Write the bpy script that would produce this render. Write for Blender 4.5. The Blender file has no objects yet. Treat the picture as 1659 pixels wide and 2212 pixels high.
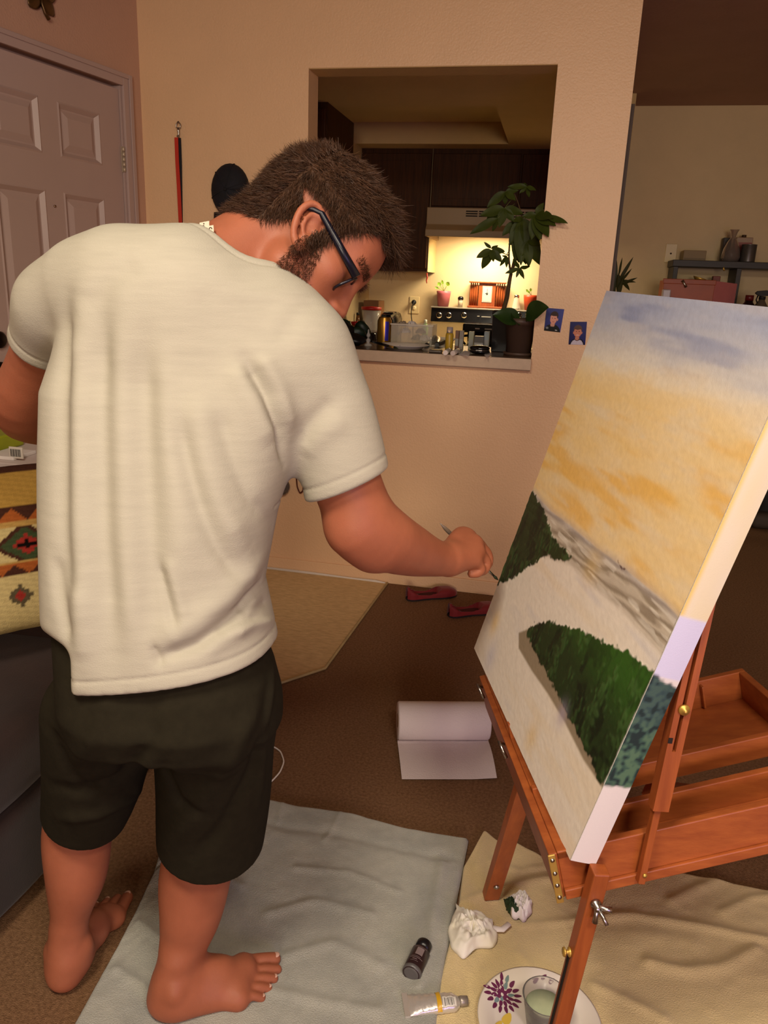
import bpy, bmesh, math, random
import numpy as np
from mathutils import Vector, Matrix
from mathutils.bvhtree import BVHTree

SC = bpy.context.scene
COL = SC.collection

# ------------------------------------------------------------------ camera
FPX, CX, CY = 1664.0, 829.5, 1106.0
def unit(v):
    v = np.array(v, float); return v/np.linalg.norm(v)
_D = unit([-224, 5631, FPX]); _X = -unit([-8294, -823, FPX]); _X = unit(_X-_D*_X.dot(_D)); _Z = -_D; _Y = np.cross(_Z, _X)
R = np.array([_X, _Y, _Z])                 # world = R @ (right, down, forward)
CAM = np.array([0.0, 0.0, 1.30])
cam = bpy.data.objects.new('camera', bpy.data.cameras.new('camera')); COL.objects.link(cam)
cam.data.sensor_fit = 'VERTICAL'; cam.data.sensor_height = 36.0; cam.data.lens = FPX/2212*36.0
cam.data.clip_start = 0.05; cam.data.clip_end = 50
_m = Matrix.Identity(4)
for i in range(3):
    _m[i][0] = R[i, 0]; _m[i][1] = -R[i, 1]; _m[i][2] = -R[i, 2]; _m[i][3] = CAM[i]
cam.matrix_world = _m
SC.camera = cam

# ------------------------------------------------------------------ world, lights, exposure
SC.view_settings.view_transform = 'Standard'
SC.view_settings.look = 'None'
SC.view_settings.exposure = 0.0
SC.view_settings.gamma = 1.0
SC.view_settings.use_curve_mapping = False
SC.cycles.max_bounces = 8
SC.cycles.diffuse_bounces = 4
SC.cycles.glossy_bounces = 4
SC.cycles.transmission_bounces = 8
SC.cycles.transparent_max_bounces = 8
SC.cycles.caustics_reflective = False
SC.cycles.caustics_refractive = False
SC.cycles.sample_clamp_indirect = 4.0
SC.cycles.use_denoising = True
W = bpy.data.worlds.new('world'); SC.world = W; W.use_nodes = True
W.node_tree.nodes['Background'].inputs[0].default_value = (0.05, 0.035, 0.025, 1)
W.node_tree.nodes['Background'].inputs[1].default_value = 0.3

def area_light(name, loc, target, size, power, color, size_y=None, shape='RECTANGLE'):
    l = bpy.data.lights.new(name, 'AREA'); l.energy = power; l.color = color
    l.shape = shape; l.size = size
    if size_y: l.size_y = size_y
    o = bpy.data.objects.new(name, l); COL.objects.link(o); o.location = loc
    o.rotation_euler = (Vector(target)-Vector(loc)).to_track_quat('-Z', 'Y').to_euler()
    return o
# the living-room lamp behind the camera, two added ceiling fills, and the television's bluish glow
area_light('living_room_lamp', (0.80, -4.7, 1.60), (-0.1, 2.2, 1.0), 1.3, 112, (1.0, 0.85, 0.66), 1.0)
area_light('ceiling_fill', (0.60, -0.30, 2.40), (0.45, 0.5, 0.0), 0.5, 36, (1.0, 0.87, 0.69), 0.5)
area_light('ceiling_fill', (-0.45, 0.0, 2.40), (-0.3, 0.5, 0.0), 0.5, 42, (1.0, 0.87, 0.69), 0.5)
area_light('television_glow', (1.35, -0.75, 0.85), (-0.3, 1.6, 0.8), 0.9, 10.0, (0.48, 0.40, 1.0), 0.5)
# lamp inside the range hood
area_light('range_hood_lamp', (-0.50, 5.28, 1.585), (-0.50, 5.42, 0.9), 0.30, 10.5, (1.0, 0.84, 0.56), 0.10)

# ------------------------------------------------------------------ photo point helpers (a pixel of the 1659x2212 frame and one known distance give a place)
def ray(x, y): return R @ np.array([(x-CX)/FPX, (y-CY)/FPX, 1.0])
def PZ(x, y, z=0.0): r = ray(x, y); return CAM+r*((z-CAM[2])/r[2])
def PY(x, y, Y): r = ray(x, y); return CAM+r*(Y/r[1])
def PX(x, y, X): r = ray(x, y); return CAM+r*(X/r[0])
def PD(x, y, d): return CAM+ray(x, y)*d
def project(P):
    c = (np.asarray(P)-CAM) @ R
    return CX+FPX*c[..., 0]/c[..., 2], CY+FPX*c[..., 1]/c[..., 2], c[..., 2]

# ------------------------------------------------------------------ materials
def lin(c):
    out = []
    for v in c[:3]:
        v = v/255.0; out.append(v/12.92 if v <= 0.04045 else ((v+0.055)/1.055)**2.4)
    return (out[0], out[1], out[2], 1.0)
MATS = {}
def mat(name, c, rough=0.6, metal=0.0, spec=0.5, var=0.08, vscale=6.0, stretch=(1, 1, 1), bump=0.0, bscale=150.0, bstretch=None,
        trans=0.0, ior=1.45, alpha=1.0, emit=None, estr=0.0, sheen=0.0, sss=0.0, coat=0.0, attr=None, c2=None):
    if name in MATS: return MATS[name]
    m = bpy.data.materials.new(name); m.use_nodes = True; nt = m.node_tree; N = nt.nodes; L = nt.links
    b = N['Principled BSDF']
    b.inputs['Roughness'].default_value = rough; b.inputs['Metallic'].default_value = metal
    b.inputs['Specular IOR Level'].default_value = spec; b.inputs['IOR'].default_value = ior
    b.inputs['Transmission Weight'].default_value = trans; b.inputs['Alpha'].default_value = alpha
    b.inputs['Sheen Weight'].default_value = sheen; b.inputs['Subsurface Weight'].default_value = sss
    b.inputs['Coat Weight'].default_value = coat
    if sss: b.inputs['Subsurface Radius'].default_value = (0.012, 0.004, 0.002); b.inputs['Subsurface Scale'].default_value = 1.0
    tc = N.new('ShaderNodeTexCoord')
    base = lin(c)
    if attr:
        a = N.new('ShaderNodeAttribute'); a.attribute_name = attr
        L.new(a.outputs['Color'], b.inputs['Base Color'])
    elif var > 0 or c2:
        mp = N.new('ShaderNodeMapping'); mp.inputs['Scale'].default_value = stretch; L.new(tc.outputs['Object'], mp.inputs[0])
        nz = N.new('ShaderNodeTexNoise'); nz.inputs['Scale'].default_value = vscale; nz.inputs['Detail'].default_value = 5; nz.inputs['Roughness'].default_value = 0.6
        L.new(mp.outputs[0], nz.inputs['Vector'])
        mr = N.new('ShaderNodeMapRange'); mr.inputs[1].default_value = 0.3; mr.inputs[2].default_value = 0.7; L.new(nz.outputs['Fac'], mr.inputs[0])
        mx = N.new('ShaderNodeMix'); mx.data_type = 'RGBA'; L.new(mr.outputs[0], mx.inputs['Factor'])
        if c2: A, B = base, lin(c2)
        else:
            A = tuple(x*(1-var) for x in base[:3])+(1,); B = tuple(min(1, x*(1+var)) for x in base[:3])+(1,)
        mx.inputs[6].default_value = A; mx.inputs[7].default_value = B
        L.new(mx.outputs[2], b.inputs['Base Color'])
    else: b.inputs['Base Color'].default_value = base
    if bump > 0:
        mp2 = N.new('ShaderNodeMapping'); mp2.inputs['Scale'].default_value = bstretch or (1, 1, 1); L.new(tc.outputs['Object'], mp2.inputs[0])
        n2 = N.new('ShaderNodeTexNoise'); n2.inputs['Scale'].default_value = bscale; n2.inputs['Detail'].default_value = 3; L.new(mp2.outputs[0], n2.inputs['Vector'])
        bp = N.new('ShaderNodeBump'); bp.inputs['Strength'].default_value = bump; bp.inputs['Distance'].default_value = 0.004
        L.new(n2.outputs['Fac'], bp.inputs['Height']); L.new(bp.outputs[0], b.inputs['Normal'])
    if emit:
        b.inputs['Emission Color'].default_value = lin(emit); b.inputs['Emission Strength'].default_value = estr
    MATS[name] = m; return m
def wood(name, c, c2, stretch, scale=4.0, rough=0.45, bump=0.08):
    return mat(name, c, rough=rough, c2=c2, vscale=scale, stretch=stretch, bump=bump, bscale=scale*6, bstretch=stretch)

# ------------------------------------------------------------------ mesh helpers
ORG = {}
def thing(name, label, cat, loc, group=None):
    o = bpy.data.objects.new(name, None); COL.objects.link(o); o.location = [float(v) for v in loc]
    o.empty_display_size = 0.05; o['label'] = label; o['category'] = cat
    if group: o['group'] = group
    ORG[o.name] = np.array(loc, float); return o
def tag(o, label, cat, group=None, kind=None):
    o['label'] = label; o['category'] = cat
    if group: o['group'] = group
    if kind: o['kind'] = kind
    return o
def org(o): return ORG.get(o.name, np.zeros(3)) if o is not None else np.zeros(3)

class MB:
    def __init__(s): s.v = []; s.f = []; s.sm = []
    def add(s, vs, fs, smooth=False):
        o = len(s.v); s.v += [tuple(float(c) for c in p) for p in vs]
        s.f += [tuple(i+o for i in f) for f in fs]; s.sm += [smooth]*len(fs); return s
    def hexa(s, P):                        # eight corners, 0-3 bottom ring, 4-7 top ring
        return s.add(P, [(3, 2, 1, 0), (4, 5, 6, 7), (0, 1, 5, 4), (1, 2, 6, 5), (2, 3, 7, 6), (3, 0, 4, 7)])
    def box(s, lo, hi, M=None, T=None):
        x0, y0, z0 = lo; x1, y1, z1 = hi
        P = np.array([(x0, y0, z0), (x1, y0, z0), (x1, y1, z0), (x0, y1, z0), (x0, y0, z1), (x1, y0, z1), (x1, y1, z1), (x0, y1, z1)], float)
        if M is not None: P = P @ np.asarray(M).T
        if T is not None: P = P+np.asarray(T)
        return s.hexa(P)
    def tube(s, pts, rad, n=10, caps=True, flat=None):   # rad scalar or list
        pts = np.array(pts, float); m = len(pts); rad = np.broadcast_to(np.asarray(rad, float), (m,))
        tg = np.gradient(pts, axis=0); tg /= np.linalg.norm(tg, axis=1)[:, None]+1e-12
        up = np.array([0, 0, 1.0])
        if abs(tg[0] @ up) > 0.9: up = np.array([1.0, 0, 0])
        a = np.cross(up, tg[0]); a /= np.linalg.norm(a); V = []
        for i in range(m):
            a = a-tg[i]*(a @ tg[i]); a /= np.linalg.norm(a); b = np.cross(tg[i], a)
            for k in range(n):
                t = 2*math.pi*k/n; V.append(pts[i]+rad[i]*(a*math.cos(t)+b*math.sin(t)*(flat or 1.0)))
        F = []
        for i in range(m-1):
            for k in range(n):
                k2 = (k+1) % n; F.append((i*n+k, i*n+k2, (i+1)*n+k2, (i+1)*n+k))
        s.add(V, F, True)
        if caps:
            o = len(s.v)-m*n
            s.f += [tuple(o+k for k in reversed(range(n))), tuple(o+(m-1)*n+k for k in range(n))]; s.sm += [False, False]
        return s
    def lathe(s, prof, n=24, axis=(0, 0, 1), at=(0, 0, 0), smooth=True, capb=True, capt=True, ref=None):   # prof: (radius, height)
        ax = unit(axis); h = np.array([1.0, 0, 0]) if abs(ax[0]) < 0.9 else np.array([0, 1.0, 0])
        if ref is not None: h = np.asarray(ref, float)
        a = unit(h-ax*(h @ ax)); b = np.cross(ax, a); at = np.array(at, float); V = []
        for r, z in prof:
            for k in range(n):
                t = 2*math.pi*k/n; V.append(at+ax*z+r*(a*math.cos(t)+b*math.sin(t)))
        F = []
        m = len(prof)
        for i in range(m-1):
            for k in range(n):
                k2 = (k+1) % n; F.append((i*n+k, i*n+k2, (i+1)*n+k2, (i+1)*n+k))
        s.add(V, F, smooth); o = len(s.v)-m*n
        if capb: s.f.append(tuple(o+k for k in reversed(range(n)))); s.sm.append(False)
        if capt: s.f.append(tuple(o+(m-1)*n+k for k in range(n))); s.sm.append(False)
        return s
    def ball(s, c, r, n=12, M=None):
        c = np.array(c, float); r = np.broadcast_to(np.asarray(r, float), (3,)); V = []; F = []; h = n//2
        for i in range(h+1):
            p = math.pi*i/h
            for k in range(n):
                t = 2*math.pi*k/n; q = np.array([r[0]*math.sin(p)*math.cos(t), r[1]*math.sin(p)*math.sin(t), -r[2]*math.cos(p)])
                if M is not None: q = np.asarray(M) @ q
                V.append(c+q)
        for i in range(h):
            for k in range(n):
                k2 = (k+1) % n; F.append((i*n+k, i*n+k2, (i+1)*n+k2, (i+1)*n+k))
        return s.add(V, F, True)
    def prism(s, poly, d):                # polygon (3-D points in a plane) extruded by vector d
        n = len(poly); poly = [np.array(p, float) for p in poly]; d = np.array(d, float)
        return s.add(poly+[p+d for p in poly], [tuple(reversed(range(n))), tuple(range(n, 2*n))]+[(k, (k+1) % n, n+(k+1) % n, n+k) for k in range(n)])
    def grid(s, P, smooth=True, flip=False):   # P[i][j] points
        P = np.asarray(P, float); a, b = P.shape[:2]; F = []
        for i in range(a-1):
            for j in range(b-1):
                q = (i*b+j, i*b+j+1, (i+1)*b+j+1, (i+1)*b+j); F.append(q[::-1] if flip else q)
        return s.add(P.reshape(-1, 3), F, smooth)
    def build(s, name, m, parent=None, bevel=0.0, seg=2, kind=None, normals=True):
        o0 = org(parent)
        me = bpy.data.meshes.new(name); me.from_pydata([tuple(np.array(p)-o0) for p in s.v], [], s.f)
        me.polygons.foreach_set('use_smooth', s.sm)
        if normals:
            bm = bmesh.new(); bm.from_mesh(me); bmesh.ops.recalc_face_normals(bm, faces=bm.faces); bm.to_mesh(me); bm.free()
        me.materials.append(m); me.update()
        o = bpy.data.objects.new(name, me); COL.objects.link(o)
        if parent is not None: o.parent = parent
        ORG[o.name] = o0
        if bevel > 0:
            md = o.modifiers.new('bevel', 'BEVEL'); md.width = bevel; md.segments = seg; md.limit_method = 'ANGLE'; md.angle_limit = 0.6
            md.harden_normals = False
        if kind: o['kind'] = kind
        return o
def struct(name, mb, m, parent=None, **k):
    o = mb.build(name, m, parent, **k)
    if parent is None: o['kind'] = 'structure'
    return o
def raw_mesh(name, V, F, m, parent=None, smooth=True, attr=None):
    """numpy arrays straight to a mesh; F is (n,4) or (n,3)"""
    o0 = org(parent); V = np.asarray(V, np.float32)-o0.astype(np.float32); F = np.asarray(F, np.int32); k = F.shape[1]
    me = bpy.data.meshes.new(name); me.vertices.add(len(V)); me.vertices.foreach_set('co', V.ravel())
    me.loops.add(F.size); me.loops.foreach_set('vertex_index', F.ravel())
    me.polygons.add(len(F)); me.polygons.foreach_set('loop_start', np.arange(0, F.size, k, dtype=np.int32))
    me.polygons.foreach_set('loop_total', np.full(len(F), k, np.int32))
    me.update(calc_edges=True); me.validate()
    me.polygons.foreach_set('use_smooth', np.full(len(me.polygons), smooth))
    if attr is not None:
        ca = me.color_attributes.new('paint', 'FLOAT_COLOR', 'POINT'); ca.data.foreach_set('color', np.asarray(attr, np.float32).ravel())
    me.materials.append(m)
    o = bpy.data.objects.new(name, me); COL.objects.link(o)
    if parent is not None: o.parent = parent
    ORG[o.name] = o0; return o
def noise2(shape, cells, seed):
    """smooth value noise on a grid, 0..1"""
    rg = np.random.RandomState(seed); g = rg.rand(cells[0]+3, cells[1]+3)
    y = np.linspace(0, cells[0], shape[0]); x = np.linspace(0, cells[1], shape[1])
    iy = y.astype(int); ix = x.astype(int); fy = y-iy; fx = x-ix; fy = (fy*fy*(3-2*fy))[:, None]; fx = (fx*fx*(3-2*fx))[None]
    a = g[np.ix_(iy, ix)]; b = g[np.ix_(iy, ix+1)]; c = g[np.ix_(iy+1, ix)]; d = g[np.ix_(iy+1, ix+1)]
    return (a*(1-fx)+b*fx)*(1-fy)+(c*(1-fx)+d*fx)*fy
# ------------------------------------------------------------------ the room
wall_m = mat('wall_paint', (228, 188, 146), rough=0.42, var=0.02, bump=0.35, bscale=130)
wall_k = mat('kitchen_wall_paint', (208, 182, 138), rough=0.6, var=0.03, bump=0.15, bscale=130)
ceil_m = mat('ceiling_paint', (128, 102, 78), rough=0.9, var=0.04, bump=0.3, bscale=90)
white_m = mat('white_door_paint', (182, 158, 152), rough=0.38, var=0.02, bump=0.05, bscale=60)
trim_m = mat('white_trim_paint', (190, 175, 166), rough=0.4, var=0.02)
carpet_m = mat('brown_carpet', (146, 110, 80), rough=1.0, spec=0.1, c2=(108, 78, 54), vscale=140, bump=1.0, bscale=420)
vinyl_m = mat('beige_entry_floor', (214, 182, 134), rough=0.8, spec=0.2, c2=(186, 156, 112), vscale=30, stretch=(1, 3, 1), bump=0.4, bscale=260)
YW = 3.21                                   # front face of the wall with the pass-through
YB = 5.55                                   # far wall of kitchen and dining area
ZC = 2.43
OXL, OXR, OZT = -1.038, -0.089, 2.094       # pass-through opening
WE = 0.185                                  # right end of that wall
WT = 0.125
CXL = -1.757                                # corner with the door wall
struct('floor', MB().box((-4.2, -5.6, -0.05), (4.2, YB, 0.0)), carpet_m)
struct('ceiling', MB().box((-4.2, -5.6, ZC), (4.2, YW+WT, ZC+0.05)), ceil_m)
ZK = 2.13                                   # dropped kitchen ceiling with a recessed light well
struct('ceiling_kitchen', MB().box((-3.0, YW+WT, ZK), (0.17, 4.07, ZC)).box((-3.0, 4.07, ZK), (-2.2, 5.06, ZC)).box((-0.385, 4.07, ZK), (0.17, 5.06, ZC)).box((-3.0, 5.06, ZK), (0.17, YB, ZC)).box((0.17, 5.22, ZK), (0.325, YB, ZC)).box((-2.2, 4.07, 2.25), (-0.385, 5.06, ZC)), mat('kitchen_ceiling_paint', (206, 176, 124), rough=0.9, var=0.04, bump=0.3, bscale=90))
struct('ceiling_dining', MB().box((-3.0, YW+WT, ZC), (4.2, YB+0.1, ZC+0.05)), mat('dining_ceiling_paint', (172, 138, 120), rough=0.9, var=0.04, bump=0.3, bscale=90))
wb = MB()
wb.box((CXL-0.3, YW, 0), (OXL, YW+WT, ZC)); wb.box((OXR, YW, 0), (WE, YW+WT, ZC))
wb.box((OXL, YW, OZT), (OXR, YW+WT, ZC)); wb.box((OXL, YW, 0), (OXR, YW+WT, 0.985))
struct('wall_back', wb, wall_m)
struct('wall_kitchen_back', MB().box((-3.0, YB, 0), (4.2, YB+0.1, ZC)), wall_k)
struct('wall_right', MB().box((2.6, -5.6, 0), (2.7, YB, ZC)), wall_m)
struct('wall_front', MB().box((-4.2, -5.6, 0), (4.2, -5.5, ZC)), wall_m)

# door wall, at a slight angle to the wall with the pass-through
_dw = math.radians(10.8)
DW = np.array([[-math.sin(_dw), math.cos(_dw), 0], [-math.cos(_dw), -math.sin(_dw), 0], [0, 0, 1.0]])   # columns: along (towards the camera), into the room, up
DO = np.array([CXL, YW, 0])
def dw(t, nn, z): return DO+DW @ np.array([t, nn, z])
DT0, DT1, DZ = 0.125, 0.872, 2.005
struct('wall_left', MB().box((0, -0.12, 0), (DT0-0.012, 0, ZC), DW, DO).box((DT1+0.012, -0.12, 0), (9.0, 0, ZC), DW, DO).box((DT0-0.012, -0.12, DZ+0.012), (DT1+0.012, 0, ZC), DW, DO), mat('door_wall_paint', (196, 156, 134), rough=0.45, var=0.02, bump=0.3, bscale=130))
struct('lintel_shade_plate', MB().box((OXL, YW+0.004, OZT-0.002), (OXR, YW+WT, OZT)), MATS['kitchen_ceiling_paint'])  # thin plate darker than the wall: shade of the lintel's underside put into colour
struct('wall_behind_door', MB().box((0, -0.32, 0), (1.2, -0.30, ZC), DW, DO), mat('dark_gap', (40, 30, 24), rough=0.9))
# casing
cz = MB()
for (t0, t1, z0, z1) in ((DT0-0.060, DT0-0.010, 0, DZ+0.055), (DT1+0.010, DT1+0.060, 0, DZ+0.055), (DT0-0.010, DT1+0.010, DZ+0.010, DZ+0.055)):
    cz.box((t0, 0.0, z0), (t1, 0.012, z1), DW, DO)
for (t0, t1, z0, z1) in ((DT0-0.060, DT0-0.040, 0, DZ+0.055), (DT1+0.040, DT1+0.060, 0, DZ+0.055), (DT0-0.040, DT1+0.040, DZ+0.038, DZ+0.055)):
    cz.box((t0, 0.012, z0), (t1, 0.017, z1), DW, DO)
struct('trim_1', cz, white_m, bevel=0.003)
struct('trim_2', MB().box((DT0-0.012, -0.12, 0), (DT0-0.003, 0.0, DZ+0.010), DW, DO).box((DT1+0.003, -0.12, 0), (DT1+0.012, 0.0, DZ+0.010), DW, DO).box((DT0-0.012, -0.12, DZ+0.006), (DT1+0.012, -0.045, DZ+0.012), DW, DO), white_m)
# six-panel door: slab, rails and stiles, raised panels
door = bpy.data.objects.new('door_1', None); COL.objects.link(door); door.location = dw(DT0, 0, 0); door['kind'] = 'structure'; ORG['door_1'] = dw(DT0, 0, 0)
cols = ((0.238, 0.452), (0.538, 0.757)); rows = ((0.255, 0.735), (0.90, 1.585), (1.705, 1.892))
fr = MB().box((DT0, -0.045, 0.008), (DT1, -0.020, DZ-0.004), DW, DO)
ts = [DT0, cols[0][0], cols[0][1], cols[1][0], cols[1][1], DT1]
for i in (0, 2, 4): fr.box((ts[i], -0.020, 0.008), (ts[i+1], -0.008, DZ-0.004), DW, DO)
zs = [0.008, rows[0][0], rows[0][1], rows[1][0], rows[1][1], rows[2][0], rows[2][1], DZ-0.004]
for (a, b) in ((1, 2), (3, 4)):
    for i in (0, 2, 4, 6): fr.box((ts[a], -0.020, zs[i]), (ts[b], -0.008, zs[i+1]), DW, DO)
fr.build('door_leaf', white_m, door)
for (a, b) in cols:
    for (c, d) in rows:
        ring = lambda o, n_: [dw(a+o, n_, c+o), dw(b-o, n_, c+o), dw(b-o, n_, d-o), dw(a+o, n_, d-o)]
        P = ring(0, -0.008)+ring(0.006, -0.005)+ring(0.020, -0.019)+ring(0.026, -0.019)+ring(0.048, -0.009)
        F = [tuple(4*k+i for i in (0, 1))+tuple(4*(k+1)+i for i in (1, 0)) for k in range(0)]
        for k in range(4):
            for i in range(4): F.append((4*k+i, 4*k+(i+1) % 4, 4*k+4+(i+1) % 4, 4*k+4+i))
        F.append((16, 17, 18, 19)); MB().add(P, F).build('panel', white_m, door)
hinge_m = mat('painted_hinge', (190, 172, 150), rough=0.35, metal=0.3, var=0.03)
for z in (0.25, 1.02, 1.745):
    hb = MB().box((DT0-0.010, -0.006, z-0.048), (DT0+0.004, -0.002, z+0.048), DW, DO).build('hinge', hinge_m, door)
    for k in range(5): MB().lathe([(0.0052, -0.0085), (0.0058, 0), (0.0052, 0.0085)], 10, (0, 0, 1), dw(DT0-0.002, 0.002, z-0.038+0.019*k)).build('knuckle', hinge_m, hb)
knob_m = mat('dark_bronze', (34, 26, 22), rough=0.3, metal=0.8, var=0.05)
kn = MB().lathe([(0.030, -0.010), (0.030, 0.0), (0.012, 0.006), (0.012, 0.030), (0.027, 0.040), (0.030, 0.052), (0.024, 0.066), (0.0, 0.070)], 24, DW[:, 1], dw(DT1-0.060, 0, 0.955)).build('door_knob', knob_m, door)
MB().lathe([(0.030, -0.010), (0.029, 0.008), (0.022, 0.014), (0.0, 0.016)], 24, DW[:, 1], dw(DT1-0.060, 0, 1.062)).build('deadbolt', knob_m, door)
MB().lathe([(0.0045, -0.010), (0.0045, -0.004), (0.0, -0.003)], 12, DW[:, 1], dw(0.500, 0, 1.531)).build('peephole', mat('peephole_metal', (150, 120, 100), rough=0.3, metal=0.9), door)
# baseboards and pass-through jamb edge
struct('baseboard_back', MB().box((CXL, YW-0.010, 0), (WE, YW, 0.062)), wall_m, bevel=0.002)
struct('baseboard_left', MB().box((0, 0, 0), (DT0-0.06, 0.010, 0.062), DW, DO).box((DT1+0.06, 0, 0), (4.0, 0.010, 0.062), DW, DO), trim_m)
struct('baseboard_far', MB().box((0.32, YB-0.010, 0), (2.6, YB, 0.07)), trim_m)
struct('trim_3', MB().box((WE, YW+0.045, 0), (WE+0.016, YW+WT, 1.97)), mat('dark_door_stop', (62, 42, 30), rough=0.6))
# entry floor patch with metal-edged border
ep = [PZ(835, 1262)[:2], PZ(700, 1447)[:2], PZ(600, 1480)[:2], (-1.30, 2.02), (-1.9, 2.05), (CXL-0.02, YW-0.012), (PZ(835, 1262)[0], YW-0.012)]
struct('floor_entry', MB().prism([(x, y, 0.0) for x, y in ep], (0, 0, 0.006)), vinyl_m)
edge_m = mat('floor_edge_strip', (170, 148, 104), rough=0.6, var=0.15, vscale=20)
struct('trim_4', MB().tube([(ep[0][0]+0.003, YW-0.02, 0.004), (ep[0][0]+0.003, ep[0][1], 0.006), (ep[1][0]+0.003, ep[1][1], 0.006), (ep[2][0], ep[2][1]-0.003, 0.006), (-1.30, 2.017, 0.006)], 0.005, 8), edge_m)
struct('trim_5', MB().tube([(-1.5, YW-0.016, 0.008), (-1.0, YW-0.018, 0.009), (-0.80, YW-0.020, 0.007), (-0.69, YW-0.022, 0.008), (-0.645, YW-0.026, 0.006)], [0.006, 0.007, 0.005, 0.007, 0.004], 8), mat('caulk_white', (214, 202, 188), rough=0.7))
# ------------------------------------------------------------------ soft-body surfaces: signed distance primitives meshed on one lattice
def smin(a, b, k):
    h = np.maximum(k-np.abs(a-b), 0)/k
    return np.minimum(a, b)-h*h*k*0.25
def cone_d(P, a, b, ra, rb):               # exact distance to a round cone
    ba = b-a; L = np.linalg.norm(ba)+1e-9; u = ba/L; pa = P-a; x = pa @ u; perp = np.sqrt(np.maximum((pa*pa).sum(-1)-x*x, 0)); q = np.clip((rb-ra)/L, -0.95, 0.95)
    h = np.clip((x+q*perp/math.sqrt(1-q*q))/L, 0, 1)
    return np.sqrt(perp**2+(x-h*L)**2)-(ra+(rb-ra)*h)
class Cap:                                 # tapered capsule
    def __init__(s, a, b, ra, rb, k=0.02, op='u'):
        s.a = np.array(a, float); s.b = np.array(b, float); s.ra = ra; s.rb = rb; s.k = k; s.op = op
        s.c = (s.a+s.b)/2; s.R = np.linalg.norm(s.b-s.a)/2+max(ra, rb)
    def d(s, P):
        return cone_d(P, s.a, s.b, s.ra, s.rb)
class Ell:                                 # ellipsoid with frame rows M
    def __init__(s, c, r, M=None, k=0.02, op='u'):
        s.c = np.array(c, float); s.r = np.array(r, float); s.M = np.eye(3) if M is None else np.array(M, float); s.k = k; s.op = op; s.R = max(r)
    def d(s, P):
        q = (P-s.c) @ s.M.T; k0 = np.linalg.norm(q/s.r, axis=-1); k1 = np.linalg.norm(q/s.r**2, axis=-1)+1e-9
        return k0*(k0-1)/k1
class Loft:                                # stack of super-ellipses along z
    def __init__(s, rows, e=2.4, yaw=0.0, k=0.04, off=0.0, op='u'):
        s.rows = np.array(rows, float); s.e = e; s.yaw = yaw; s.k = k; s.off = off; s.op = op
        z0, z1 = s.rows[0, 0], s.rows[-1, 0]; s.c = np.array([s.rows[:, 1].mean(), s.rows[:, 2].mean(), (z0+z1)/2]); s.R = (z1-z0)/2+0.28
    def d(s, P):
        r = s.rows; z = P[..., 2]; zc = np.clip(z, r[0, 0], r[-1, 0])
        cx, cy, a, b = [np.interp(zc, r[:, 0], r[:, i]) for i in (1, 2, 3, 4)]
        a = a+s.off; b = b+s.off
        x = P[..., 0]-cx; y = P[..., 1]-cy; c_, s_ = math.cos(s.yaw), math.sin(s.yaw)
        x, y = x*c_+y*s_, -x*s_+y*c_
        ax, ay = np.abs(x/a), np.abs(y/b); g = (ax**s.e+ay**s.e)**(1/s.e)+1e-9
        rad = np.sqrt(x*x+y*y)+1e-9
        d = rad*(1-1/g)                     # distance along the ray from the axis
        dz = np.abs(z-zc)
        return np.where(dz > 0, np.sqrt(np.maximum(d, 0)**2+dz**2)+np.minimum(d, 0)*0, d)
class Half:                                # cutting half-space (keeps the side n points away from)
    def __init__(s, p, nrm, k=0.004): s.p = np.array(p, float); s.n = unit(nrm); s.k = k; s.op = 'i'; s.c = s.p; s.R = 1e9
    def d(s, P): return (P-s.p) @ s.n
class Corner:                              # wedge below one plane and beside another, subtracted
    def __init__(s, pa, na, pb, nb, k=0.006): s.pa, s.na, s.pb, s.nb = pa, unit(na), pb, unit(nb); s.k = k; s.op = 's'; s.c = pa; s.R = 0.3
    def d(s, P): return -smin(-((P-s.pa) @ s.na), -((P-s.pb) @ s.nb), 0.012)
def field(prims, P, cells_c=None, cell_r=0.0):
    """P: (N,m,3) sample points grouped by lattice cell; cells_c centres for culling"""
    D = np.full(P.shape[:-1], 0.06)
    for p in prims:
        near = np.linalg.norm(cells_c-p.c, axis=-1) < p.R+cell_r+0.07
        if not near.any(): continue
        Q = P[near]; v = p.d(Q); o = D[near]
        if p.op == 'u': D[near] = smin(o, v, p.k)
        elif p.op == 's': D[near] = -smin(-o, v, p.k)
        elif p.op == 'i': D[near] = -smin(-o, -v, p.k)
    return D
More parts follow.
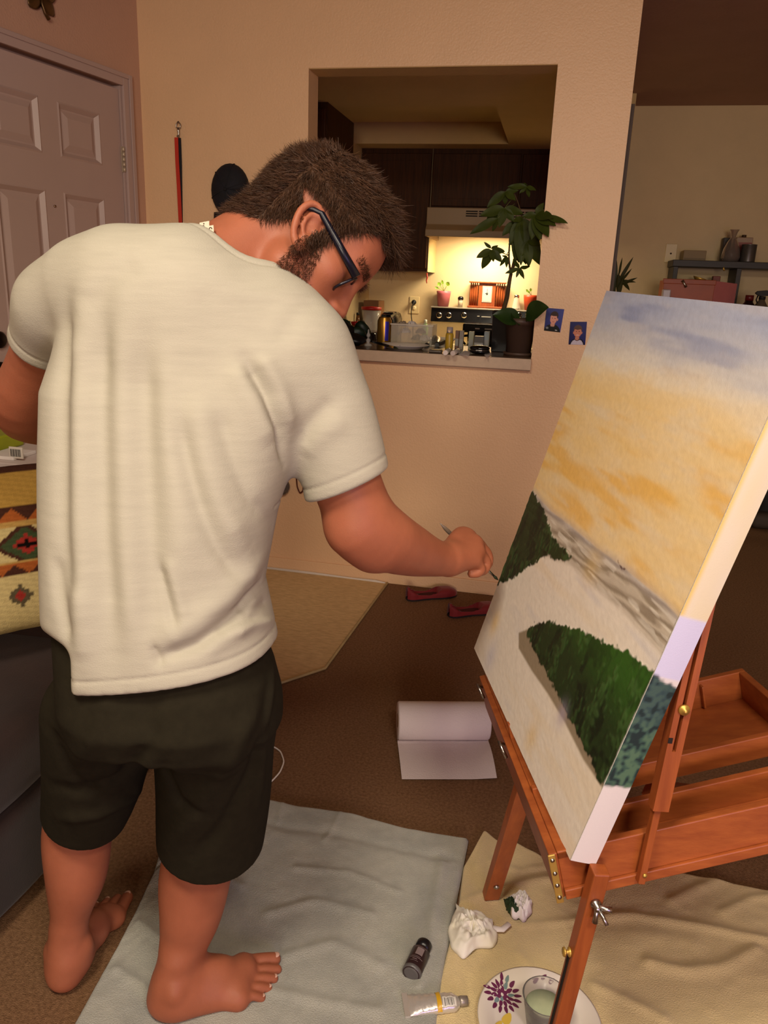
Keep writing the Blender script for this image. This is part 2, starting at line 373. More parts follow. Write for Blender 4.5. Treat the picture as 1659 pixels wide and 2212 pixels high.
def surface(prims, lo, hi, h, n=4, post=None, smooth=0):
    """surface nets over the lattice cells that touch the surface -> verts, quads"""
    lo = np.array(lo, float); H = h*n
    cnt = np.ceil((np.array(hi)-lo)/H).astype(int)
    I = np.stack(np.meshgrid(*[np.arange(c) for c in cnt], indexing='ij'), -1).reshape(-1, 3)
    cc = lo+(I+0.5)*H
    d0 = field(prims, cc[:, None, :], cc, 0.0)[:, 0]
    I = I[np.abs(d0) < H*1.7+0.008]; cc = lo+(I+0.5)*H
    t = np.arange(n+1); off = np.stack(np.meshgrid(t, t, t, indexing='ij'), -1).reshape(-1, 3)
    V3 = []
    CH = 6000
    Dall = np.empty((len(I), (n+1)**3))
    for s in range(0, len(I), CH):
        P = lo+(I[s:s+CH, None, :]*n+off[None])*h
        D = field(prims, P, cc[s:s+CH], H*0.87)
        if post is not None: D = post(P, D)
        Dall[s:s+CH] = D
    D = Dall.reshape(-1, n+1, n+1, n+1); S = D < 0
    G = cnt*n+2
    def key(a): return (a[:, 0]*G[1]+a[:, 1])*G[2]+a[:, 2]
    c8 = [(i, j, k) for i in (0, 1) for j in (0, 1) for k in (0, 1)]
    sub = lambda A, o: A[:, o[0]:o[0]+n, o[1]:o[1]+n, o[2]:o[2]+n]
    cntS = sum(sub(S, o).astype(np.int8) for o in c8); act = (cntS > 0) & (cntS < 8)
    ci, vi, vj, vk = np.nonzero(act)
    base = I[ci]*n+np.stack([vi, vj, vk], -1)
    vals = [D[ci, vi+o[0], vj+o[1], vk+o[2]] for o in c8]
    acc = np.zeros((len(ci), 3)); num = np.zeros(len(ci))
    for a in range(8):
        for b in range(a+1, 8):
            oa, ob = np.array(c8[a]), np.array(c8[b])
            if np.abs(oa-ob).sum() != 1: continue
            va, vb = vals[a], vals[b]; x = (va < 0) != (vb < 0)
            tt = np.where(x, va/np.where(x, va-vb, 1), 0)
            acc += np.where(x[:, None], oa+tt[:, None]*(ob-oa), 0); num += x
    verts = lo+(base+acc/num[:, None])*h
    kv = key(base); order = np.argsort(kv); ks = kv[order]; verts = verts[order]; base = base[order]
    quads = []
    for ax in range(3):
        o1 = [0, 0, 0]; o1[ax] = 1
        s0 = D[:, 0:n, 0:n, 0:n] < 0; s1 = sub(D, o1) < 0
        e = s0 != s1; qi, a, b, c = np.nonzero(e)
        g = I[qi]*n+np.stack([a, b, c], -1); inside = s0[qi, a, b, c]
        u, w = [(1, 2), (2, 0), (0, 1)][ax]
        du = np.zeros(3, int); du[u] = 1; dw = np.zeros(3, int); dw[w] = 1
        K = [key(g-du-dw), key(g-dw), key(g), key(g-du)]
        ix = []; ok = np.ones(len(g), bool)
        for kk in K:
            p = np.clip(np.searchsorted(ks, kk), 0, len(ks)-1); ok &= ks[p] == kk; ix.append(p)
        q = np.stack(ix, -1)[ok]; ins = inside[ok]
        q[~ins] = q[~ins][:, ::-1]; quads.append(q)
    F = np.concatenate(quads)
    for _ in range(smooth):
        s = np.zeros_like(verts); c = np.zeros(len(verts))
        for a in range(4):
            for b in (1, 3):
                np.add.at(s, F[:, a], verts[F[:, (a+b) % 4]]); np.add.at(c, F[:, a], 1)
        verts = verts*0.4+0.6*s/np.maximum(c, 1)[:, None]
    return verts, F
def vnormals(V, F):
    n = np.cross(V[F[:, 2]]-V[F[:, 0]], V[F[:, 3 if F.shape[1] == 4 else 1]]-V[F[:, 1 if F.shape[1] == 4 else 0]])
    N = np.zeros_like(V)
    for a in range(F.shape[1]): np.add.at(N, F[:, a], n)
    return N/(np.linalg.norm(N, axis=1)[:, None]+1e-12)
class Tube:                                # tapered tube along a smooth curve through (point, radius) pairs
    def __init__(s, pts, k=0.02, op='u', sub=4):
        A = np.array([list(p)+[r] for p, r in pts], float)
        if len(A) > 2 and sub > 1:
            B = np.vstack([2*A[0]-A[1], A, 2*A[-1]-A[-2]]); out = []
            for i in range(1, len(B)-2):
                for t in np.arange(sub)/sub:
                    p0, p1, p2, p3 = B[i-1:i+3]
                    out.append(0.5*(2*p1+(p2-p0)*t+(2*p0-5*p1+4*p2-p3)*t*t+(3*p1-p0-3*p2+p3)*t**3))
            A = np.array(out+[A[-1]])
        s.A = A; s.k = k; s.op = op; s.c = (A[:, :3].max(0)+A[:, :3].min(0))/2
        s.R = (np.linalg.norm(A[:, :3]-s.c, axis=1)+A[:, 3]).max()
    def d(s, P):
        D = np.full(P.shape[:-1], 9.0); C_ = P.reshape(-1, P.shape[-2], 3).mean(1) if P.ndim == 3 else None
        for a, b in zip(s.A[:-1], s.A[1:]):
            D = np.minimum(D, cone_d(P, a[:3], b[:3], a[3], b[3]))
        return D
def chain(pts, k=0.02, op='u', sub=4): return [Tube(pts, k, op, sub)]
# ------------------------------------------------------------------ the painter
skin_m = mat('skin', (158, 93, 67), rough=0.5, spec=0.35, var=0.07, vscale=25, sss=0.12, bump=0.10, bscale=500)
shirt_m = mat('shirt_jersey', (174, 168, 152), rough=0.9, spec=0.15, var=0.045, vscale=130, stretch=(0.12, 0.12, 1.0), bump=0.22, bscale=900, bstretch=(0.5, 0.5, 1))
shorts_m = mat('shorts_fleece', (38, 34, 24), rough=0.95, spec=0.1, var=0.12, vscale=60, bump=0.2, bscale=900)
hair_m = mat('brown_hair', (50, 31, 19), rough=0.6, spec=0.3, c2=(78, 51, 33), vscale=60)
beard_m = mat('brown_beard', (70, 42, 28), rough=0.6, spec=0.3, c2=(96, 60, 40), vscale=60)

# head frame: L towards his left (away from the camera), F where he faces, U crown
cL = unit([-0.10, 0.05, 0.99]); cF = np.array([0.66, 0.75, 0]); cF = unit(cF-cL*(cF @ cL)); cU = np.cross(cF, cL)
HL, HF, HU = R @ cL, R @ cF, R @ cU
HM = np.array([HL, HF, HU])
EAR = PD(665, 487, 1.115); HC = EAR+HL*0.074
def hd(l, f, u): return HC+HL*l+HF*f+HU*u
def P4(x, y, d, r): return (PD(x, y, d), r)
head = [
    Ell(hd(0, -0.012, 0.043), (0.077, 0.102, 0.094), HM, 0.03),
    Ell(hd(0, 0.035, -0.02), (0.066, 0.062, 0.085), HM, 0.03),
    Ell(hd(0, 0.055, 0.055), (0.060, 0.036, 0.040), HM, 0.03),
    Cap(hd(-0.050, 0.012, -0.060), hd(-0.012, 0.076, -0.100), 0.024, 0.020, 0.025), Cap(hd(0.050, 0.012, -0.060), hd(0.012, 0.076, -0.100), 0.024, 0.020, 0.025),
    Ell(hd(0, 0.070, -0.085), (0.034, 0.026, 0.026), HM, 0.02),
    Ell(hd(-0.046, 0.060, -0.014), (0.022, 0.022, 0.020), HM, 0.02), Ell(hd(0.046, 0.060, -0.014), (0.022, 0.022, 0.020), HM, 0.02),
    Cap(hd(-0.036, 0.078, 0.026), hd(0.036, 0.078, 0.026), 0.014, 0.014, 0.02),
    Ell(hd(-0.032, 0.100, 0.004), (0.017, 0.014, 0.012), HM, 0.014, 's'), Ell(hd(0.032, 0.100, 0.004), (0.017, 0.014, 0.012), HM, 0.014, 's'),
    Ell(hd(-0.032, 0.0765, 0.004), (0.0125, 0.0125, 0.0125), HM, 0.004), Ell(hd(0.032, 0.0765, 0.004), (0.0125, 0.0125, 0.0125), HM, 0.004),
    Cap(hd(0, 0.088, 0.014), hd(0, 0.108, -0.030), 0.009, 0.0125, 0.014),
    Ell(hd(-0.012, 0.098, -0.035), (0.010, 0.012, 0.009), HM, 0.008), Ell(hd(0.012, 0.098, -0.035), (0.010, 0.012, 0.009), HM, 0.008),
    Ell(hd(-0.007, 0.104, -0.0435), (0.004, 0.005, 0.004), HM, 0.004, 's'), Ell(hd(0.007, 0.104, -0.0435), (0.004, 0.005, 0.004), HM, 0.004, 's'),
    Cap(hd(-0.020, 0.086, -0.062), hd(0.020, 0.086, -0.062), 0.008, 0.008, 0.01), Cap(hd(-0.016, 0.086, -0.072), hd(0.016, 0.086, -0.072), 0.008, 0.008, 0.006)]
def ear(side):
    px = [(699, 476), (696, 458), (684, 443), (667, 441), (650, 454), (639, 477), (634, 503), (638, 522), (645, 533), (652, 528), (657, 512)]
    dz = [0.006, 0.002, -0.002, -0.006, -0.009, -0.010, -0.010, -0.008, -0.006, -0.003, 0.002]; rr = [0.004, 0.0045, 0.005, 0.0055, 0.0055, 0.0055, 0.0055, 0.006, 0.0065, 0.006, 0.005]
    inn = [(690, 470), (676, 462), (660, 474), (654, 496), (659, 512), (672, 512)]; dn = [0.004, 0.0, -0.004, -0.005, -0.003, 0.001]
    A = [PD(x, y, 1.106+z) for (x, y), z in zip(px, dz)]; B = [PD(x, y, 1.106+z) for (x, y), z in zip(inn, dn)]
    base = [PD(664, 480, 1.114), PD(652, 500, 1.112), PD(648, 522, 1.107), PD(678, 466, 1.116), PD(682, 505, 1.114)]
    if side > 0:
        def flip(p): q = (p-HC) @ HM.T; q[0] = -q[0]; return HC+q @ HM
        A = [flip(p) for p in A]; B = [flip(p) for p in B]; base = [flip(p) for p in base]
    out = chain(list(zip(A, rr)), 0.004)+chain([(b, 0.0035) for b in B], 0.004)
    lat = HM
    out += [Ell(base[0], (0.007, 0.018, 0.020), lat, 0.005), Ell(base[1], (0.006, 0.013, 0.015), lat, 0.005), Ell(base[2], (0.006, 0.009, 0.009), lat, 0.005), Ell(base[3], (0.008, 0.013, 0.011), lat, 0.005), Ell(base[4], (0.005, 0.004, 0.005), lat, 0.004)]
    return out
neck = [Cap(PD(615, 505, 1.205), PD(480, 620, 1.19), 0.058, 0.068, 0.03), Cap(PD(560, 505, 1.175), PD(450, 590, 1.15), 0.045, 0.06, 0.04),
        Cap(PD(640, 570, 1.20), PD(585, 660, 1.17), 0.034, 0.04, 0.03)]
# shoulders and trunk (z, cx, cy, half width, half depth)
SH = [(0.56, -0.525, 0.975, 0.150, 0.125), (0.66, -0.522, 0.962, 0.163, 0.138), (0.712, -0.521, 0.955, 0.166, 0.14), (0.763, -0.527, 0.96, 0.169, 0.14), (0.862, -0.549, 0.985, 0.158, 0.142),
      (0.963, -0.552, 1.015, 0.171, 0.14), (1.03, -0.55, 1.035, 0.183, 0.135), (1.131, -0.545, 1.06, 0.196, 0.125), (1.211, -0.535, 1.085, 0.188, 0.112), (1.27, -0.525, 1.10, 0.150, 0.09)]
LSH, LEL, LWR = PY(132, 662, 1.09), PY(46, 882, 1.19), PY(190, 960, 1.42)
RSH, REL, RWR = PD(645, 765, 1.15), PD(778, 1146, 1.225), PD(962, 1209, 1.40)
SHB = [(0.645, -0.522, .962, .145, .12)]+SH[2:]
def trunk(off, k=0.05):
    return [Loft(SH if off >= 0 else SHB, 2.5, 0.10, k, off),
            Cap(PY(410, 606, 1.09), PY(262, 612, 1.07), 0.070+off, 0.072+off, 0.05), Cap(PY(262, 606, 1.07), PY(196, 626, 1.075), 0.072+off, 0.068+off, 0.03), Cap(PY(196, 626, 1.075), LSH, 0.068+off, 0.060+off, 0.03),
            Cap(PY(420, 625, 1.09), PY(560, 690, 1.12), 0.072+off, 0.074+off, 0.05), Cap(PY(560, 690, 1.12), RSH, 0.074+off, 0.072+off, 0.05), Ell(PY(340, 690, 1.04), (0.13+off, 0.085+off, 0.11+off), None, 0.05)]
larm = chain([(LSH, 0.056), (PY(86, 780, 1.14), 0.049), (LEL, 0.050), (PY(110, 915, 1.30), 0.046), (LWR, 0.032)], 0.03)
lhand_c = LWR
ld = unit(PY(260, 1010, 1.46)-LWR)
larm += chain([(LWR, 0.030), (LWR+ld*0.05+np.array([0, 0, 0.012]), 0.026), (LWR+ld*0.095, 0.022)], 0.02)
for i, (ox, ln) in enumerate([(-0.03, 0.06), (-0.01, 0.07), (0.01, 0.066), (0.03, 0.05)]):
    s = LWR+ld*0.09+np.array([0.25*ox, 0, -ox]); larm += chain([(s, 0.0095), (s+ld*ln*0.55+np.array([0.015, 0.01, 0]), 0.009), (s+ld*ln*0.7+np.array([0.035, 0, 0]), 0.008)], 0.006)
larm += chain([(LWR+ld*0.03, 0.014), (LWR+ld*0.06+np.array([0.0, 0.02, 0.045]), 0.011), (LWR+ld*0.10+np.array([0.02, 0.02, 0.055]), 0.009)], 0.012)
rarm = chain([(RSH, 0.062), (PD(748, 1040, 1.20), 0.054), (PD(784, 1124, 1.222), 0.056), (PD(832, 1164, 1.255), 0.0525), (PD(885, 1188, 1.315), 0.0445), (PD(930, 1203, 1.37), 0.035), (RWR, 0.0305)], 0.03)
rarm += [Cap(PD(757, 1150, 1.205), PD(800, 1190, 1.235), 0.034, 0.030, 0.03)]
def finger(pts, k=0.006): return chain([P4(*p) for p in pts], k)
K = [(1012, 1160, 1.478), (1026, 1173, 1.458), (1030, 1192, 1.443), (1022, 1210, 1.430)]
rhand = []
for (x, y, d) in K: rhand.append(Cap(PD(972, 1206, 1.412), PD(x, y, d), 0.024, 0.0155, 0.016))
rhand += finger([(1012, 1160, 1.478, .0125), (1039, 1178, 1.503, .0102), (1051, 1203, 1.508, .0095), (1046, 1221, 1.498, .008)])
rhand += finger([(1026, 1173, 1.458, .0128), (1051, 1195, 1.478, .0105), (1054, 1217, 1.478, .0096), (1042, 1230, 1.468, .0082)])
rhand += finger([(1030, 1192, 1.443, .0122), (1050, 1213, 1.456, .010), (1046, 1231, 1.452, .0092), (1031, 1237, 1.447, .008)])
rhand += finger([(1022, 1210, 1.430, .0112), (1039, 1227, 1.438, .009), (1032, 1238, 1.436, .0085), (1018, 1240, 1.433, .0075)])
rhand += finger([(972, 1196, 1.420, .018), (987, 1163, 1.452, .0155), (1003, 1152, 1.49, .012), (1036, 1180, 1.522, .0095), (1046, 1204, 1.520, .008)], 0.012)
def foot(heel, toe, side, lift=0.0):       # side +1: big toe on the left of the walking direction
    f = unit(np.array([toe[0]-heel[0], toe[1]-heel[1], 0])); s = np.array([-f[1], f[0], 0])*side; z = np.array([0, 0, 1.0])
    g = lambda a, b, c: np.array([heel[0], heel[1], lift])+f*a+s*b+z*c
    o = [Cap(g(.028, 0, .032), g(.050, 0, .040), .031, .034, .02), Cap(g(.038, 0, .070), g(.052, 0, .110), .025, .026, .03),
         Cap(g(.055, .004, .060), g(.125, .008, .044), .036, .028, .03), Cap(g(.120, .010, .040), g(.178, .014, .026), .028, .020, .03),
         Cap(g(.05, -.012, .028), g(.150, -.026, .021), .027, .020, .03), Cap(g(.178, .034, .021), g(.158, -.034, .018), .021, .017, .025),
         Ell(g(.050, .030, .078), (.014, .014, .016), None, .014), Ell(g(.044, -.028, .070), (.014, .014, .016), None, .014)]
    for (a0, b0, a1, b1, r0, r1) in [(.190, .037, .240, .034, .0140, .0125), (.190, .014, .240, .012, .0105, .0092), (.186, -.004, .229, -.006, .0098, .0088), (.178, -.020, .214, -.023, .0092, .0084), (.166, -.035, .198, -.038, .0088, .0080)]:
        o += chain([(g(a0, b0, .020), r0), (g((a0+a1)/2, (b0+b1)/2, .0185), r0*.92), (g(a1, b1, r1+.001), r1)], 0.005)
    return o
RHEEL, RTOE = PZ(322, 2196, .012), PZ(585, 2118, .012)
LHEEL, LTOE = PZ(128, 2160, .0), PZ(222, 1985, .0)
legs = chain([(PY(430, 1440, .965), .06), (PY(465, 1560, 1.0), .066), (PY(445, 1760, 1.06), .058), (PY(423, 1885, 1.058), .064), (PY(413, 1968, 1.045), .056), (PY(400, 2030, 1.035), .044), (PY(393, 2085, 1.03), .034)], 0.03, sub=8)
legs += chain([(PY(250, 1440, .965), .06), (PY(215, 1560, 1.0), .066), (PY(175, 1720, 1.055), .055), (PY(167, 1800, 1.055), .0615), (PY(165, 1885, 1.04), .0545), (PY(155, 1955, 1.03), .039), (PY(149, 2010, 1.022), .029), (PY(146, 2070, 1.015), .026)], 0.03, sub=8)
body = trunk(-0.036)+legs+foot(RHEEL, RTOE, 1, 0.011)+foot(LHEEL, LTOE, -1)+neck+larm+rarm+rhand+head+ear(-1)+ear(1)
person = thing('person', 'barefoot bearded person with glasses in cream t-shirt and dark shorts, leaning to paint', 'person', (-0.6, 1.0, 0.0))
import time; _t0 = time.time()
bv, bf = surface(body, (-1.15, 0.70, -0.02), (0.16, 1.75, 1.66), 0.003, n=4, smooth=1)
raw_mesh('body', bv, bf, skin_m, person)
print('body', len(bv), round(time.time()-_t0, 1))


# --- t-shirt: trunk with sleeves, cut at hem, cuffs and neckline
def cut_plane(p0, axis): return Half(p0, axis, 0.006)
sleeveR = chain([(RSH, 0.076), (PD(700, 880, 1.17), 0.074), (PD(742, 1010, 1.19), 0.069), (PD(752, 1060, 1.20), 0.069)], 0.05)
sleeveR = sleeveR
RAX = unit(PD(752, 1060, 1.20)-PD(660, 850, 1.165)); RCUT = PD(748, 1047, 1.195)
sleeveL = chain([(LSH, 0.063), (PY(105, 722, 1.115), 0.058), (PY(86, 775, 1.135), 0.057)], 0.03)
LAX = unit(PY(42, 872, 1.19)-PY(125, 650, 1.10)); LCUT = PY(78, 720, 1.13)
class Cut:                                  # trims a group of primitives before joining the rest
    def __init__(s, prims, halves, k=0.03): s.p = prims; s.h = halves; s.k = k; s.op = 'u'; s.c = sum(p.c for p in prims)/len(prims); s.R = max(np.linalg.norm(p.c-s.c)+p.R for p in prims)
    def d(s, P):
        D = np.full(P.shape[:-1], 0.2)
        for p in s.p: D = smin(D, p.d(P), p.k)
        for h in s.h: D = -smin(-D, -h.d(P), h.k)
        return D
# hem: tilted plane, lower at the back
hem_pts = [PY(150, 1440, 0.93), PY(370, 1495, 0.83), PY(598, 1388, 1.0)]
hn = np.cross(hem_pts[1]-hem_pts[0], hem_pts[2]-hem_pts[0]); hn = hn*np.sign(-hn[2])
HEM = Half(hem_pts[0], hn, 0.006)
NECKCUT = Cap(PD(660, 440, 1.20), PD(525, 545, 1.17), 0.092, 0.080, 0.008, 's')
_p0 = PY(152, 1406, .95); _nr = ray(130, 1400); _nu = np.cross(PY(100, 1368, .95)-_p0, _nr); _nu = _nu*np.sign(_nu[2])
_nb = np.cross(_nr, ray(150, 1460)-ray(150, 1400)); _nb = _nb*np.sign(_nb[0])
HEMNOTCH = Corner(_p0, _nu, PY(151, 1430, .95), _nb)
shirt = [Cut(trunk(0.0), [HEM]), Cut(sleeveR, [Half(RCUT, RAX, .006)], .05), Cut(sleeveL, [Half(LCUT, LAX, .006)], .03), NECKCUT, HEMNOTCH]
for p in shirt[1:3]: p.k = 0.035
sv, sf = surface(shirt, (-1.0, 0.70, 0.60), (-0.15, 1.32, 1.50), 0.0032, n=5, smooth=2)
print('shirt', len(sv), round(time.time()-_t0, 1))
def fold_along(V, F, lines, grooves=()):
    """press creases and raise ridges along curves traced on the garment surface"""
    N = vnormals(V, F); T = BVHTree.FromPolygons([tuple(p) for p in V], [tuple(int(i) for i in f) for f in F]); D = np.zeros(len(V))
    for pts, w, amp in lines:
        P3 = []
        for x, y in resample(pts, 14):
            r = ray(x, y); h = T.ray_cast(Vector(CAM), Vector(r).normalized(), 6.0)[0]
            if h is not None: P3.append(np.array(h))
        if len(P3) < 2: continue
        P3 = np.array(P3); near = np.linalg.norm(V-P3.mean(0), axis=1) < np.linalg.norm(P3-P3.mean(0), axis=1).max()+3*w
        Q = V[near]; best = np.full(len(Q), 9.0); tt = np.zeros(len(Q)); nseg = len(P3)-1
        for i in range(nseg):
            e = P3[i+1]-P3[i]; t = np.clip(((Q-P3[i]) @ e)/(e @ e+1e-12), 0, 1); d = np.linalg.norm(Q-P3[i]-t[:, None]*e, axis=1)
            m = d < best; best[m] = d[m]; tt[m] = (i+t[m])/nseg
        D[near] += amp*np.exp(-(best/w)**2)*np.clip(np.minimum(tt, 1-tt)*5+0.25, 0, 1)
    for fn, at, w, amp in grooves: D += amp*np.exp(-((fn(V)-at)/w)**2)
    return V+N*D[:, None]
def resample(pts, n):
    pts = np.array(pts, float); d = np.r_[0, np.cumsum(np.linalg.norm(np.diff(pts, axis=0), axis=1))]; t = np.linspace(0, d[-1], n)
    return np.stack([np.interp(t, d, pts[:, i]) for i in range(pts.shape[1])], -1)
SF = [([(185, 640), (178, 900), (176, 1150), (188, 1420)], .026, .013), ([(266, 660), (264, 900), (270, 1150), (292, 1420)], .028, .011), ([(352, 740), (366, 950), (388, 1150), (402, 1260)], .024, .009),
      ([(145, 640), (140, 900), (142, 1150), (158, 1340)], .018, -.009), ([(224, 660), (220, 900), (226, 1150), (246, 1400)], .021, -.011), ([(310, 730), (314, 950), (322, 1200), (326, 1380)], .021, -.010),
      ([(420, 850), (446, 1000), (476, 1100), (530, 1190)], .020, .009), ([(385, 900), (408, 1010), (432, 1090), (470, 1180), (530, 1262)], .013, -.008), ([(470, 880), (500, 980), (540, 1080), (588, 1130)], .013, -.006),
      ([(577, 1240), (510, 1325), (430, 1390), (338, 1424)], .009, -.010), ([(570, 1205), (490, 1290), (410, 1350), (330, 1390)], .018, .009), ([(560, 1300), (500, 1370), (430, 1420)], .014, .005),
      ([(530, 775), (575, 850), (605, 925), (616, 1000)], .010, -.013), ([(560, 760), (605, 840), (632, 930)], .016, .008), ([(500, 790), (545, 870), (585, 960)], .018, .007),
      ([(640, 955), (680, 905), (722, 862)], .013, -.004), ([(655, 985), (700, 935), (750, 905)], .016, .004), ([(600, 740), (650, 670), (690, 650)], .014, -.003),
      ([(340, 1215), (362, 1290), (380, 1365)], .007, -.006), ([(360, 1205), (385, 1290), (400, 1340)], .010, .005), ([(116, 1200), (130, 1290), (154, 1385)], .012, -.006), ([(172, 1260), (178, 1340), (182, 1430)], .018, .005),
      ([(600, 1285), (560, 1310), (520, 1322)], .008, -.005), ([(590, 1340), (545, 1350), (505, 1372)], .008, .005), ([(470, 1370), (510, 1340), (560, 1330)], .007, -.005), ([(330, 1395), (348, 1440)], .006, -.005),
      ([(300, 560), (240, 600), (180, 680)], .020, -.004), ([(430, 620), (470, 720), (500, 800)], .025, -.003)]
SGv = [(lambda V: (V-HEM.p) @ HEM.n, -.021, .0022, -.0020), (lambda V: np.where(np.linalg.norm(V-RCUT, axis=1) < .13, (V-RCUT) @ RAX, 9), -.022, .0022, -.0018),
       (lambda V: np.where(np.linalg.norm(V-LCUT, axis=1) < .11, (V-LCUT) @ LAX, 9), -.022, .0022, -.0018), (lambda V: NECKCUT.d(V), .020, .0024, -.0022), (lambda V: NECKCUT.d(V), .008, .008, .0012)]
sv = fold_along(sv, sf, SF, SGv)
t_shirt = raw_mesh('t_shirt', sv, sf, shirt_m, person)

# --- shorts
RLEG = [(PY(470, 1540, .985), .090), (PY(462, 1720, 1.035), .095), (PY(452, 1850, 1.06), .091)]
LLEG = [(PY(215, 1540, .985), .090), (PY(200, 1690, 1.03), .083), (PY(170, 1800, 1.055), .068)]
shorts = [Loft([(0.620, -0.522, .965, .125, .095), (0.645, -0.523, .962, .154, .130), (0.69, -0.520, .955, .158, .138), (0.74, -0.524, .958, .158, .126), (0.80, -0.542, .972, .150, .120)], 2.5, 0.1, 0.05),
          Cut(chain(RLEG, .05), [Half(PY(452, 1805, 1.06), unit(RLEG[2][0]-RLEG[1][0]), .005)], .05),
          Cut(chain(LLEG, .05), [Half(PY(168, 1738, 1.055), unit(LLEG[2][0]-LLEG[1][0])+np.array([0.0, 0, 0]), .005)], .05)]
pv, pf = surface(shorts, (-1.0, 0.70, 0.22), (-0.25, 1.3, 0.88), 0.004, n=4, smooth=2)
PF = [([(330, 1600), (260, 1680), (180, 1712), (110, 1700)], .014, -.009), ([(345, 1650), (290, 1720), (210, 1760), (130, 1770)], .014, .008), ([(120, 1600), (160, 1680), (220, 1730)], .012, -.006),
      ([(580, 1560), (540, 1680), (480, 1790), (420, 1850)], .014, -.010), ([(560, 1500), (500, 1640), (420, 1760), (360, 1830)], .018, .009), ([(345, 1640), (385, 1730), (450, 1760)], .012, -.008), ([(318, 1500), (322, 1560), (332, 1600)], .018, -.005),
      ([(590, 1440), (570, 1600), (555, 1750)], .010, .006), ([(240, 1500), (200, 1600), (160, 1660)], .018, .006)]
pv = fold_along(pv, pf, PF)
raw_mesh('shorts', pv, pf, shorts_m, person)
print('shorts', len(pv), round(time.time()-_t0, 1))

label_m = mat('label_satin', (216, 202, 180), rough=0.6, var=0.02); ink_m = mat('label_ink', (70, 52, 36), rough=0.7, var=0)
TD = 1.085
def tagq(px, nm):
    P = [PD(x, y, TD+(507-y)*0.0006) for x, y in px]; return MB().prism(P, -unit(ray(445, 490))*0.0006).build(nm, label_m, t_shirt)
tg1 = tagq([(431, 481), (452, 477), (452, 500), (440, 508), (431, 500)], 'neck_label'); tg2 = tagq([(444, 489), (461, 486), (462, 500), (460, 510), (444, 505)], 'neck_label')
def ink(host, x0, y0, x1, y1, w=0.0006, z=-0.0016):
    a, b = PD(x0, y0, TD+(507-y0)*0.0006+z), PD(x1, y1, TD+(507-y1)*0.0006+z); MB().tube([a, b], w, 5).build('label_print', ink_m, host)
for x0, y0, x1, y1 in [(439, 483.5, 441.5, 483), (434, 489.5, 441, 487.5), (433, 491.5, 441, 489.8), (435, 494, 441, 492.5)]: ink(tg1, x0, y0, x1, y1, .0009)
for x0, y0, x1, y1 in [(446.5, 493, 448.5, 493), (446.5, 495.2, 448.5, 495.2), (446, 497.5, 448, 497.5)]: ink(tg2, x0, y0, x1, y1, .0005)
cpts = [PD(x, y, TD+(507-y)*0.0006-.0016) for x, y in [(457.3+0.0, 494.6), (457.2, 492.6), (455.4, 491.2), (453.2, 491.6), (452, 493.4), (452.4, 495.6), (453.4, 496.6)]]; MB().tube(cpts, .0006, 5).build('label_print', ink_m, tg2)
for x0, y0, x1, y1 in [(451.5, 498.4, 456.4, 501.2), (456.4, 501.2, 450.8, 503.6), (453.4, 499.6, 453.2, 502.6)]: ink(tg2, x0, y0, x1, y1, .0006)

nail_m = mat('toenail', (206, 164, 146), rough=0.3, var=0.02)
def nails(heel, toe, side, lift):
    f = unit(np.array([toe[0]-heel[0], toe[1]-heel[1], 0])); s = np.array([-f[1], f[0], 0])*side; z = np.array([0, 0, 1.0])
    for (a1, b1, r1) in [(.240, .034, .0125), (.232, .012, .0092), (.229, -.006, .0088), (.214, -.023, .0084), (.198, -.038, .0080)]:
        c = np.array([heel[0], heel[1], lift])+f*(a1+r1*.25)+s*b1+z*(r1*1.86); MB().ball(c, (r1*.62, r1*.55, r1*.16), 12, np.array([f, s, z]).T).build('toenail', nail_m, person)
nails(RHEEL, RTOE, 1, 0.011); nails(LHEEL, LTOE, -1, 0.0)
# ------------------------------------------------------------------ the painting on its easel
CV_O = np.array([0.089, 0.920, 0.552]); _hd, _ln, _rl = -0.330, 0.256, 0.026
_e1 = np.array([math.sin(_hd), math.cos(_hd), 0]); _nh = np.array([-math.cos(_hd), math.sin(_hd), 0])
_e2 = math.cos(_ln)*np.array([0, 0, 1.0])-math.sin(_ln)*_nh
CV_A = math.cos(_rl)*_e1+math.sin(_rl)*_e2; CV_B = -math.sin(_rl)*_e1+math.cos(_rl)*_e2; CV_N = np.cross(CV_B, CV_A)   # N out of the painted face
if CV_N @ _nh < 0: CV_N = -CV_N
CW, CH_, CT = 0.61, 0.762, 0.038
def cuv(x, y):                              # pixel -> metres along the canvas (from the near edge, from the bottom edge)
    r = ray(x, y); t = ((CV_O-CAM) @ CV_N)/(r @ CV_N); q = CAM+r*t-CV_O; return np.array([q @ CV_A, q @ CV_B])
def poly_sd(U, V, pts):                     # signed distance to polygon, negative inside
    P = np.array(pts, float); D = np.full(U.shape, 1e9); ins = np.zeros(U.shape, bool)
    for i in range(len(P)):
        a, b = P[i], P[(i+1) % len(P)]; e = b-a; t = np.clip(((U-a[0])*e[0]+(V-a[1])*e[1])/(e @ e+1e-12), 0, 1)
        D = np.minimum(D, (U-a[0]-t*e[0])**2+(V-a[1]-t*e[1])**2)
        c = ((a[1] > V) != (b[1] > V)) & (U < (b[0]-a[0])*(V-a[1])/(b[1]-a[1]+1e-12)+a[0]); ins ^= c
    D = np.sqrt(D); return np.where(ins, -D, D)
def line_y(U, pts):                         # painted contour v(u) through pixels
    P = np.array(sorted([tuple(cuv(*p)) for p in pts])); return np.interp(U, P[:, 0], P[:, 1])
def sstep(a, b, x): t = np.clip((x-a)/(b-a), 0, 1); return t*t*(3-2*t)
def L3(c): return np.array(lin(c)[:3])
NU, NV = 380, 475
uu = np.linspace(0, CW, NU); vv = np.linspace(0, CH_, NV); U, V = np.meshgrid(uu, vv, indexing='ij')
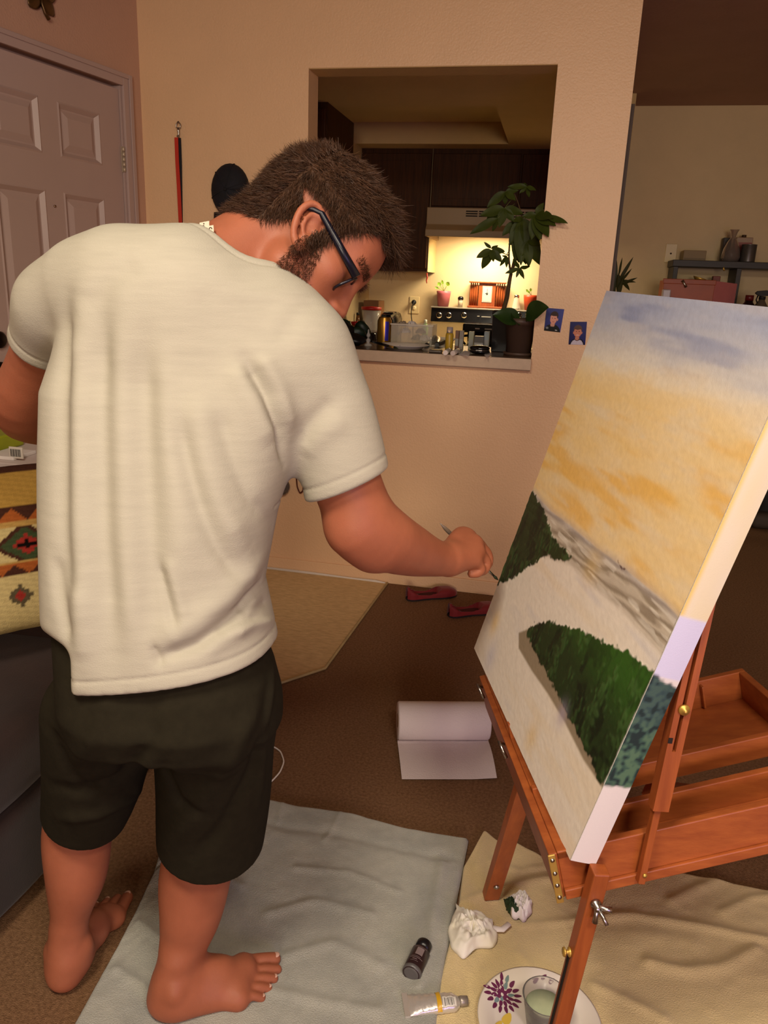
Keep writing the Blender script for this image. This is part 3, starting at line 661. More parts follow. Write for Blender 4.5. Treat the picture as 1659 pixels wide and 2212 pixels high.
Vt = V-0.12*(U-CW)                          # brush direction leans a little
def streak(cu, cv, seed): return noise2((NU, NV), (cu, cv), seed)
s1 = 0.5*streak(4, 26, 1)+0.3*streak(7, 60, 2)+0.2*streak(30, 110, 3); s2 = 0.45*streak(3, 17, 4)+0.35*streak(5, 40, 5)+0.2*streak(9, 90, 8); fine = 0.6*streak(60, 140, 6)+0.4*streak(130, 165, 7)
def blend(c, m, col): return c*(1-m[..., None])+np.asarray(col)*m[..., None]
col = np.ones((NU, NV, 3))*L3((232, 222, 206))
# sky: blue at the top, lilac veil, then yellow
blue = line_y(U, [(1255, 760), (1400, 790), (1520, 820), (1659, 880)])
ridge = line_y(U, [(1150, 1060), (1190, 1105), (1230, 1135), (1290, 1185), (1345, 1225), (1400, 1272), (1440, 1305), (1462, 1330)])
foot_ = line_y(U, [(1180, 1195), (1235, 1212), (1290, 1262), (1350, 1312), (1400, 1365), (1432, 1400)])
tb = sstep(-0.035, 0.09, V-blue+0.05*(s2-0.5))
yel = sstep(0.02, -0.05, V-blue+0.06*(s1-0.5))
col = blend(col, yel*(0.55+0.45*s1), L3((236, 202, 136)))
col = blend(col, yel*sstep(0.46, 0.74, s2)*0.75, L3((232, 180, 84)))
col = blend(col, yel*sstep(0.55, 0.8, 1-s1)*0.45, L3((226, 208, 178)))
col = blend(col, tb*(0.82+0.18*s1), L3((164, 172, 200)))
col = blend(col, tb*sstep(0.5, 0.75, s2)*0.6, L3((126, 136, 176)))
col = blend(col, tb*sstep(0.55, 0.75, 1-s1)*0.3, L3((186, 180, 186)))
# water and pale ground below the ridge
below = sstep(0.002, -0.002, V-ridge)
col = blend(col, below, L3((232, 221, 208)))
lk = sstep(0, -0.02, V-foot_)
col = blend(col, lk*sstep(0.56, 0.8, s2)*0.22, L3((226, 196, 142)))
col = blend(col, lk*sstep(0.6, 0.85, 1-s2)*0.35, L3((190, 190, 206)))
# grey mountain strokes between ridge and foot
mt = sstep(0.003, -0.002, V-ridge)*sstep(-0.012, 0.006, V-foot_); rel = (V-foot_)/np.maximum(ridge-foot_, 1e-3)
mstr = noise2((NU, NV), (10, 90), 11); sl = (V*1.0-U*0.05)
bands = 0.5+0.5*np.sin(rel*16+5*mstr+U*25)
col = blend(col, mt*0.85, L3((160, 146, 128)))
col = blend(col, mt*sstep(0.55, 0.9, bands)*0.8, L3((198, 186, 170)))
col = blend(col, mt*sstep(0.6, 0.95, 1-bands)*0.55, L3((124, 110, 92)))
col = blend(col, mt*sstep(0.66, 0.8, streak(12, 150, 27))*0.6, L3((226, 218, 206)))
mist = sstep(0.014, 0.0, np.abs(V-ridge)); col = blend(col, mist*0.5, L3((176, 168, 170)))
# dark trees: left clump, right wedge and its muddy shore
rag = 0.010*(fine-0.5)+0.006*(streak(90, 110, 21)-0.5)
def region(px): return poly_sd(U, V, [cuv(*p) for p in px])
sh = region([(1122, 1368), (1142, 1360), (1180, 1380), (1240, 1500), (1320, 1690), (1308, 1708), (1262, 1640), (1222, 1560), (1185, 1498), (1150, 1448), (1122, 1400)])
col = blend(col, sstep(0.004, -0.002, sh), L3((148, 132, 110)))
d1 = region([(1140, 1040), (1165, 1085), (1182, 1118), (1196, 1160), (1225, 1188), (1236, 1208), (1222, 1214), (1180, 1202), (1142, 1226), (1108, 1252), (1050, 1275), (1060, 1200)])+rag
d2 = region([(1138, 1366), (1152, 1350), (1192, 1342), (1250, 1360), (1310, 1388), (1362, 1410), (1402, 1440), (1440, 1462), (1330, 1720), (1300, 1692), (1262, 1612), (1222, 1532), (1182, 1452), (1152, 1402)])+rag
tree = np.maximum(sstep(0.002, -0.002, d1), sstep(0.002, -0.002, d2))
light = sstep(0.50, 0.76, 0.35*streak(120, 100, 22)+0.30*streak(60, 46, 23)+0.35*streak(22, 14, 26)); dark = sstep(0.46, 0.70, 0.40*streak(90, 70, 24)+0.60*streak(26, 18, 25))
g = np.ones((NU, NV, 3))*L3((38, 54, 28))
top2 = sstep(-0.10, -0.01, d2)*(d2 < 0)
upper = sstep(0.10, 0.30, (V-line_y(U, [(1180, 1452), (1222, 1532), (1262, 1612), (1300, 1692)]))/0.5)*(d2 < 0.01)
g = blend(g, upper, L3((50, 90, 30))); g = blend(g, dark*0.8*(1-0.55*upper), L3((24, 30, 20))); g = blend(g, light*(0.35+0.4*upper), L3((72, 104, 54)))
col = col*(1-tree[..., None])+g*tree[..., None]
# stains and a small reddish mark
for (x, y, r, c, a) in [(1070, 1345, .016, (226, 184, 96), .6), (1150, 1590, .015, (224, 186, 110), .5), (1280, 1225, .02, (226, 190, 120), .4), (1215, 1545, .012, (170, 158, 180), .6), (1060, 1420, .02, (186, 184, 206), .5)]:
    p = cuv(x, y); col = blend(col, a*np.exp(-(((U-p[0])/(r*1.3))**2+((V-p[1])/(r*1.6))**2)), L3(c))
col = blend(col, sstep(0.002, -0.001, region([(1336, 1212), (1342, 1222), (1352, 1230), (1344, 1232)]) + 0.4*rag), L3((70, 24, 20)))
col *= (0.95+0.1*fine)[..., None]
hgt = 0.0008+0.0003*fine+tree*(0.0006+0.0009*light)+mt*0.0006*bands
P = CV_O+U[..., None]*CV_A+V[..., None]*CV_B+hgt[..., None]*CV_N
idx = np.arange(NU*NV).reshape(NU, NV)
F = np.stack([idx[:-1, :-1], idx[1:, :-1], idx[1:, 1:], idx[:-1, 1:]], -1).reshape(-1, 4)
paint_m = mat('acrylic_paint', (200, 200, 200), rough=0.42, spec=0.4, attr='paint', bump=0.08, bscale=600)
painting = thing('painting', 'large unfinished landscape canvas with yellow sky and dark green trees on the easel', 'painting', CV_O)
raw_mesh('painted_face', P.reshape(-1, 3), F, paint_m, painting, attr=np.concatenate([col.reshape(-1, 3), np.ones((NU*NV, 1))], 1))
# wrapped sides: near side carries the paint over the edge
def side_grid(n1, n2, fn):
    a = np.linspace(0, 1, n1); b = np.linspace(0, 1, n2); A_, B_ = np.meshgrid(a, b, indexing='ij'); return A_, B_, fn(A_, B_)
A_, B_, Ps = side_grid(340, 24, lambda s, t: CV_O+(s*CH_)[..., None]*CV_B-(t*CT)[..., None]*CV_N-0.0*CV_A)
Ps = Ps-CV_A*(0.0006+0.002*np.sin(np.pi*B_)*0.3)[..., None]
vs = A_*CH_; nz = 0.45*noise2(A_.shape, (150, 7), 31)+0.35*noise2(A_.shape, (70, 4), 34)+0.2*noise2(A_.shape, (30, 9), 35); nz2 = noise2(A_.shape, (14, 2), 32)
cs = np.ones(A_.shape+(3,))*L3((222, 212, 210))
v0, v1 = cuv(1308, 1702)[1], cuv(1411, 1458)[1]; vy = cuv(1468, 1330)[1]
cs = blend(cs, sstep(vy-0.004, vy+0.004, vs)*(0.35+0.4*nz2), L3((222, 204, 150)))
cs = blend(cs, sstep(vy-0.004, vy+0.004, vs)*sstep(0.22, 0.0, B_)*0.8, L3((226, 190, 84)))
cs = blend(cs, sstep(v1-0.002, v1+0.002, vs)*sstep(vy+0.003, vy-0.003, vs), L3((206, 202, 230)))
gs = sstep(v0-0.003, v0+0.002, vs+0.006*(nz-0.5)-0.006*B_)*sstep(v1+0.003, v1-0.002, vs+0.010*(nz-0.5)+0.010*B_)
gc = np.ones(A_.shape+(3,))*L3((58, 84, 74)); gc = blend(gc, sstep(0.45, 0.62, nz), L3((84, 112, 88))); gc = blend(gc, sstep(0.4, 0.75, (vs-v0)/(v1-v0))*0.6, L3((50, 66, 76))); gc = blend(gc, sstep(0.56, 0.66, 1-nz), L3((36, 50, 50)))
cs = cs*(1-gs[..., None])+gc*gs[..., None]
ii = np.arange(A_.size).reshape(A_.shape); Fs = np.stack([ii[:-1, :-1], ii[1:, :-1], ii[1:, 1:], ii[:-1, 1:]], -1).reshape(-1, 4)
raw_mesh('painted_edge', Ps.reshape(-1, 3), Fs, paint_m, painting, attr=np.concatenate([cs.reshape(-1, 3), np.ones((A_.size, 1))], 1))
primed_m = mat('primed_canvas', (232, 226, 218), rough=0.8, var=0.02, bump=0.2, bscale=900)
pine_m = wood('stretcher_pine', (186, 150, 100), (160, 122, 78), (1, 8, 8))
q = lambda a, b, t: CV_O+a*CV_A+b*CV_B-t*CV_N
mb = MB()
mb.hexa([q(a, b, t) for b in (0.0, CH_) for (a, t) in ((0.0, 0.0), (CW, 0.0), (CW, 0.006), (0.0, 0.006))])
mb.hexa([q(a, b, t) for b in (0.0, 0.004) for (a, t) in ((0.0, 0.006), (CW, 0.006), (CW, CT), (0.0, CT))])
mb.hexa([q(a, b, t) for b in (CH_-0.004, CH_) for (a, t) in ((0.0, 0.006), (CW, 0.006), (CW, CT), (0.0, CT))])
for a0 in (0.0, CW-0.004): mb.hexa([q(a, b, t) for b in (0.004, CH_-0.004) for (a, t) in ((a0, 0.006), (a0+0.004, 0.006), (a0+0.004, CT), (a0, CT))])
mb.build('canvas_cloth', primed_m, painting)
for (a0, a1, b0, b1) in [(0.004, 0.045, 0.004, CH_-0.004), (CW-0.045, CW-0.004, 0.004, CH_-0.004), (0.045, CW-0.045, 0.004, 0.045), (0.045, CW-0.045, CH_-0.045, CH_-0.004)]:
    MB().hexa([q(a, b, t) for b in (b0, b1) for (a, t) in ((a0, 0.012), (a1, 0.012), (a1, CT-0.003), (a0, CT-0.003))]).build('stretcher_bar', pine_m, painting)
# ------------------------------------------------------------------ box easel: tilted box frame with two trays, sliding strut, three legs
BX_O = np.array([0.090, 0.934, 0.477])
BX = np.array([[0.930, -0.265, -0.254], [0.269, 0.963, -0.023], [0.250, -0.047, 0.967]])     # columns: along the trays, across, up
def bx(u, v, w): return BX_O+BX @ np.array([u, v, w])
easel_c, easel_d = (170, 92, 44), (142, 70, 34)
ew_u = mat('easel_wood', easel_c, rough=0.42, c2=easel_d, vscale=3.0, stretch=(3, 14, 22), bump=0.06, bscale=40, bstretch=(2, 12, 16))
ew_l = mat('easel_leg_wood', (166, 88, 42), rough=0.42, c2=(140, 70, 34), vscale=3.0, stretch=(20, 20, 2), bump=0.06, bscale=40, bstretch=(14, 14, 2))
brass_m = mat('brass', (206, 168, 84), rough=0.42, metal=0.7, var=0.05)
steel_m = mat('steel', (178, 174, 168), rough=0.28, metal=1.0, var=0.03)
dark_m = mat('dark_slot', (26, 16, 10), rough=0.8)
easel = thing('easel', 'reddish wooden box easel with brass fittings holding the painting, on the yellow towel', 'easel', (0.09, 1.0, 0.0))
def eb(name, lo, hi, m=None, parent=None, bevel=0.0015, **k): return MB().box(lo, hi, BX, BX_O).build(name, m or ew_u, parent or easel, bevel=bevel, **k)
HB = 0.075
eb('front_board', (0.0, 0.0, 0.0), (0.46, 0.012, HB))
eb('front_moulding', (0.0, -0.006, 0.0), (0.46, 0.0, 0.016))
eb('side_board', (-0.012, 0.0, 0.0), (0.0, 0.56, HB))
eb('tray_floor', (0.0, 0.012, 0.026), (0.46, 0.068, 0.032))
eb('tray_wall', (0.0, 0.068, 0.0), (0.46, 0.080, HB))
eb('tray_rib', (0.0, 0.036, 0.032), (0.46, 0.042, 0.050))
eb('tray_divider', (0.062, 0.012, 0.032), (0.066, 0.068, 0.062))
eb('tray_wall', (0.0, 0.138, 0.046), (0.43, 0.150, 0.084))
eb('tray_floor', (0.0, 0.150, 0.046), (0.42, 0.302, 0.052))
eb('tray_wall', (0.0, 0.302, 0.030), (0.43, 0.314, 0.104))
eb('tray_end', (0.418, 0.150, 0.046), (0.430, 0.302, 0.104))
eb('tray_divider', (0.345, 0.290, 0.056), (0.349, 0.302, 0.098))
eb('canvas_shelf', (0.0, 0.0, HB-0.012), (0.048, 0.56, HB+0.0015))
eb('rear_board', (0.446, 0.0, 0.0), (0.460, 0.345, HB*0.8))
# brass corner strip with screws on the end of the side board
strip = MB().box((-0.0145, -0.0080, -0.001), (-0.0040, -0.0056, HB+0.005), BX, BX_O).build('corner_strip', brass_m, easel, bevel=0.0012)
for w in (0.010, 0.030, 0.050, 0.072): MB().lathe([(0.0028, 0), (0.0032, 0.0012), (0.0, 0.0016)], 10, BX @ np.array([0, -1, 0]), bx(-0.0092, -0.0080, w)).build('screw', steel_m, strip)
# latch hooks on the side board
for v in (0.30, 0.52): MB().tube([bx(-0.014, v, HB-0.006), bx(-0.022, v-0.004, HB+0.004), bx(-0.020, v-0.016, HB-0.004), bx(-0.016, v-0.020, HB-0.020)], 0.003, 8).build('latch_hook', steel_m, easel)
# sliding strut in front of the near board
ax = unit(bx(0.216, -0.014, 0.335)-bx(0.108, -0.014, 0.020)); sx = unit(np.cross(BX[:, 1], ax)); sy = BX[:, 1]
SM = np.array([sx, sy, ax]).T; s0 = bx(0.108, -0.014, 0.020)
def sb(name, lo, hi, m=None, parent=None, bevel=0.0015): return MB().box(lo, hi, SM, s0).build(name, m or ew_l, parent or easel, bevel=bevel)
Ls = np.linalg.norm(bx(0.222, -0.014, 0.335)-s0)
sb('strut_slide', (-0.004, -0.004, -0.012), (0.006, 0.008, 0.16))
arm = MB(); 
arm.box((-0.0105, -0.012, 0.110), (-0.0025, 0.006, 0.47), SM, s0).box((0.0025, -0.012, 0.110), (0.0115, 0.006, 0.47), SM, s0).box((-0.0025, -0.012, 0.110), (0.0025, 0.006, 0.200), SM, s0).box((-0.0025, -0.012, 0.46), (0.0025, 0.006, 0.47), SM, s0).box((-0.0025, -0.001, 0.200), (0.0025, 0.006, 0.46), SM, s0)
strut = arm.build('strut_arm', ew_l, easel)
MB().lathe([(0.0068, 0.0), (0.0078, 0.002), (0.0070, 0.004), (0.003, 0.005), (0.0022, 0.008), (0.0, 0.008)], 18, -sy, s0+SM @ np.array([0.0005, -0.012, 0.262])).build('brass_knob', brass_m, strut)
MB().lathe([(0.003, 0), (0.003, 0.002), (0.0, 0.002)], 10, -sy, s0+SM @ np.array([0.002, -0.004, 0.004])).build('screw', brass_m, easel)
MB().box((-0.0108, -0.0124, 0.212), (-0.005, -0.0118, 0.220), SM, s0).build('catch_hole', dark_m, strut)
# bars behind the canvas
for a0 in (0.16, 0.40):
    MB().hexa([CV_O+a*CV_A+b*CV_B-t*CV_N for b in (-0.01, 0.60) for (a, t) in ((a0, CT+0.001), (a0+0.03, CT+0.001), (a0+0.03, CT+0.016), (a0, CT+0.016))]).build('lid_bar', ew_l, easel, bevel=0.0015)
def leg(top, bot, w, d, side, nm='leg'):
    t = np.array(top); b = np.array(bot); a_ = unit(b-t); s_ = unit(np.array(side)-a_*(np.array(side) @ a_)); n_ = np.cross(a_, s_)
    return MB().hexa([p+s_*i*w/2+n_*j*d/2 for p in (b, t) for (i, j) in ((-1, -1), (1, -1), (1, 1), (-1, 1))]).build(nm, ew_l, easel, bevel=0.002), a_, s_, n_
# near leg
ftop = bx(0.050, -0.026, 0.056); fbot = np.array([ftop[0]-0.048, ftop[1]+0.012, 0.010])
fl, a_, s_, n_ = leg(ftop, fbot, 0.023, 0.022, BX[:, 0])
if n_ @ np.array([0, -1, 0]) < 0: n_ = -n_
wn = MB().lathe([(0.0075, 0), (0.0075, 0.004), (0.0045, 0.006), (0.0045, 0.012), (0.0, 0.012)], 14, n_, ftop+a_*0.048+n_*0.011).build('wing_nut', steel_m, fl)
c = ftop+a_*0.048+n_*0.017
MB().tube([c, c+s_*0.012+n_*0.004, c+s_*0.019+n_*0.006], [0.004, 0.0035, 0.0045], 8).build('wing', steel_m, fl)
MB().tube([c, c+a_*0.012+n_*0.004, c+a_*0.022+n_*0.006], [0.004, 0.0035, 0.0045], 8).build('wing', steel_m, fl)
MB().tube([c, c+n_*0.012+s_*0.006+a_*0.006, c+n_*0.020+s_*0.010+a_*0.012], [0.003, 0.0028, 0.0028], 8).build('bolt', steel_m, fl)
MB().lathe([(0.0065, 0), (0.007, 0.002), (0.003, 0.0035), (0.003, 0.007), (0.007, 0.0085), (0.006, 0.0105), (0.0, 0.0105)], 16, -s_, ftop+a_*0.150-s_*0.0115).build('brass_knob', brass_m, fl)
MB().hexa([p-s_*0.0121+s_*i*0.0008+n_*j for p in (ftop+a_*0.40, ftop+a_*0.16) for (i, j) in ((-1, -0.003), (1, -0.003), (1, 0.003), (-1, 0.003))]).build('leg_slot', dark_m, fl)
# far left leg
bb = PZ(1060, 1935, 0.016); bt = PZ(1150, 1640, 0.46)
bl, a2, s2_, n2 = leg(bt, bb, 0.034, 0.022, BX[:, 0])
n2 = n2 if n2 @ np.array([0, -1, 0]) > 0 else -n2
MB().lathe([(0.006, 0), (0.006, 0.003), (0.003, 0.005), (0.0, 0.006)], 12, n2, bt+(bb-bt)*0.88+n2*0.011).build('screw', steel_m, bl)
# rear leg running out to the right
rt = bx(0.20, 0.20, -0.012); rb = np.array([1.18, 1.98, 0.012])
rl_, a3, s3, n3 = leg(rt, rb, 0.030, 0.024, (0, 0, 1.0))
n3 = n3 if n3 @ np.array([0, -1, 0]) > 0 else -n3
MB().lathe([(0.005, 0), (0.005, 0.004), (0.0, 0.005)], 12, n3, rt+(rb-rt)*0.30+n3*0.012).build('screw', brass_m, rl_)
# ------------------------------------------------------------------ hair, beard, glasses, brush, neck tag
rng = np.random.RandomState(7)
def strands(name, roots, dirs, length, width, m, parent, curl=0.3, droop=None, seg=3):
    n = len(roots); L_ = length*(0.6+0.8*rng.rand(n)); V = []; ring = []
    side = np.cross(dirs, rng.randn(n, 3)); side /= np.linalg.norm(side, axis=1)[:, None]
    bend = rng.randn(n, 3)*curl
    p = roots.copy(); d = dirs.copy(); P = []
    for i in range(seg+1):
        w = width*(1-0.85*i/seg); P.append(p-side*w); P.append(p+side*w)
        d = d+bend/seg+(0 if droop is None else droop/seg); d /= np.linalg.norm(d, axis=1)[:, None]; p = p+d*(L_/seg)[:, None]
    V = np.stack(P, 1).reshape(-1, 3); b = np.arange(n)[:, None]*(2*(seg+1))
    F = np.concatenate([np.stack([b[:, 0]+2*i, b[:, 0]+2*i+1, b[:, 0]+2*i+3, b[:, 0]+2*i+2], -1) for i in range(seg)])
    return raw_mesh(name, V, F, m, parent, smooth=False)
bN = vnormals(bv, bf); q = (bv-HC) @ HM.T; l_, f_, u_ = q.T
inhead = (np.abs(l_) < 0.10) & (f_ > -0.16) & (f_ < 0.13) & (u_ > -0.12) & (u_ < 0.16)
# hairline: above forehead, receding temples, sideburn, nape
line_front = np.interp(f_, [-0.13, -0.10, -0.06, -0.02, 0.008, 0.014, 0.034, 0.040, 0.055, 0.072, 0.085, 0.1], [-0.070, -0.066, -0.048, -0.006, 0.030, -0.020, -0.020, 0.030, 0.050, 0.080, 0.075, 0.070])
hairmask = inhead & (u_ > line_front) & (f_ < 0.088)
earside = (np.abs(l_) > 0.073) & (f_ > -0.045) & (f_ < 0.016) & (u_ < 0.036); hairmask &= ~earside
beardm = inhead & (u_ < -0.012) & (u_ > -0.13) & (f_ > 0.008) & (((f_ < 0.048+(-0.02-u_)*0.35)) | (u_ < -0.050)) & ~((np.abs(l_) < 0.022) & (u_ > -0.08) & (f_ > 0.083)) & (f_ > 0.01+0.15*np.maximum(0, -0.06-u_)*0) & ~((np.abs(l_) > 0.073) & (f_ < 0.012))
cand = np.nonzero(hairmask)[0]
pick = cand[rng.randint(0, len(cand), 40000)]
r0 = bv[pick]+rng.randn(len(pick), 3)*0.0012; nn_ = bN[pick]
ql = q[pick]
flow = np.outer(np.ones(len(pick)), HF*0.55)-HU*np.where(ql[:, 2] < 0.06, 0.7, 0.05)[:, None]-HF*np.where(ql[:, 1] < -0.06, 1.0, 0.0)[:, None]
dd = nn_*0.13+flow*1.0+rng.randn(len(pick), 3)*0.17; dd /= np.linalg.norm(dd, axis=1)[:, None]
thick = np.interp(u_[pick], [-0.07, 0.0, 0.08, 0.14], [0.35, 0.55, 1.0, 1.15])
# base cap of hair, lumpy, following the scalp
hc = np.nonzero(hairmask)[0]; hs = set(hc.tolist()); keep = hairmask[bf].all(1); hf = bf[keep]; used = np.unique(hf); mp = -np.ones(len(bv), int); mp[used] = np.arange(len(used))
hv = bv[used]; hq = q[used]
lump = 0.004*np.sin(hq[:, 0]*90+3*np.sin(hq[:, 1]*60))+0.003*np.sin(hq[:, 1]*120+hq[:, 2]*70)
edge = np.clip((u_[used]-line_front[used])/0.03, 0, 1)
hv = hv+bN[used]*((0.002+np.interp(u_[used], [-0.07, 0.0, 0.08, 0.14], [0.000, 0.001, 0.004, 0.006])+0.3*lump*np.interp(u_[used], [0.0, 0.08], [0.2, 1.0]))*edge)[:, None]
hair = raw_mesh('hair', hv, mp[hf], hair_m, person)
off = (0.003+np.interp(u_[pick], [-0.07, 0.0, 0.08, 0.14], [0.0, 0.002, 0.007, 0.010]))*np.clip((u_[pick]-line_front[pick])/0.03, 0, 1)
st = strands('hair_strands', r0+nn_*off[:, None], dd, 0.013, 0.0005, hair_m, hair, 0.35, -HU*0.0)
st['kind'] = 'stuff'
# longer tousled fringe at the front of the crown
fc = np.nonzero(hairmask & (u_ > 0.085) & (f_ > 0.02))[0]; pf_ = fc[rng.randint(0, len(fc), 3500)]
dd = bN[pf_]*0.35+HF*0.9+rng.randn(len(pf_), 3)*0.3; dd /= np.linalg.norm(dd, axis=1)[:, None]
st2 = strands('hair_fringe', bv[pf_]+bN[pf_]*0.008, dd, 0.030, 0.0006, hair_m, hair, 0.6, -HU*0.6+HF*0.1, 4); st2['kind'] = 'stuff'
bc = np.nonzero(beardm)[0]; pb = bc[rng.randint(0, len(bc), 15000)]
dd = bN[pb]*0.6-HU*0.7+HF*0.25+rng.randn(len(pb), 3)*0.25; dd /= np.linalg.norm(dd, axis=1)[:, None]
bd = strands('beard', bv[pb], dd, 0.009, 0.00035, beard_m, person, 0.4); bd['kind'] = 'stuff'
for sd_ in (-1, 1):
    eb_ = np.nonzero(inhead & (np.abs(u_-0.030) < 0.006) & (np.abs(l_*sd_-0.034) < 0.022) & (f_ > 0.06))[0]
    pe = eb_[rng.randint(0, len(eb_), 400)]; dd = bN[pe]*0.4-np.sign(-l_[pe])[:, None]*HL*0.7+HU*0.2+rng.randn(len(pe), 3)*0.2; dd /= np.linalg.norm(dd, axis=1)[:, None]
    strands('eyebrow', bv[pe], dd, 0.008, 0.00035, beard_m, person, 0.3)
# glasses
frame_m = mat('navy_glasses_frame', (12, 12, 26), rough=0.3, spec=0.5, var=0.02)
lens_m = mat('clear_lens', (235, 238, 235), rough=0.02, trans=1.0, ior=1.2, var=0.0)
hinge = PD(770, 598, 1.124); earhook = PD(694, 460, 1.106)
glasses = thing('eyeglasses', 'dark navy framed glasses on the painter\'s face', 'glasses', HC)
gF = unit(hinge-earhook); gL = unit(HL-gF*(HL @ gF)); gU = np.cross(gF, gL); gU = gU if gU @ HU > 0 else -gU
wid = 0.140
MB().tube([earhook-gF*0.022-gU*0.022, earhook-gF*0.010-gU*0.008, earhook, earhook+(hinge-earhook)*0.5, hinge], [0.002, 0.0024, 0.0028, 0.0036, 0.0042], 8, flat=1.6).build('temple', frame_m, glasses)
o2 = gL*wid
MB().tube([earhook+o2-gF*0.022-gU*0.022, earhook+o2-gF*0.010-gU*0.008, earhook+o2, earhook+o2+(hinge-earhook)*0.5, hinge+o2], [0.002, 0.0024, 0.0028, 0.0036, 0.0042], 8, flat=1.6).build('temple', frame_m, glasses)
gD = unit(-gU*0.93-gF*0.10)                    # lenses hang down, tilted in
for k in (0, 1):
    c0 = hinge+gL*(0.006 if k == 0 else wid-0.058); w_, h_ = 0.052, 0.036
    loop = [c0+gL*(w_*(0.5-0.5*math.copysign(abs(math.cos(t))**0.5, math.cos(t))))+gD*(h_*(0.42-0.5*math.copysign(abs(math.sin(t))**0.6, math.sin(t)))) for t in np.linspace(0, 2*math.pi, 29)]
    rim = MB().tube(loop, 0.0021, 8, caps=False).build('rim', frame_m, glasses)
    ctr = sum(loop[:-1])/28; MB().add([ctr+gF*0.0006]+[ctr+(p-ctr)*0.98+gF*0.0004 for p in loop[:-1]]+[ctr-gF*0.0006]+[ctr+(p-ctr)*0.98-gF*0.0004 for p in loop[:-1]],
        [(0, 1+i, 1+(i+1) % 28) for i in range(28)]+[(29, 30+(i+1) % 28, 30+i) for i in range(28)]+[(1+i, 30+i, 30+(i+1) % 28, 1+(i+1) % 28) for i in range(28)]).build('lens', lens_m, rim)
MB().tube([hinge+gL*0.056+gD*0.004, hinge+gL*0.070-gD*0.001, hinge+gL*(wid-0.058)+gD*0.004], 0.0024, 8).build('bridge', frame_m, glasses)
# paint brush: pointed clear handle end, ferrule, dark-tipped hairs touching the canvas edge
b0, b1 = PD(950, 1130, 1.462), PD(1076, 1253, 1.592); bdv = unit(b1-b0); Lb = np.linalg.norm(b1-b0)
brush = thing('paintbrush', 'thin paintbrush in the painter\'s hand touching the left edge of the canvas', 'paintbrush', b0)
handle_m = mat('brush_handle', (120, 104, 92), rough=0.2, spec=0.7, var=0.1); bristle_m = mat('green_bristles', (44, 54, 34), rough=0.7)
MB().lathe([(0.0004, 0), (0.0036, 0.018), (0.0042, 0.030), (0.0036, 0.05), (0.0026, Lb-0.060), (0.0022, Lb-0.045)], 12, bdv, b0).build('handle', handle_m, brush)
MB().lathe([(0.0023, Lb-0.046), (0.0026, Lb-0.030), (0.0022, Lb-0.018)], 12, bdv, b0).build('ferrule', steel_m, brush)
MB().lathe([(0.0022, Lb-0.018), (0.0034, Lb-0.010), (0.0006, Lb)], 10, bdv, b0).build('bristles', bristle_m, brush)
# ------------------------------------------------------------------ things on the floor
def resample(pts, n):
    pts = np.array(pts, float); d = np.r_[0, np.cumsum(np.linalg.norm(np.diff(pts, axis=0), axis=1))]; t = np.linspace(0, d[-1], n)
    return np.stack([np.interp(t, d, pts[:, i]) for i in range(pts.shape[1])], -1)
def smooth_curve(pts, n, it=2):
    p = resample(pts, n)
    for _ in range(it): p[1:-1] = 0.25*p[:-2]+0.5*p[1:-1]+0.25*p[2:]
    return p
def coons(bottom, top, left, right, n, m):
    b = smooth_curve(bottom, m); t = smooth_curve(top, m); l = smooth_curve(left, n); r = smooth_curve(right, n)
    u = np.linspace(0, 1, m)[None, :, None]; v = np.linspace(0, 1, n)[:, None, None]
    return (1-v)*b[None]+v*t[None]+(1-u)*l[:, None]+u*r[:, None]-((1-u)*(1-v)*b[0]+u*(1-v)*b[-1]+(1-u)*v*t[0]+u*v*t[-1])
def sheet(P, h, name, m, parent=None, z0=0.0):
    """cloth: top surface at height h over grid P (n,m,2), with a folded-down edge and an underside"""
    n, k = P.shape[:2]; edge = np.ones((n, k)); e = np.minimum.reduce([np.arange(n)[:, None]+0*edge, (n-1-np.arange(n))[:, None]+0*edge, np.arange(k)[None]+0*edge, (k-1-np.arange(k))[None]+0*edge])
    f = np.clip(e/2.0, 0, 1)**0.5; T = np.concatenate([P, (z0+0.002+h*f)[..., None]], -1); B = np.concatenate([P, np.full((n, k, 1), z0+0.0015)], -1)
    i = np.arange(n*k).reshape(n, k); q = np.stack([i[:-1, :-1], i[:-1, 1:], i[1:, 1:], i[1:, :-1]], -1).reshape(-1, 4)
    rim = np.concatenate([i[0, :], i[1:, -1], i[-1, -2::-1], i[-2:0:-1, 0]]); r2 = np.roll(rim, -1); s = np.stack([rim, r2, r2+n*k, rim+n*k], -1)
    return raw_mesh(name, np.concatenate([T.reshape(-1, 3), B.reshape(-1, 3)]), np.concatenate([q, q[:, ::-1]+n*k, s[:, ::-1]]), m, parent)
def creases(P, lines):
    h = np.zeros(P.shape[:2])
    for pts, w, a in lines:
        c = smooth_curve([PZ(x, y)[:2] for x, y in pts], 24); D = np.full(P.shape[:2], 9.0)
        for s_, e_ in zip(c[:-1], c[1:]):
            d = e_-s_; t = np.clip(((P-s_) @ d)/(d @ d+1e-12), 0, 1); D = np.minimum(D, np.linalg.norm(P-s_-t[..., None]*d, axis=-1))
        h += a*np.exp(-(D/w)**2)
    return h
px2 = lambda *L_: [PZ(x, y)[:2] for x, y in L_]
towel_g = mat('grey_blue_terry', (182, 180, 168), rough=1.0, spec=0.05, c2=(156, 156, 148), vscale=10, bump=0.9, bscale=420, sheen=0.3)
towel_y = mat('yellow_terry', (228, 204, 152), rough=1.0, spec=0.05, c2=(214, 192, 146), vscale=7, bump=0.7, bscale=420, sheen=0.3)
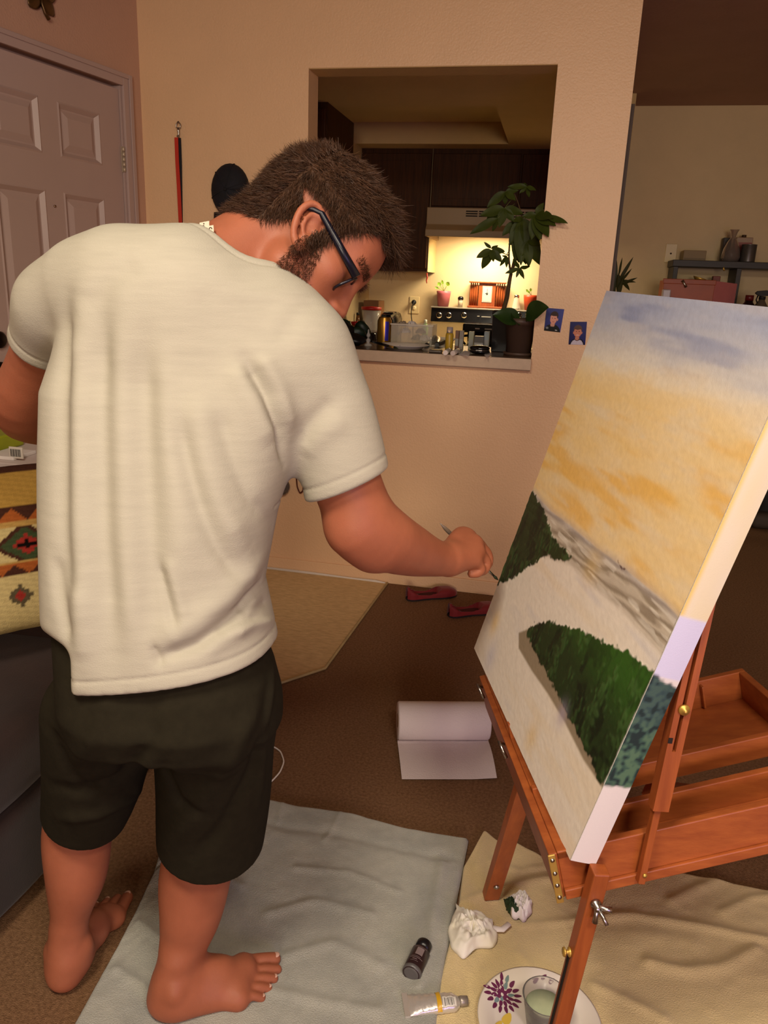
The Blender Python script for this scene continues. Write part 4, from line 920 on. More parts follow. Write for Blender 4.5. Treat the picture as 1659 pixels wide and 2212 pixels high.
# yellow towel first (the grey one overlaps it)
N_ = 150
Py = coons(px2((925, 2212), (1000, 2400), (1659, 2500), (2000, 2330)), px2((1000, 1880), (1020, 1845), (1046, 1796), (1074, 1820), (1112, 1822), (1165, 1850), (1225, 1898), (1300, 1892), (1440, 1882), (1659, 1928), (1900, 1985)),
           px2((925, 2212), (960, 2080), (990, 1960), (1000, 1880)), px2((2000, 2330), (1950, 2150), (1900, 1985)), N_, 190)
hy = 0.006+0.004*noise2((N_, 190), (9, 8), 41)+0.002*noise2((N_, 190), (30, 40), 42)
hy += 0.55*creases(Py, [([(960, 1975), (1060, 1935), (1180, 1905), (1290, 1930)], .012, .012), ([(1300, 1990), (1360, 1985), (1450, 2000), (1560, 2020), (1659, 2040)], .012, .012), ([(1130, 2010), (1220, 2000), (1280, 1995)], .010, .009), ([(1280, 2140), (1340, 2165), (1430, 2210)], .012, .010),
    ([(1400, 2090), (1480, 2108), (1560, 2100), (1630, 2060)], .014, .013), ([(1450, 1955), (1500, 1930), (1560, 1905)], .014, .010), ([(1120, 2070), (1160, 2120), (1180, 2190)], .012, .007), ([(1560, 1980), (1620, 1950), (1659, 1945)], .012, .009), ([(1060, 1870), (1120, 1890), (1180, 1880)], .010, .006), ([(1340, 2040), (1420, 2030), (1500, 2050)], .02, .006)])
tag(sheet(Py, hy, 'yellow_towel', towel_y), 'pale yellow towel spread under the easel, creased', 'towel')
Pg = coons(px2((150, 2240), (500, 2330), (930, 2330)), px2((345, 1850), (430, 1750), (575, 1734), (640, 1748), (760, 1765), (880, 1798), (1012, 1820)),
           px2((150, 2240), (205, 2140), (250, 2060), (290, 1985), (330, 1900), (345, 1850)), px2((930, 2330), (945, 2212), (962, 2080), (985, 1960), (1012, 1820)), N_, 150)
vv_ = np.linspace(0, 1, N_)[:, None]
hg = 0.009+0.003*noise2((N_, 150), (12, 12), 43)+0.002*noise2((N_, 150), (34, 34), 44)
hg = hg-0.004*np.exp(-((vv_-0.865)/0.022)**2)
hg += creases(Pg, [([(955, 1880), (940, 1960), (925, 2060), (905, 2150)], .012, .009), ([(640, 1890), (760, 1900), (860, 1940)], .010, .004), ([(580, 1990), (680, 1960), (800, 1990)], .012, .005), ([(620, 2080), (720, 2050), (820, 2100)], .012, .005), ([(560, 2150), (700, 2180), (820, 2200)], .012, .005),
    ([(420, 1860), (460, 1900), (520, 1930)], .010, .006), ([(300, 2010), (340, 2040), (380, 2060)], .010, .006), ([(250, 2110), (300, 2140), (340, 2180)], .010, .006), ([(735, 1770), (720, 1800), (700, 1830)], .006, .004), ([(610, 1750), (600, 1790)], .006, .004)])
tag(sheet(Pg, hg, 'grey_towel', towel_g, z0=0.004), 'grey blue towel with a woven border on the carpet under the right foot', 'towel')
# paper towel roll with one sheet rolled out
paper_m = mat('paper_towel', (226, 214, 212), rough=0.9, spec=0.1, var=0.02, bump=0.35, bscale=260)
s0_, s1_ = PZ(868, 1686), PZ(1073, 1686); t0_ = PZ(858, 1602); al = unit(s1_-s0_); fw = unit(np.cross(np.array([0, 0, 1.0]), al)); rr_ = 0.056
rc = t0_+fw*0.020+np.array([0, 0, rr_+0.003]); ln_ = 0.272
roll = thing('paper_towel_roll', 'white paper towel roll lying on the carpet with one sheet pulled out', 'paper towels', (rc[0], rc[1], 0))
MB().lathe([(0.021, 0.0), (rr_-0.003, 0.0), (rr_, 0.004), (rr_, ln_-0.004), (rr_-0.003, ln_), (0.021, ln_)], 48, al, rc, capb=False, capt=False).build('roll', paper_m, roll)
MB().lathe([(0.019, 0.001), (0.021, 0.0), (0.021, ln_), (0.019, ln_-0.001), (0.019, 0.001)], 24, al, rc, capb=False, capt=False).build('core', mat('cardboard_core', (150, 112, 82), rough=0.9), roll)
G = []
for i, s_ in enumerate(np.linspace(0, 1, 30)):
    row = []
    for tt in np.linspace(0, 1, 24):
        if s_ < 0.22:                       # leaves the roll at its underside front
            ang = -math.pi/2-(0.22-s_)*3.2; p = rc+al*ln_*tt+fw*(rr_+0.001)*math.cos(ang)+np.array([0, 0, (rr_+0.001)*math.sin(ang)])
        else:
            k = (s_-0.22)/0.78; near = (t0_+fw*0.020+al*ln_*tt); far = s0_+(s1_-s0_)*tt
            p = near*(1-k)+far*k; p[2] = 0.004+0.006*math.sin(math.pi*k)*(0.6+0.4*math.sin(3*tt))+0.012*max(0, tt-0.75)*4*math.sin(math.pi*min(1, k*0.9))*(k > 0)
            if abs(k-0.12) < 0.03: p[2] += 0.003
        row.append(p)
    G.append(row)
MB().grid(G).build('loose_sheet', paper_m, roll)
# red flats
shoe_m = mat('red_suede', (118, 14, 22), rough=0.7, var=0.12, vscale=30, sheen=0.2); shoe_in = mat('dark_red_insole', (70, 14, 16), rough=0.9)
def flat_shoe(heel, toe, label, width=0.076):
    heel = np.array(heel); toe = np.array(toe); f = unit(toe-heel); s = np.array([-f[1], f[0], 0]); Ls = np.linalg.norm(toe-heel); z = np.array([0, 0, 1.0])
    t = thing('flat_shoe', label, 'shoe', heel, 'red flat shoes by the wall')
    st_ = np.linspace(0, 1, 26); G = []; GI = []; SO = []
    for a in st_:
        w = width/2*np.interp(a, [0, .03, .1, .3, .45, .65, .8, .92, .97, 1], [.30, .55, .74, .72, .74, .96, 1.0, .78, .5, .12])
        hgt_ = np.interp(a, [0, .05, .2, .4, .55, .7, .85, .95, 1], [.052, .056, .046, .036, .034, .036, .034, .024, .012])
        op = np.interp(a, [.03, .08, .2, .45, .58, .64], [0, .62, .78, .80, .55, 0.0])      # opening half-angle share
        row = []; ri = []
        for b in np.linspace(-1, 1, 17):
            ang = b*(math.pi/2*(1.0)); open_lim = op
            xx = w*math.copysign(abs(math.sin(ang))**0.75, b); zz = hgt_*abs(math.cos(ang))**0.55
            if abs(b) < open_lim: zz = hgt_*abs(math.cos(open_lim*math.pi/2))**0.55*(abs(b)/open_lim)**3*0.9+0.010*(1-(abs(b)/open_lim)**3)
            row.append(heel+f*Ls*a+s*xx+z*(0.006+zz))
        G.append(row); SO.append((heel+f*Ls*a, w))
    MB().grid(G).build('upper', shoe_m, t)
    MB().prism([c+s*w*1.02+z*0.001 for c, w in SO]+[c-s*w*1.02+z*0.001 for c, w in reversed(SO)], z*0.007).build('sole', mat('black_sole', (30, 18, 18), rough=0.8), t)
    ins = [(c, w*0.8) for i, (c, w) in enumerate(SO) if 2 <= i <= 15]
    MB().prism([c+s*w+z*0.0135 for c, w in ins]+[c-s*w+z*0.0135 for c, w in reversed(ins)], z*0.0035).build('insole', shoe_in, t)
flat_shoe(PZ(878, 1296), PZ(986, 1284), 'red flat shoe nearer the wall, heel beside the painter\'s forearm')
flat_shoe(PZ(968, 1332), PZ(1076, 1318), 'red flat shoe half hidden behind the canvas corner')
# black paint bottle lying on the grey towel
bk = mat('black_plastic', (22, 20, 22), rough=0.3, var=0.03); bk2 = mat('dark_brown_label', (44, 26, 28), rough=0.35, var=0.1); gr = mat('grey_bottle_base', (92, 88, 88), rough=0.35)
p0, p1 = PZ(888, 2104, .030), PZ(917, 2040, .030); bd_ = unit(p1-p0); Lb_ = np.linalg.norm(p1-p0)*1.03; rb_ = 0.0185
bot = thing('paint_bottle', 'black paint bottle lying on the grey towel', 'bottle', (p0[0], p0[1], 0.012))
MB().lathe([(rb_*0.9, 0.0), (rb_, 0.003), (rb_, Lb_*0.70), (rb_*0.78, Lb_*0.76)], 24, bd_, p0).build('bottle_body', bk2, bot)
MB().lathe([(rb_*0.6, -0.001), (rb_*1.01, 0.001), (rb_*1.02, 0.007), (rb_*1.0, 0.008)], 24, bd_, p0).build('bottle_base', gr, bot)
MB().lathe([(rb_*0.84, Lb_*0.75), (rb_*0.86, Lb_*0.97), (rb_*0.78, Lb_), (0.0, Lb_)], 24, bd_, p0).build('cap', bk, bot)
lb_m = mat('label_grey_print', (128, 112, 112), rough=0.5)
_up = unit(np.array([0, 0, 1.0])-bd_*bd_[2]); _sd = np.cross(bd_, _up)
def on_bottle(z, a, r=rb_*1.012): return p0+bd_*z+r*(_up*math.cos(a)+_sd*math.sin(a))
for (z0, z1, a0, a1) in [(Lb_*.40, Lb_*.62, -.25, .55), (Lb_*.30, Lb_*.315, -.7, .8), (Lb_*.34, Lb_*.35, -.6, .5), (Lb_*.20, Lb_*.21, -.5, .4), (Lb_*.64, Lb_*.65, -.8, .8), (Lb_*.245, Lb_*.265, -.3, .2)]:
    MB().grid([[on_bottle(z, a) for a in np.linspace(a0, a1, 8)] for z in (z0, z1)]).build('label_print', mat('label_panel', (84, 58, 58), rough=0.5) if z1-z0 > .02 else lb_m, bot)
# silver paint tube, crimped end to the left
c0, c1 = PZ(878, 2172, .020), PZ(1000, 2164, .018); td = unit(c1-c0); Lt = np.linalg.norm(c1-c0); ts_ = unit(np.cross(np.array([0, 0, 1.0]), td)); zz_ = np.array([0, 0, 1.0])
tube = thing('paint_tube', 'crumpled silver paint tube with yellow band and barcode label by the plate', 'paint tube', (c0[0], c0[1], 0.012))
foil_m = mat('foil', (220, 214, 206), rough=0.25, metal=0.55, var=0.04, bump=0.25, bscale=60); yb_m = mat('yellow_print', (214, 166, 40), rough=0.35)
rg2 = np.random.RandomState(5)
def tsec(a):
    w = np.interp(a, [0, .04, .25, .6, .85, .93, 1], [.0235, .0235, .0215, .0195, .0175, .009, .006]); h = np.interp(a, [0, .04, .2, .5, .8, .93, 1], [.0015, .004, .010, .013, .014, .008, .006]); return w, h
def tgrid(a0, a1, n, off=0.0, t0=0, t1=2*math.pi, k=20):
    G = []
    for a in np.linspace(a0, a1, n):
        w, h = tsec(a); G.append([c0+td*Lt*a+ts_*(w+off)*math.cos(t)+zz_*((h+off)*math.sin(t)+0.001*math.sin(9*a*6+3*t)) for t in np.linspace(t0, t1, k)])
    return G
MB().grid(tgrid(0, .93, 26)).build('tube_body', foil_m, tube)
MB().box((-0.006, -.0245, -.002), (0.004, .0245, .003), np.array([td, ts_, zz_]).T, c0).build('crimp', foil_m, tube)
MB().grid(tgrid(.52, .60, 5, .0006, .15, 3.0)).build('yellow_band', yb_m, tube)
MB().grid(tgrid(.62, .86, 7, .0006, 1.5, 2.5)).build('white_label', mat('white_label', (220, 214, 206), rough=0.5), tube)
for i in range(9):
    a = .63+.020*i; MB().grid(tgrid(a+.02, a+.02+(.006 if i % 3 else .010), 2, .0012, 1.65, 2.35, 8)).build('barcode_bar', bk, tube)
MB().lathe([(.0085, 0), (.0095, .004), (.0085, .016), (0, .016)], 14, td, c0+td*Lt*.93+zz_*0.002).build('cap', mat('crumpled_cap', (170, 160, 150), rough=0.4, metal=0.6), tube)
# crumpled tissues
tissue_m = mat('tissue', (236, 230, 224), rough=0.95, spec=0.05, c2=(238, 232, 208), vscale=14, sheen=0.1); tiss_w = mat('white_tissue', (236, 228, 224), rough=0.95, spec=0.05, var=0.02)
def crumple(name, label, pts, h, seed, m, z0=0.012, parent=None, pow_=1.0):
    rg_ = np.random.RandomState(seed); c = np.mean(pts, axis=0); out = smooth_curve(list(pts)+[pts[0]], 65, 1)[:-1]; R_ = 18; G = []
    nz = noise2((R_+1, 65), (4, 9), seed); nz2 = noise2((R_+1, 65), (8, 24), seed+1); ph = rg_.rand(4)*6
    for i in range(R_+1):
        k = i/R_; row = []
        for j in range(65):
            p = c+(out[j % 64]-c)*k*(0.92+0.16*nz2[i, j % 64]); zz = z0+h*((0.25+0.75*nz[i, j % 64])*(1-k**2)**0.5*0.6+0.5*abs(nz2[i, j % 64]-0.5)*(1-0.4*k)+0.25*abs(math.sin(3*2*math.pi*j/64+ph[0]+2*k))*k*(1-k)*2)
            row.append((p[0], p[1], zz))
        G.append(row)
    o = MB().grid(G).build(name, m, parent, normals=False)
    sd = o.modifiers.new('thick', 'SOLIDIFY'); sd.thickness = 0.0012; sd.offset = 0
    return o
tp = px2((985, 1970), (1010, 1990), (1030, 1985), (1060, 2000), (1072, 2030), (1065, 2062), (1030, 2058), (1000, 2085), (975, 2060), (966, 2020))
tag(crumple('crumpled_tissue', '', tp, 0.052, 61, tissue_m), 'crumpled white tissue with yellow paint stains on the yellow towel', 'tissue')
t2 = thing('stained_tissue', 'small wadded white tissue smeared with dark green paint beside the easel leg', 'tissue', (*PZ(1118, 1970)[:2], 0.012))
crumple('wad', '', px2((1095, 1952), (1120, 1945), (1145, 1958), (1148, 1985), (1130, 2005), (1105, 1995)), 0.055, 67, tiss_w, parent=t2)
crumple('green_smear', '', px2((1088, 1958), (1102, 1956), (1120, 1978), (1126, 1998), (1108, 1996), (1094, 1980)), 0.044, 69, mat('green_smear', (38, 56, 30), rough=0.8), parent=t2)
MB().tube([PZ(1100, 1995, .022), PZ(1085, 2008, .020), PZ(1066, 2006, .022), PZ(1056, 2000, .02)], [.006, .007, .008, .006], 8, flat=.5).build('tissue_tail', tiss_w, t2)
# paper plate with a plum flower print, and the water cup on it
plate_m = mat('paper_plate', (226, 216, 204), rough=0.5, var=0.02); plum = mat('plum_print', (104, 40, 76), rough=0.5, var=0.1); teal = mat('teal_print', (118, 140, 140), rough=0.5); yel_m = mat('yellow_dab', (222, 190, 80), rough=0.4)
pc = PZ(1163, 2216, .014); pr = 0.112
plate = thing('paper_plate', 'white paper plate printed with a plum flower on the yellow towel', 'plate', pc)
plate_prof = [(0.0, 0.001), (pr*.68, 0.001), (pr*.74, .004), (pr*.82, .011), (pr*.97, .017), (pr, .0172), (pr*.985, .0155), (pr*.82, .0088), (pr*.73, .001), (pr*.66, -.001), (0.0, -.001)]
MB().lathe(plate_prof, 56, (0, 0, 1), pc, capb=False, capt=False).build('plate_body', plate_m, plate)
def plate_z(r): return float(np.interp(r, [0, pr*.68, pr*.74, pr*.82, pr*.97, pr], [.001, .001, .004, .011, .017, .0172]))+0.0006
def petal(host, ctr, x, y, ang, ln, wd, m, zf, nm='petal_print'):
    P = []
    for t in np.linspace(0, 2*math.pi, 12, endpoint=False):
        a = ln*0.5*math.cos(t); b = wd*0.5*math.sin(t)*(1-0.35*math.cos(t)); X = x+a*math.cos(ang)-b*math.sin(ang); Y = y+a*math.sin(ang)+b*math.cos(ang); P.append(ctr+np.array([X, Y, zf(math.hypot(X, Y))]))
    MB().add(P, [tuple(range(12))]).build(nm, m, host)
fpos = PZ(1086, 2138, .03)-pc; fx, fy = fpos[0], fpos[1]
rf = np.random.RandomState(3)
for ring, (rad, cnt, ln) in enumerate([(.008, 8, .011), (.018, 13, .014), (.030, 17, .015)]):
    for k in range(cnt):
        a = 2*math.pi*k/cnt+ring*.3; X = fx+rad*math.cos(a); Y = fy+rad*math.sin(a)
        if math.hypot(X, Y) > pr*.97: continue
        petal(plate, pc, X, Y, a, ln, .0066, teal if rf.rand() < .16 else plum, plate_z)
for (x, y) in [(1158, 2112), (1175, 2108), (1192, 2116), (1098, 2212)]:
    d = PZ(x, y, .03)-pc
    if math.hypot(d[0], d[1]) < pr*.97: petal(plate, pc, d[0], d[1], 0.8, .014, .007, plum, plate_z)
for (x, y, r) in [(1096, 2196, .016), (1078, 2210, .012)]:
    d = PZ(x, y, .02)-pc; petal(plate, pc, d[0], d[1], 1.2, r*1.7, r, yel_m, plate_z, 'paint_dab')
cc_ = PZ(1172, 2212, .020); cc_[2] = pc[2]+.0022
cup = thing('plastic_cup', 'clear plastic cup of cloudy greenish water standing on the paper plate', 'cup', cc_)
cup_m = mat('cup_plastic', (236, 232, 224), rough=0.12, trans=0.85, ior=1.25, var=0.0, spec=0.4)
MB().lathe([(.0, .0), (.027, .0), (.029, .002), (.0405, .068), (.042, .070), (.0405, .0705), (.0385, .068), (.0275, .004), (.0, .003)], 40, (0, 0, 1), cc_, capb=False, capt=False).build('cup_wall', cup_m, cup)
MB().lathe([(.0, .004), (.0272, .004), (.0350, .046), (.0, .046)], 40, (0, 0, 1), cc_, capb=False, capt=False).build('water', mat('cloudy_water', (196, 204, 168), rough=0.08, var=0.1, vscale=30), cup)
# white cable loop
tag(MB().tube(smooth_curve([PZ(560, 1702, .004), PZ(585, 1690, .004), PZ(605, 1668, .004), PZ(614, 1645, .004), PZ(606, 1622, .004), PZ(588, 1611, .004), PZ(560, 1608, .004), PZ(500, 1620, .004), PZ(440, 1640, .004)], 50), 0.0022, 8).build('white_cable', mat('white_cable', (226, 220, 212), rough=0.4)), 'thin white cable looping on the carpet beside the shorts', 'cable')
# ------------------------------------------------------------------ sofa corner on the left
sofa_m = mat('dark_brown_microfiber', (54, 39, 35), rough=0.9, spec=0.1, c2=(40, 29, 27), vscale=5, sheen=0.15, bump=0.2, bscale=300)
sofa = thing('sofa', 'dark brown microfiber sofa seat at the left edge beside the painter\'s legs', 'sofa', (-1.4, 1.1, 0))
def soft_box(name, lo, hi, parent, m, r=0.06, seed=0, amp=0.012, n=22):
    """pillowy box: rounded super-ellipsoid box with gentle wrinkles"""
    lo = np.array(lo); hi = np.array(hi); c = (lo+hi)/2; h = (hi-lo)/2; rg_ = np.random.RandomState(seed); V = []; idx = {}; F = []
    ph = rg_.rand(6)*6.28
    def put(p):
        q = np.array(p); inner = np.clip(q*h, -(h-r), h-r); d = q*h-inner; L_ = np.linalg.norm(d)
        w = inner+(d/L_*r if L_ > 1e-9 else 0*d); nn_ = unit(d) if L_ > 1e-9 else unit(q)
        g = w+c; w = w+nn_*amp*(math.sin(7*g[0]+5*g[2]+ph[0])*math.sin(6*g[1]+ph[1])+0.5*math.sin(17*g[1]+11*g[2]+ph[2])*math.sin(13*g[0]+ph[3]))
        return w+c
    t = np.linspace(-1, 1, n); mb = MB()
    for ax_ in range(3):
        for s in (-1, 1):
            G = [[None]*n for _ in range(n)]
            for i, a in enumerate(t):
                for j, b in enumerate(t):
                    p = [0, 0, 0]; p[ax_] = s; p[(ax_+1) % 3] = a; p[(ax_+2) % 3] = b; G[i][j] = put(p)
            mb.grid(G, True, s < 0)
    return mb.build(name, m, parent, normals=False)
soft_box('base', (-1.75, 0.45, 0.03), (-0.965, 1.72, 0.27), sofa, sofa_m, .04, 1, .008)
soft_box('seat_cushion', (-1.75, 0.42, 0.25), (-0.952, 1.70, 0.44), sofa, sofa_m, .075, 2, .013)
soft_box('arm', (-1.78, 1.50, 0.05), (-1.02, 1.74, 0.50), sofa, sofa_m, .08, 3, .012)
soft_box('backrest', (-1.96, 0.42, 0.20), (-1.70, 1.74, 0.72), sofa, sofa_m, .09, 4, .012)
# woven pillow with geometric pattern leaning on the sofa arm
pcx = PD(12, 1185, 1.72); pn = unit(np.array([0.72, -0.62, 0.42])); pu = unit(np.array([0, 0, 1.0])-pn*pn[2]); ps = np.cross(pu, pn); ps = ps if ps[0] > 0 else -ps
n1 = 90; a_ = np.linspace(-1, 1, n1); A1, B1 = np.meshgrid(a_, a_, indexing='ij'); hw = 0.192
prof = ((1-np.abs(A1)**3.2)*(1-np.abs(B1)**3.2))**0.42*0.065; pin = 1-0.06*(A1**2*B1**2)-0.04*(1-np.abs(A1*B1))
def pil(s): return pcx+(A1*hw*pin)[..., None]*ps+(B1*hw*pin)[..., None]*pu+(s*prof)[..., None]*pn
v = B1*1.12; u = A1*1.12
def stepz(x, per, amp): return amp*np.abs(((x/per) % 1.0)-0.5)*2
pc_ = np.ones((n1, n1, 3))*L3((188, 150, 78))
cream, brown, rust, green, red, black, tan, olive = [L3(c) for c in [(206, 184, 128), (74, 44, 34), (170, 92, 44), (66, 78, 50), (160, 52, 44), (22, 16, 14), (190, 150, 84), (96, 84, 62)]]
def setm(m, c): pc_[m] = c
setm(v < -0.36, cream)
setm((v > 0.30) & (v < 0.50), brown); setm((v > 0.30) & (v < 0.31+0.17*(1-stepz(u+0.1, 0.36, 1.0))), rust); setm((v > 0.22) & (v < 0.31), tan)
mid = (v > -0.26) & (v < 0.22); setm(mid, cream)
for cx_ in (-1.0, -0.42+0.62, 0.82):
    dm = np.abs(u-cx_)/0.42+np.abs(v+0.02)/0.30
    setm(mid & (dm < 1.0), brown); setm(mid & (dm < 0.80), green)
    st_ = np.maximum(np.abs(np.round((u-cx_)/0.05)*0.05)/0.20+np.abs(np.round((v+0.02)/0.04)*0.04)/0.13, 0); setm(mid & (st_ < 0.95), red); setm(mid & (st_ < 0.52), black)
setm((v > -0.40) & (v < -0.26), brown); setm((v > -0.40+0.13*stepz(u, 0.34, 1.0)) & (v < -0.26), rust); setm((v > -0.26) & (v < -0.22), tan)
for cx_ in (-0.75, 0.02, 0.75):
    q1 = np.abs(np.round((u-cx_)/0.045)*0.045)/0.16+np.abs(np.round((v+0.68)/0.045)*0.045)/0.18; setm(q1 < 1.0, olive); q2 = np.abs(u-cx_)/0.08+np.abs(v+0.68)/0.08; setm(q2 < 0.9, red)
setm((v > 0.50), L3((180, 140, 68))); setm((v > 0.98), brown)
weave = 0.92+0.16*(np.sin(np.arange(n1)[None]*2.2+np.arange(n1)[:, None]*0.5) > 0); pc_ *= 0.78*weave[..., None]
pillow = thing('throw_pillow', 'tan pillow with woven geometric diamonds leaning on the sofa', 'pillow', pcx)
ii = np.arange(n1*n1).reshape(n1, n1); Fq = np.stack([ii[:-1, :-1], ii[1:, :-1], ii[1:, 1:], ii[:-1, 1:]], -1).reshape(-1, 4)
weave_m = mat('woven_cover', (200, 160, 90), rough=0.95, spec=0.05, attr='paint', bump=0.5, bscale=500)
raw_mesh('pillow_front', pil(1).reshape(-1, 3), Fq, weave_m, pillow, attr=np.concatenate([pc_.reshape(-1, 3), np.ones((n1*n1, 1))], 1))
raw_mesh('pillow_back', pil(-1).reshape(-1, 3), Fq[:, ::-1], mat('pillow_back', (176, 140, 80), rough=0.95), pillow)
# low white cabinet behind the sofa with a green packet on it
cab_m = mat('white_melamine', (206, 192, 186), rough=0.45, var=0.02)
ct = thing('side_cabinet', 'low white cabinet behind the sofa', 'cabinet', (-1.75, 2.05, 0))
MB().box((-1.90, 1.82, 0.0), (-1.30, 2.22, 0.765)).build('carcass', cab_m, ct, bevel=0.002)
MB().box((-1.91, 1.80, 0.765), (-1.28, 2.23, 0.790)).build('cabinet_top', cab_m, ct, bevel=0.003)
for x0, x1 in ((-1.89, -1.605), (-1.595, -1.31)):
    d_ = MB().box((x0, 1.803, 0.03), (x1, 1.82, 0.755)).build('cabinet_door', cab_m, ct, bevel=0.002)
    MB().box((x1-0.05 if x0 < -1.8 else x0+0.03, 1.795, 0.55), (x1-0.03 if x0 < -1.8 else x0+0.05, 1.803, 0.67)).build('handle', steel_m, d_)
gp = thing('green_packet', 'yellow green packet with a barcode on the white cabinet', 'packet', (-1.62, 1.90, 0.79))
MB().box((-1.86, 1.84, 0.790), (-1.545, 2.02, 0.835)).build('packet_body', mat('lime_packet', (150, 156, 30), rough=0.4, var=0.08), gp, bevel=0.006)
q0 = PY(18, 946, 1.838)
MB().box((q0[0], 1.836, 0.796), (q0[0]+0.042, 1.8395, 0.828)).build('barcode_label', mat('barcode_white', (206, 198, 186), rough=0.5), gp)
for i in range(12): MB().box((q0[0]+0.004+0.0028*i, 1.8350, 0.801), (q0[0]+0.004+0.0028*i+(0.0008 if i % 3 else 0.0015), 1.8362, 0.822)).build('barcode_bar', mat('barcode_black', (60, 52, 48), rough=0.6), gp)
tag(MB().box((-1.53, 1.83, 0.790), (-1.44, 1.93, 0.800)).build('white_card', mat('white_card', (226, 220, 216), rough=0.5), bevel=0.002), 'small white card lying right of the green packet', 'card')
# ------------------------------------------------------------------ things on the wall
# bronze leaf ornament above the door
bz = mat('bronze_leaf', (96, 72, 44), rough=0.35, metal=0.7, var=0.15, vscale=30)
lf = thing('leaf_ornament', 'bronze clover leaf ornament on the wall above the door', 'ornament', dw(0.50, 0.006, 2.21))
def leafplate(ctr, ang, ln, wd, nm, host, m, nrm, ax1, ax2, bulge=.006):
    G = []
    for i in range(9):
        a = i/8; w = wd*math.sin(math.pi*min(1, a*0.93+0.04))**0.8; row = []
        for j in range(7):
            b = j/6*2-1; P = ctr+(ax1*math.cos(ang)+ax2*math.sin(ang))*ln*a+(-ax1*math.sin(ang)+ax2*math.cos(ang))*w*b*0.5+nrm*(bulge*(1-b*b)*math.sin(math.pi*a)+0.002); row.append(P)
        G.append(row)
    o = MB().grid(G).build(nm, m, host); sd = o.modifiers.new('thick', 'SOLIDIFY'); sd.thickness = 0.002; return o
lc = dw(0.505, 0.004, 2.212)
for ang in (1.57, 0.25, 2.9, -0.75, -2.4): leafplate(lc, ang, .075, .052, 'leaf', lf, bz, DW[:, 1], DW[:, 0], np.array([0, 0, 1.0]))
MB().tube([lc+DW[:, 1]*.006, lc-np.array([0, 0, .03])+DW[:, 1]*.008, lc-np.array([0, 0, .055])+DW[:, 1]*.010-DW[:, 0]*.008, lc-np.array([0, 0, .072])+DW[:, 1]*.012-DW[:, 0]*.022], [.004, .005, .006, .007], 8).build('stem', bz, lf)
# red leash on its clip
YL = YW-0.012
red_m = mat('red_webbing', (186, 44, 24), rough=0.6, var=0.05); blk_web = mat('black_webbing', (20, 18, 24), rough=0.7)
ls = thing('dog_leash', 'red leash with a chrome clip hanging on the wall right of the door', 'leash', PY(385, 268, YL))
MB().tube([PY(385, 262, YL-.002), PY(380, 270, YL-.004), PY(381, 276, YL-.004), PY(389, 276, YL-.004), PY(390, 269, YL-.004), PY(385, 262, YL-.002)], .0022, 8).build('clip_ring', steel_m, ls)
MB().tube([PY(385, 276, YL-.004), PY(385, 282, YL-.004), PY(386, 289, YL-.004), PY(384, 296, YL-.004)], [.004, .005, .0035, .006], 10).build('clip_body', steel_m, ls)
def ribbon(pts, w, m, nm, host, th=.002):
    pts = np.array(pts); G1 = []; tg = np.gradient(pts, axis=0); tg /= np.linalg.norm(tg, axis=1)[:, None]; nrm = np.array([0, -1.0, 0]); mb = MB()
    for o_ in (0, th): pass
    V = []
    for p, t in zip(pts, tg):
        s = unit(np.cross(t, nrm)); V.append([p-s*w/2, p+s*w/2, p+s*w/2+nrm*th, p-s*w/2+nrm*th])
    return MB().grid([r+[r[0]] for r in V], False).build(nm, m, host)
ribbon([PY(381, 297, YL), PY(383, 350, YL), PY(386, 400, YL), PY(390, 480, YL), PY(392, 560, YL)], .016, red_m, 'strap', ls)
ribbon([PY(388, 298, YL+.006), PY(390, 350, YL+.006), PY(391, 420, YL+.006), PY(393, 560, YL+.006)], .012, blk_web, 'strap_lining', ls)
# black cap on a hook
cap_m = mat('black_cap_cloth', (14, 13, 16), rough=0.8, c2=(20, 20, 32), vscale=20, bump=0.2, bscale=300)
cp = thing('baseball_hat', 'black baseball cap hanging on the wall behind the painter\'s neck', 'hat', PY(490, 430, YW-.06))
cc0 = PY(490, 410, YW-.045); G = []
for i in range(15):
    p_ = i/14*math.pi*0.52; G.append([cc0+np.array([.083*math.sin(p_)*math.cos(t), -0.10*math.cos(p_)*0.55+.04, .105*math.sin(p_)*math.sin(t)]) for t in np.linspace(0, 2*math.pi, 29)])
crown = MB().grid(G).build('crown', cap_m, cp); sd = crown.modifiers.new('thick', 'SOLIDIFY'); sd.thickness = .003
for k in range(6):
    t = k*math.pi/3+.3; MB().tube([cc0+np.array([.084*math.sin(p_)*math.cos(t), -0.101*math.cos(p_)*0.55+.039, .106*math.sin(p_)*math.sin(t)]) for p_ in np.linspace(.1, 1.6, 9)], .0014, 6).build('seam', mat('cap_seam', (24, 24, 30), rough=0.8), crown)
MB().ball(cc0+np.array([0, -.017, 0]), .007, 10).build('button', cap_m, crown)
G = []
for a in np.linspace(-1, 1, 13):
    G.append([cc0+np.array([.072*a*(1-.15*b), .035-.03*b-.02*(1-a*a), -.085-.075*b*(1-.35*a*a)]) for b in np.linspace(0, 1, 7)])
br = MB().grid(G).build('brim', cap_m, cp); sd = br.modifiers.new('thick', 'SOLIDIFY'); sd.thickness = .003
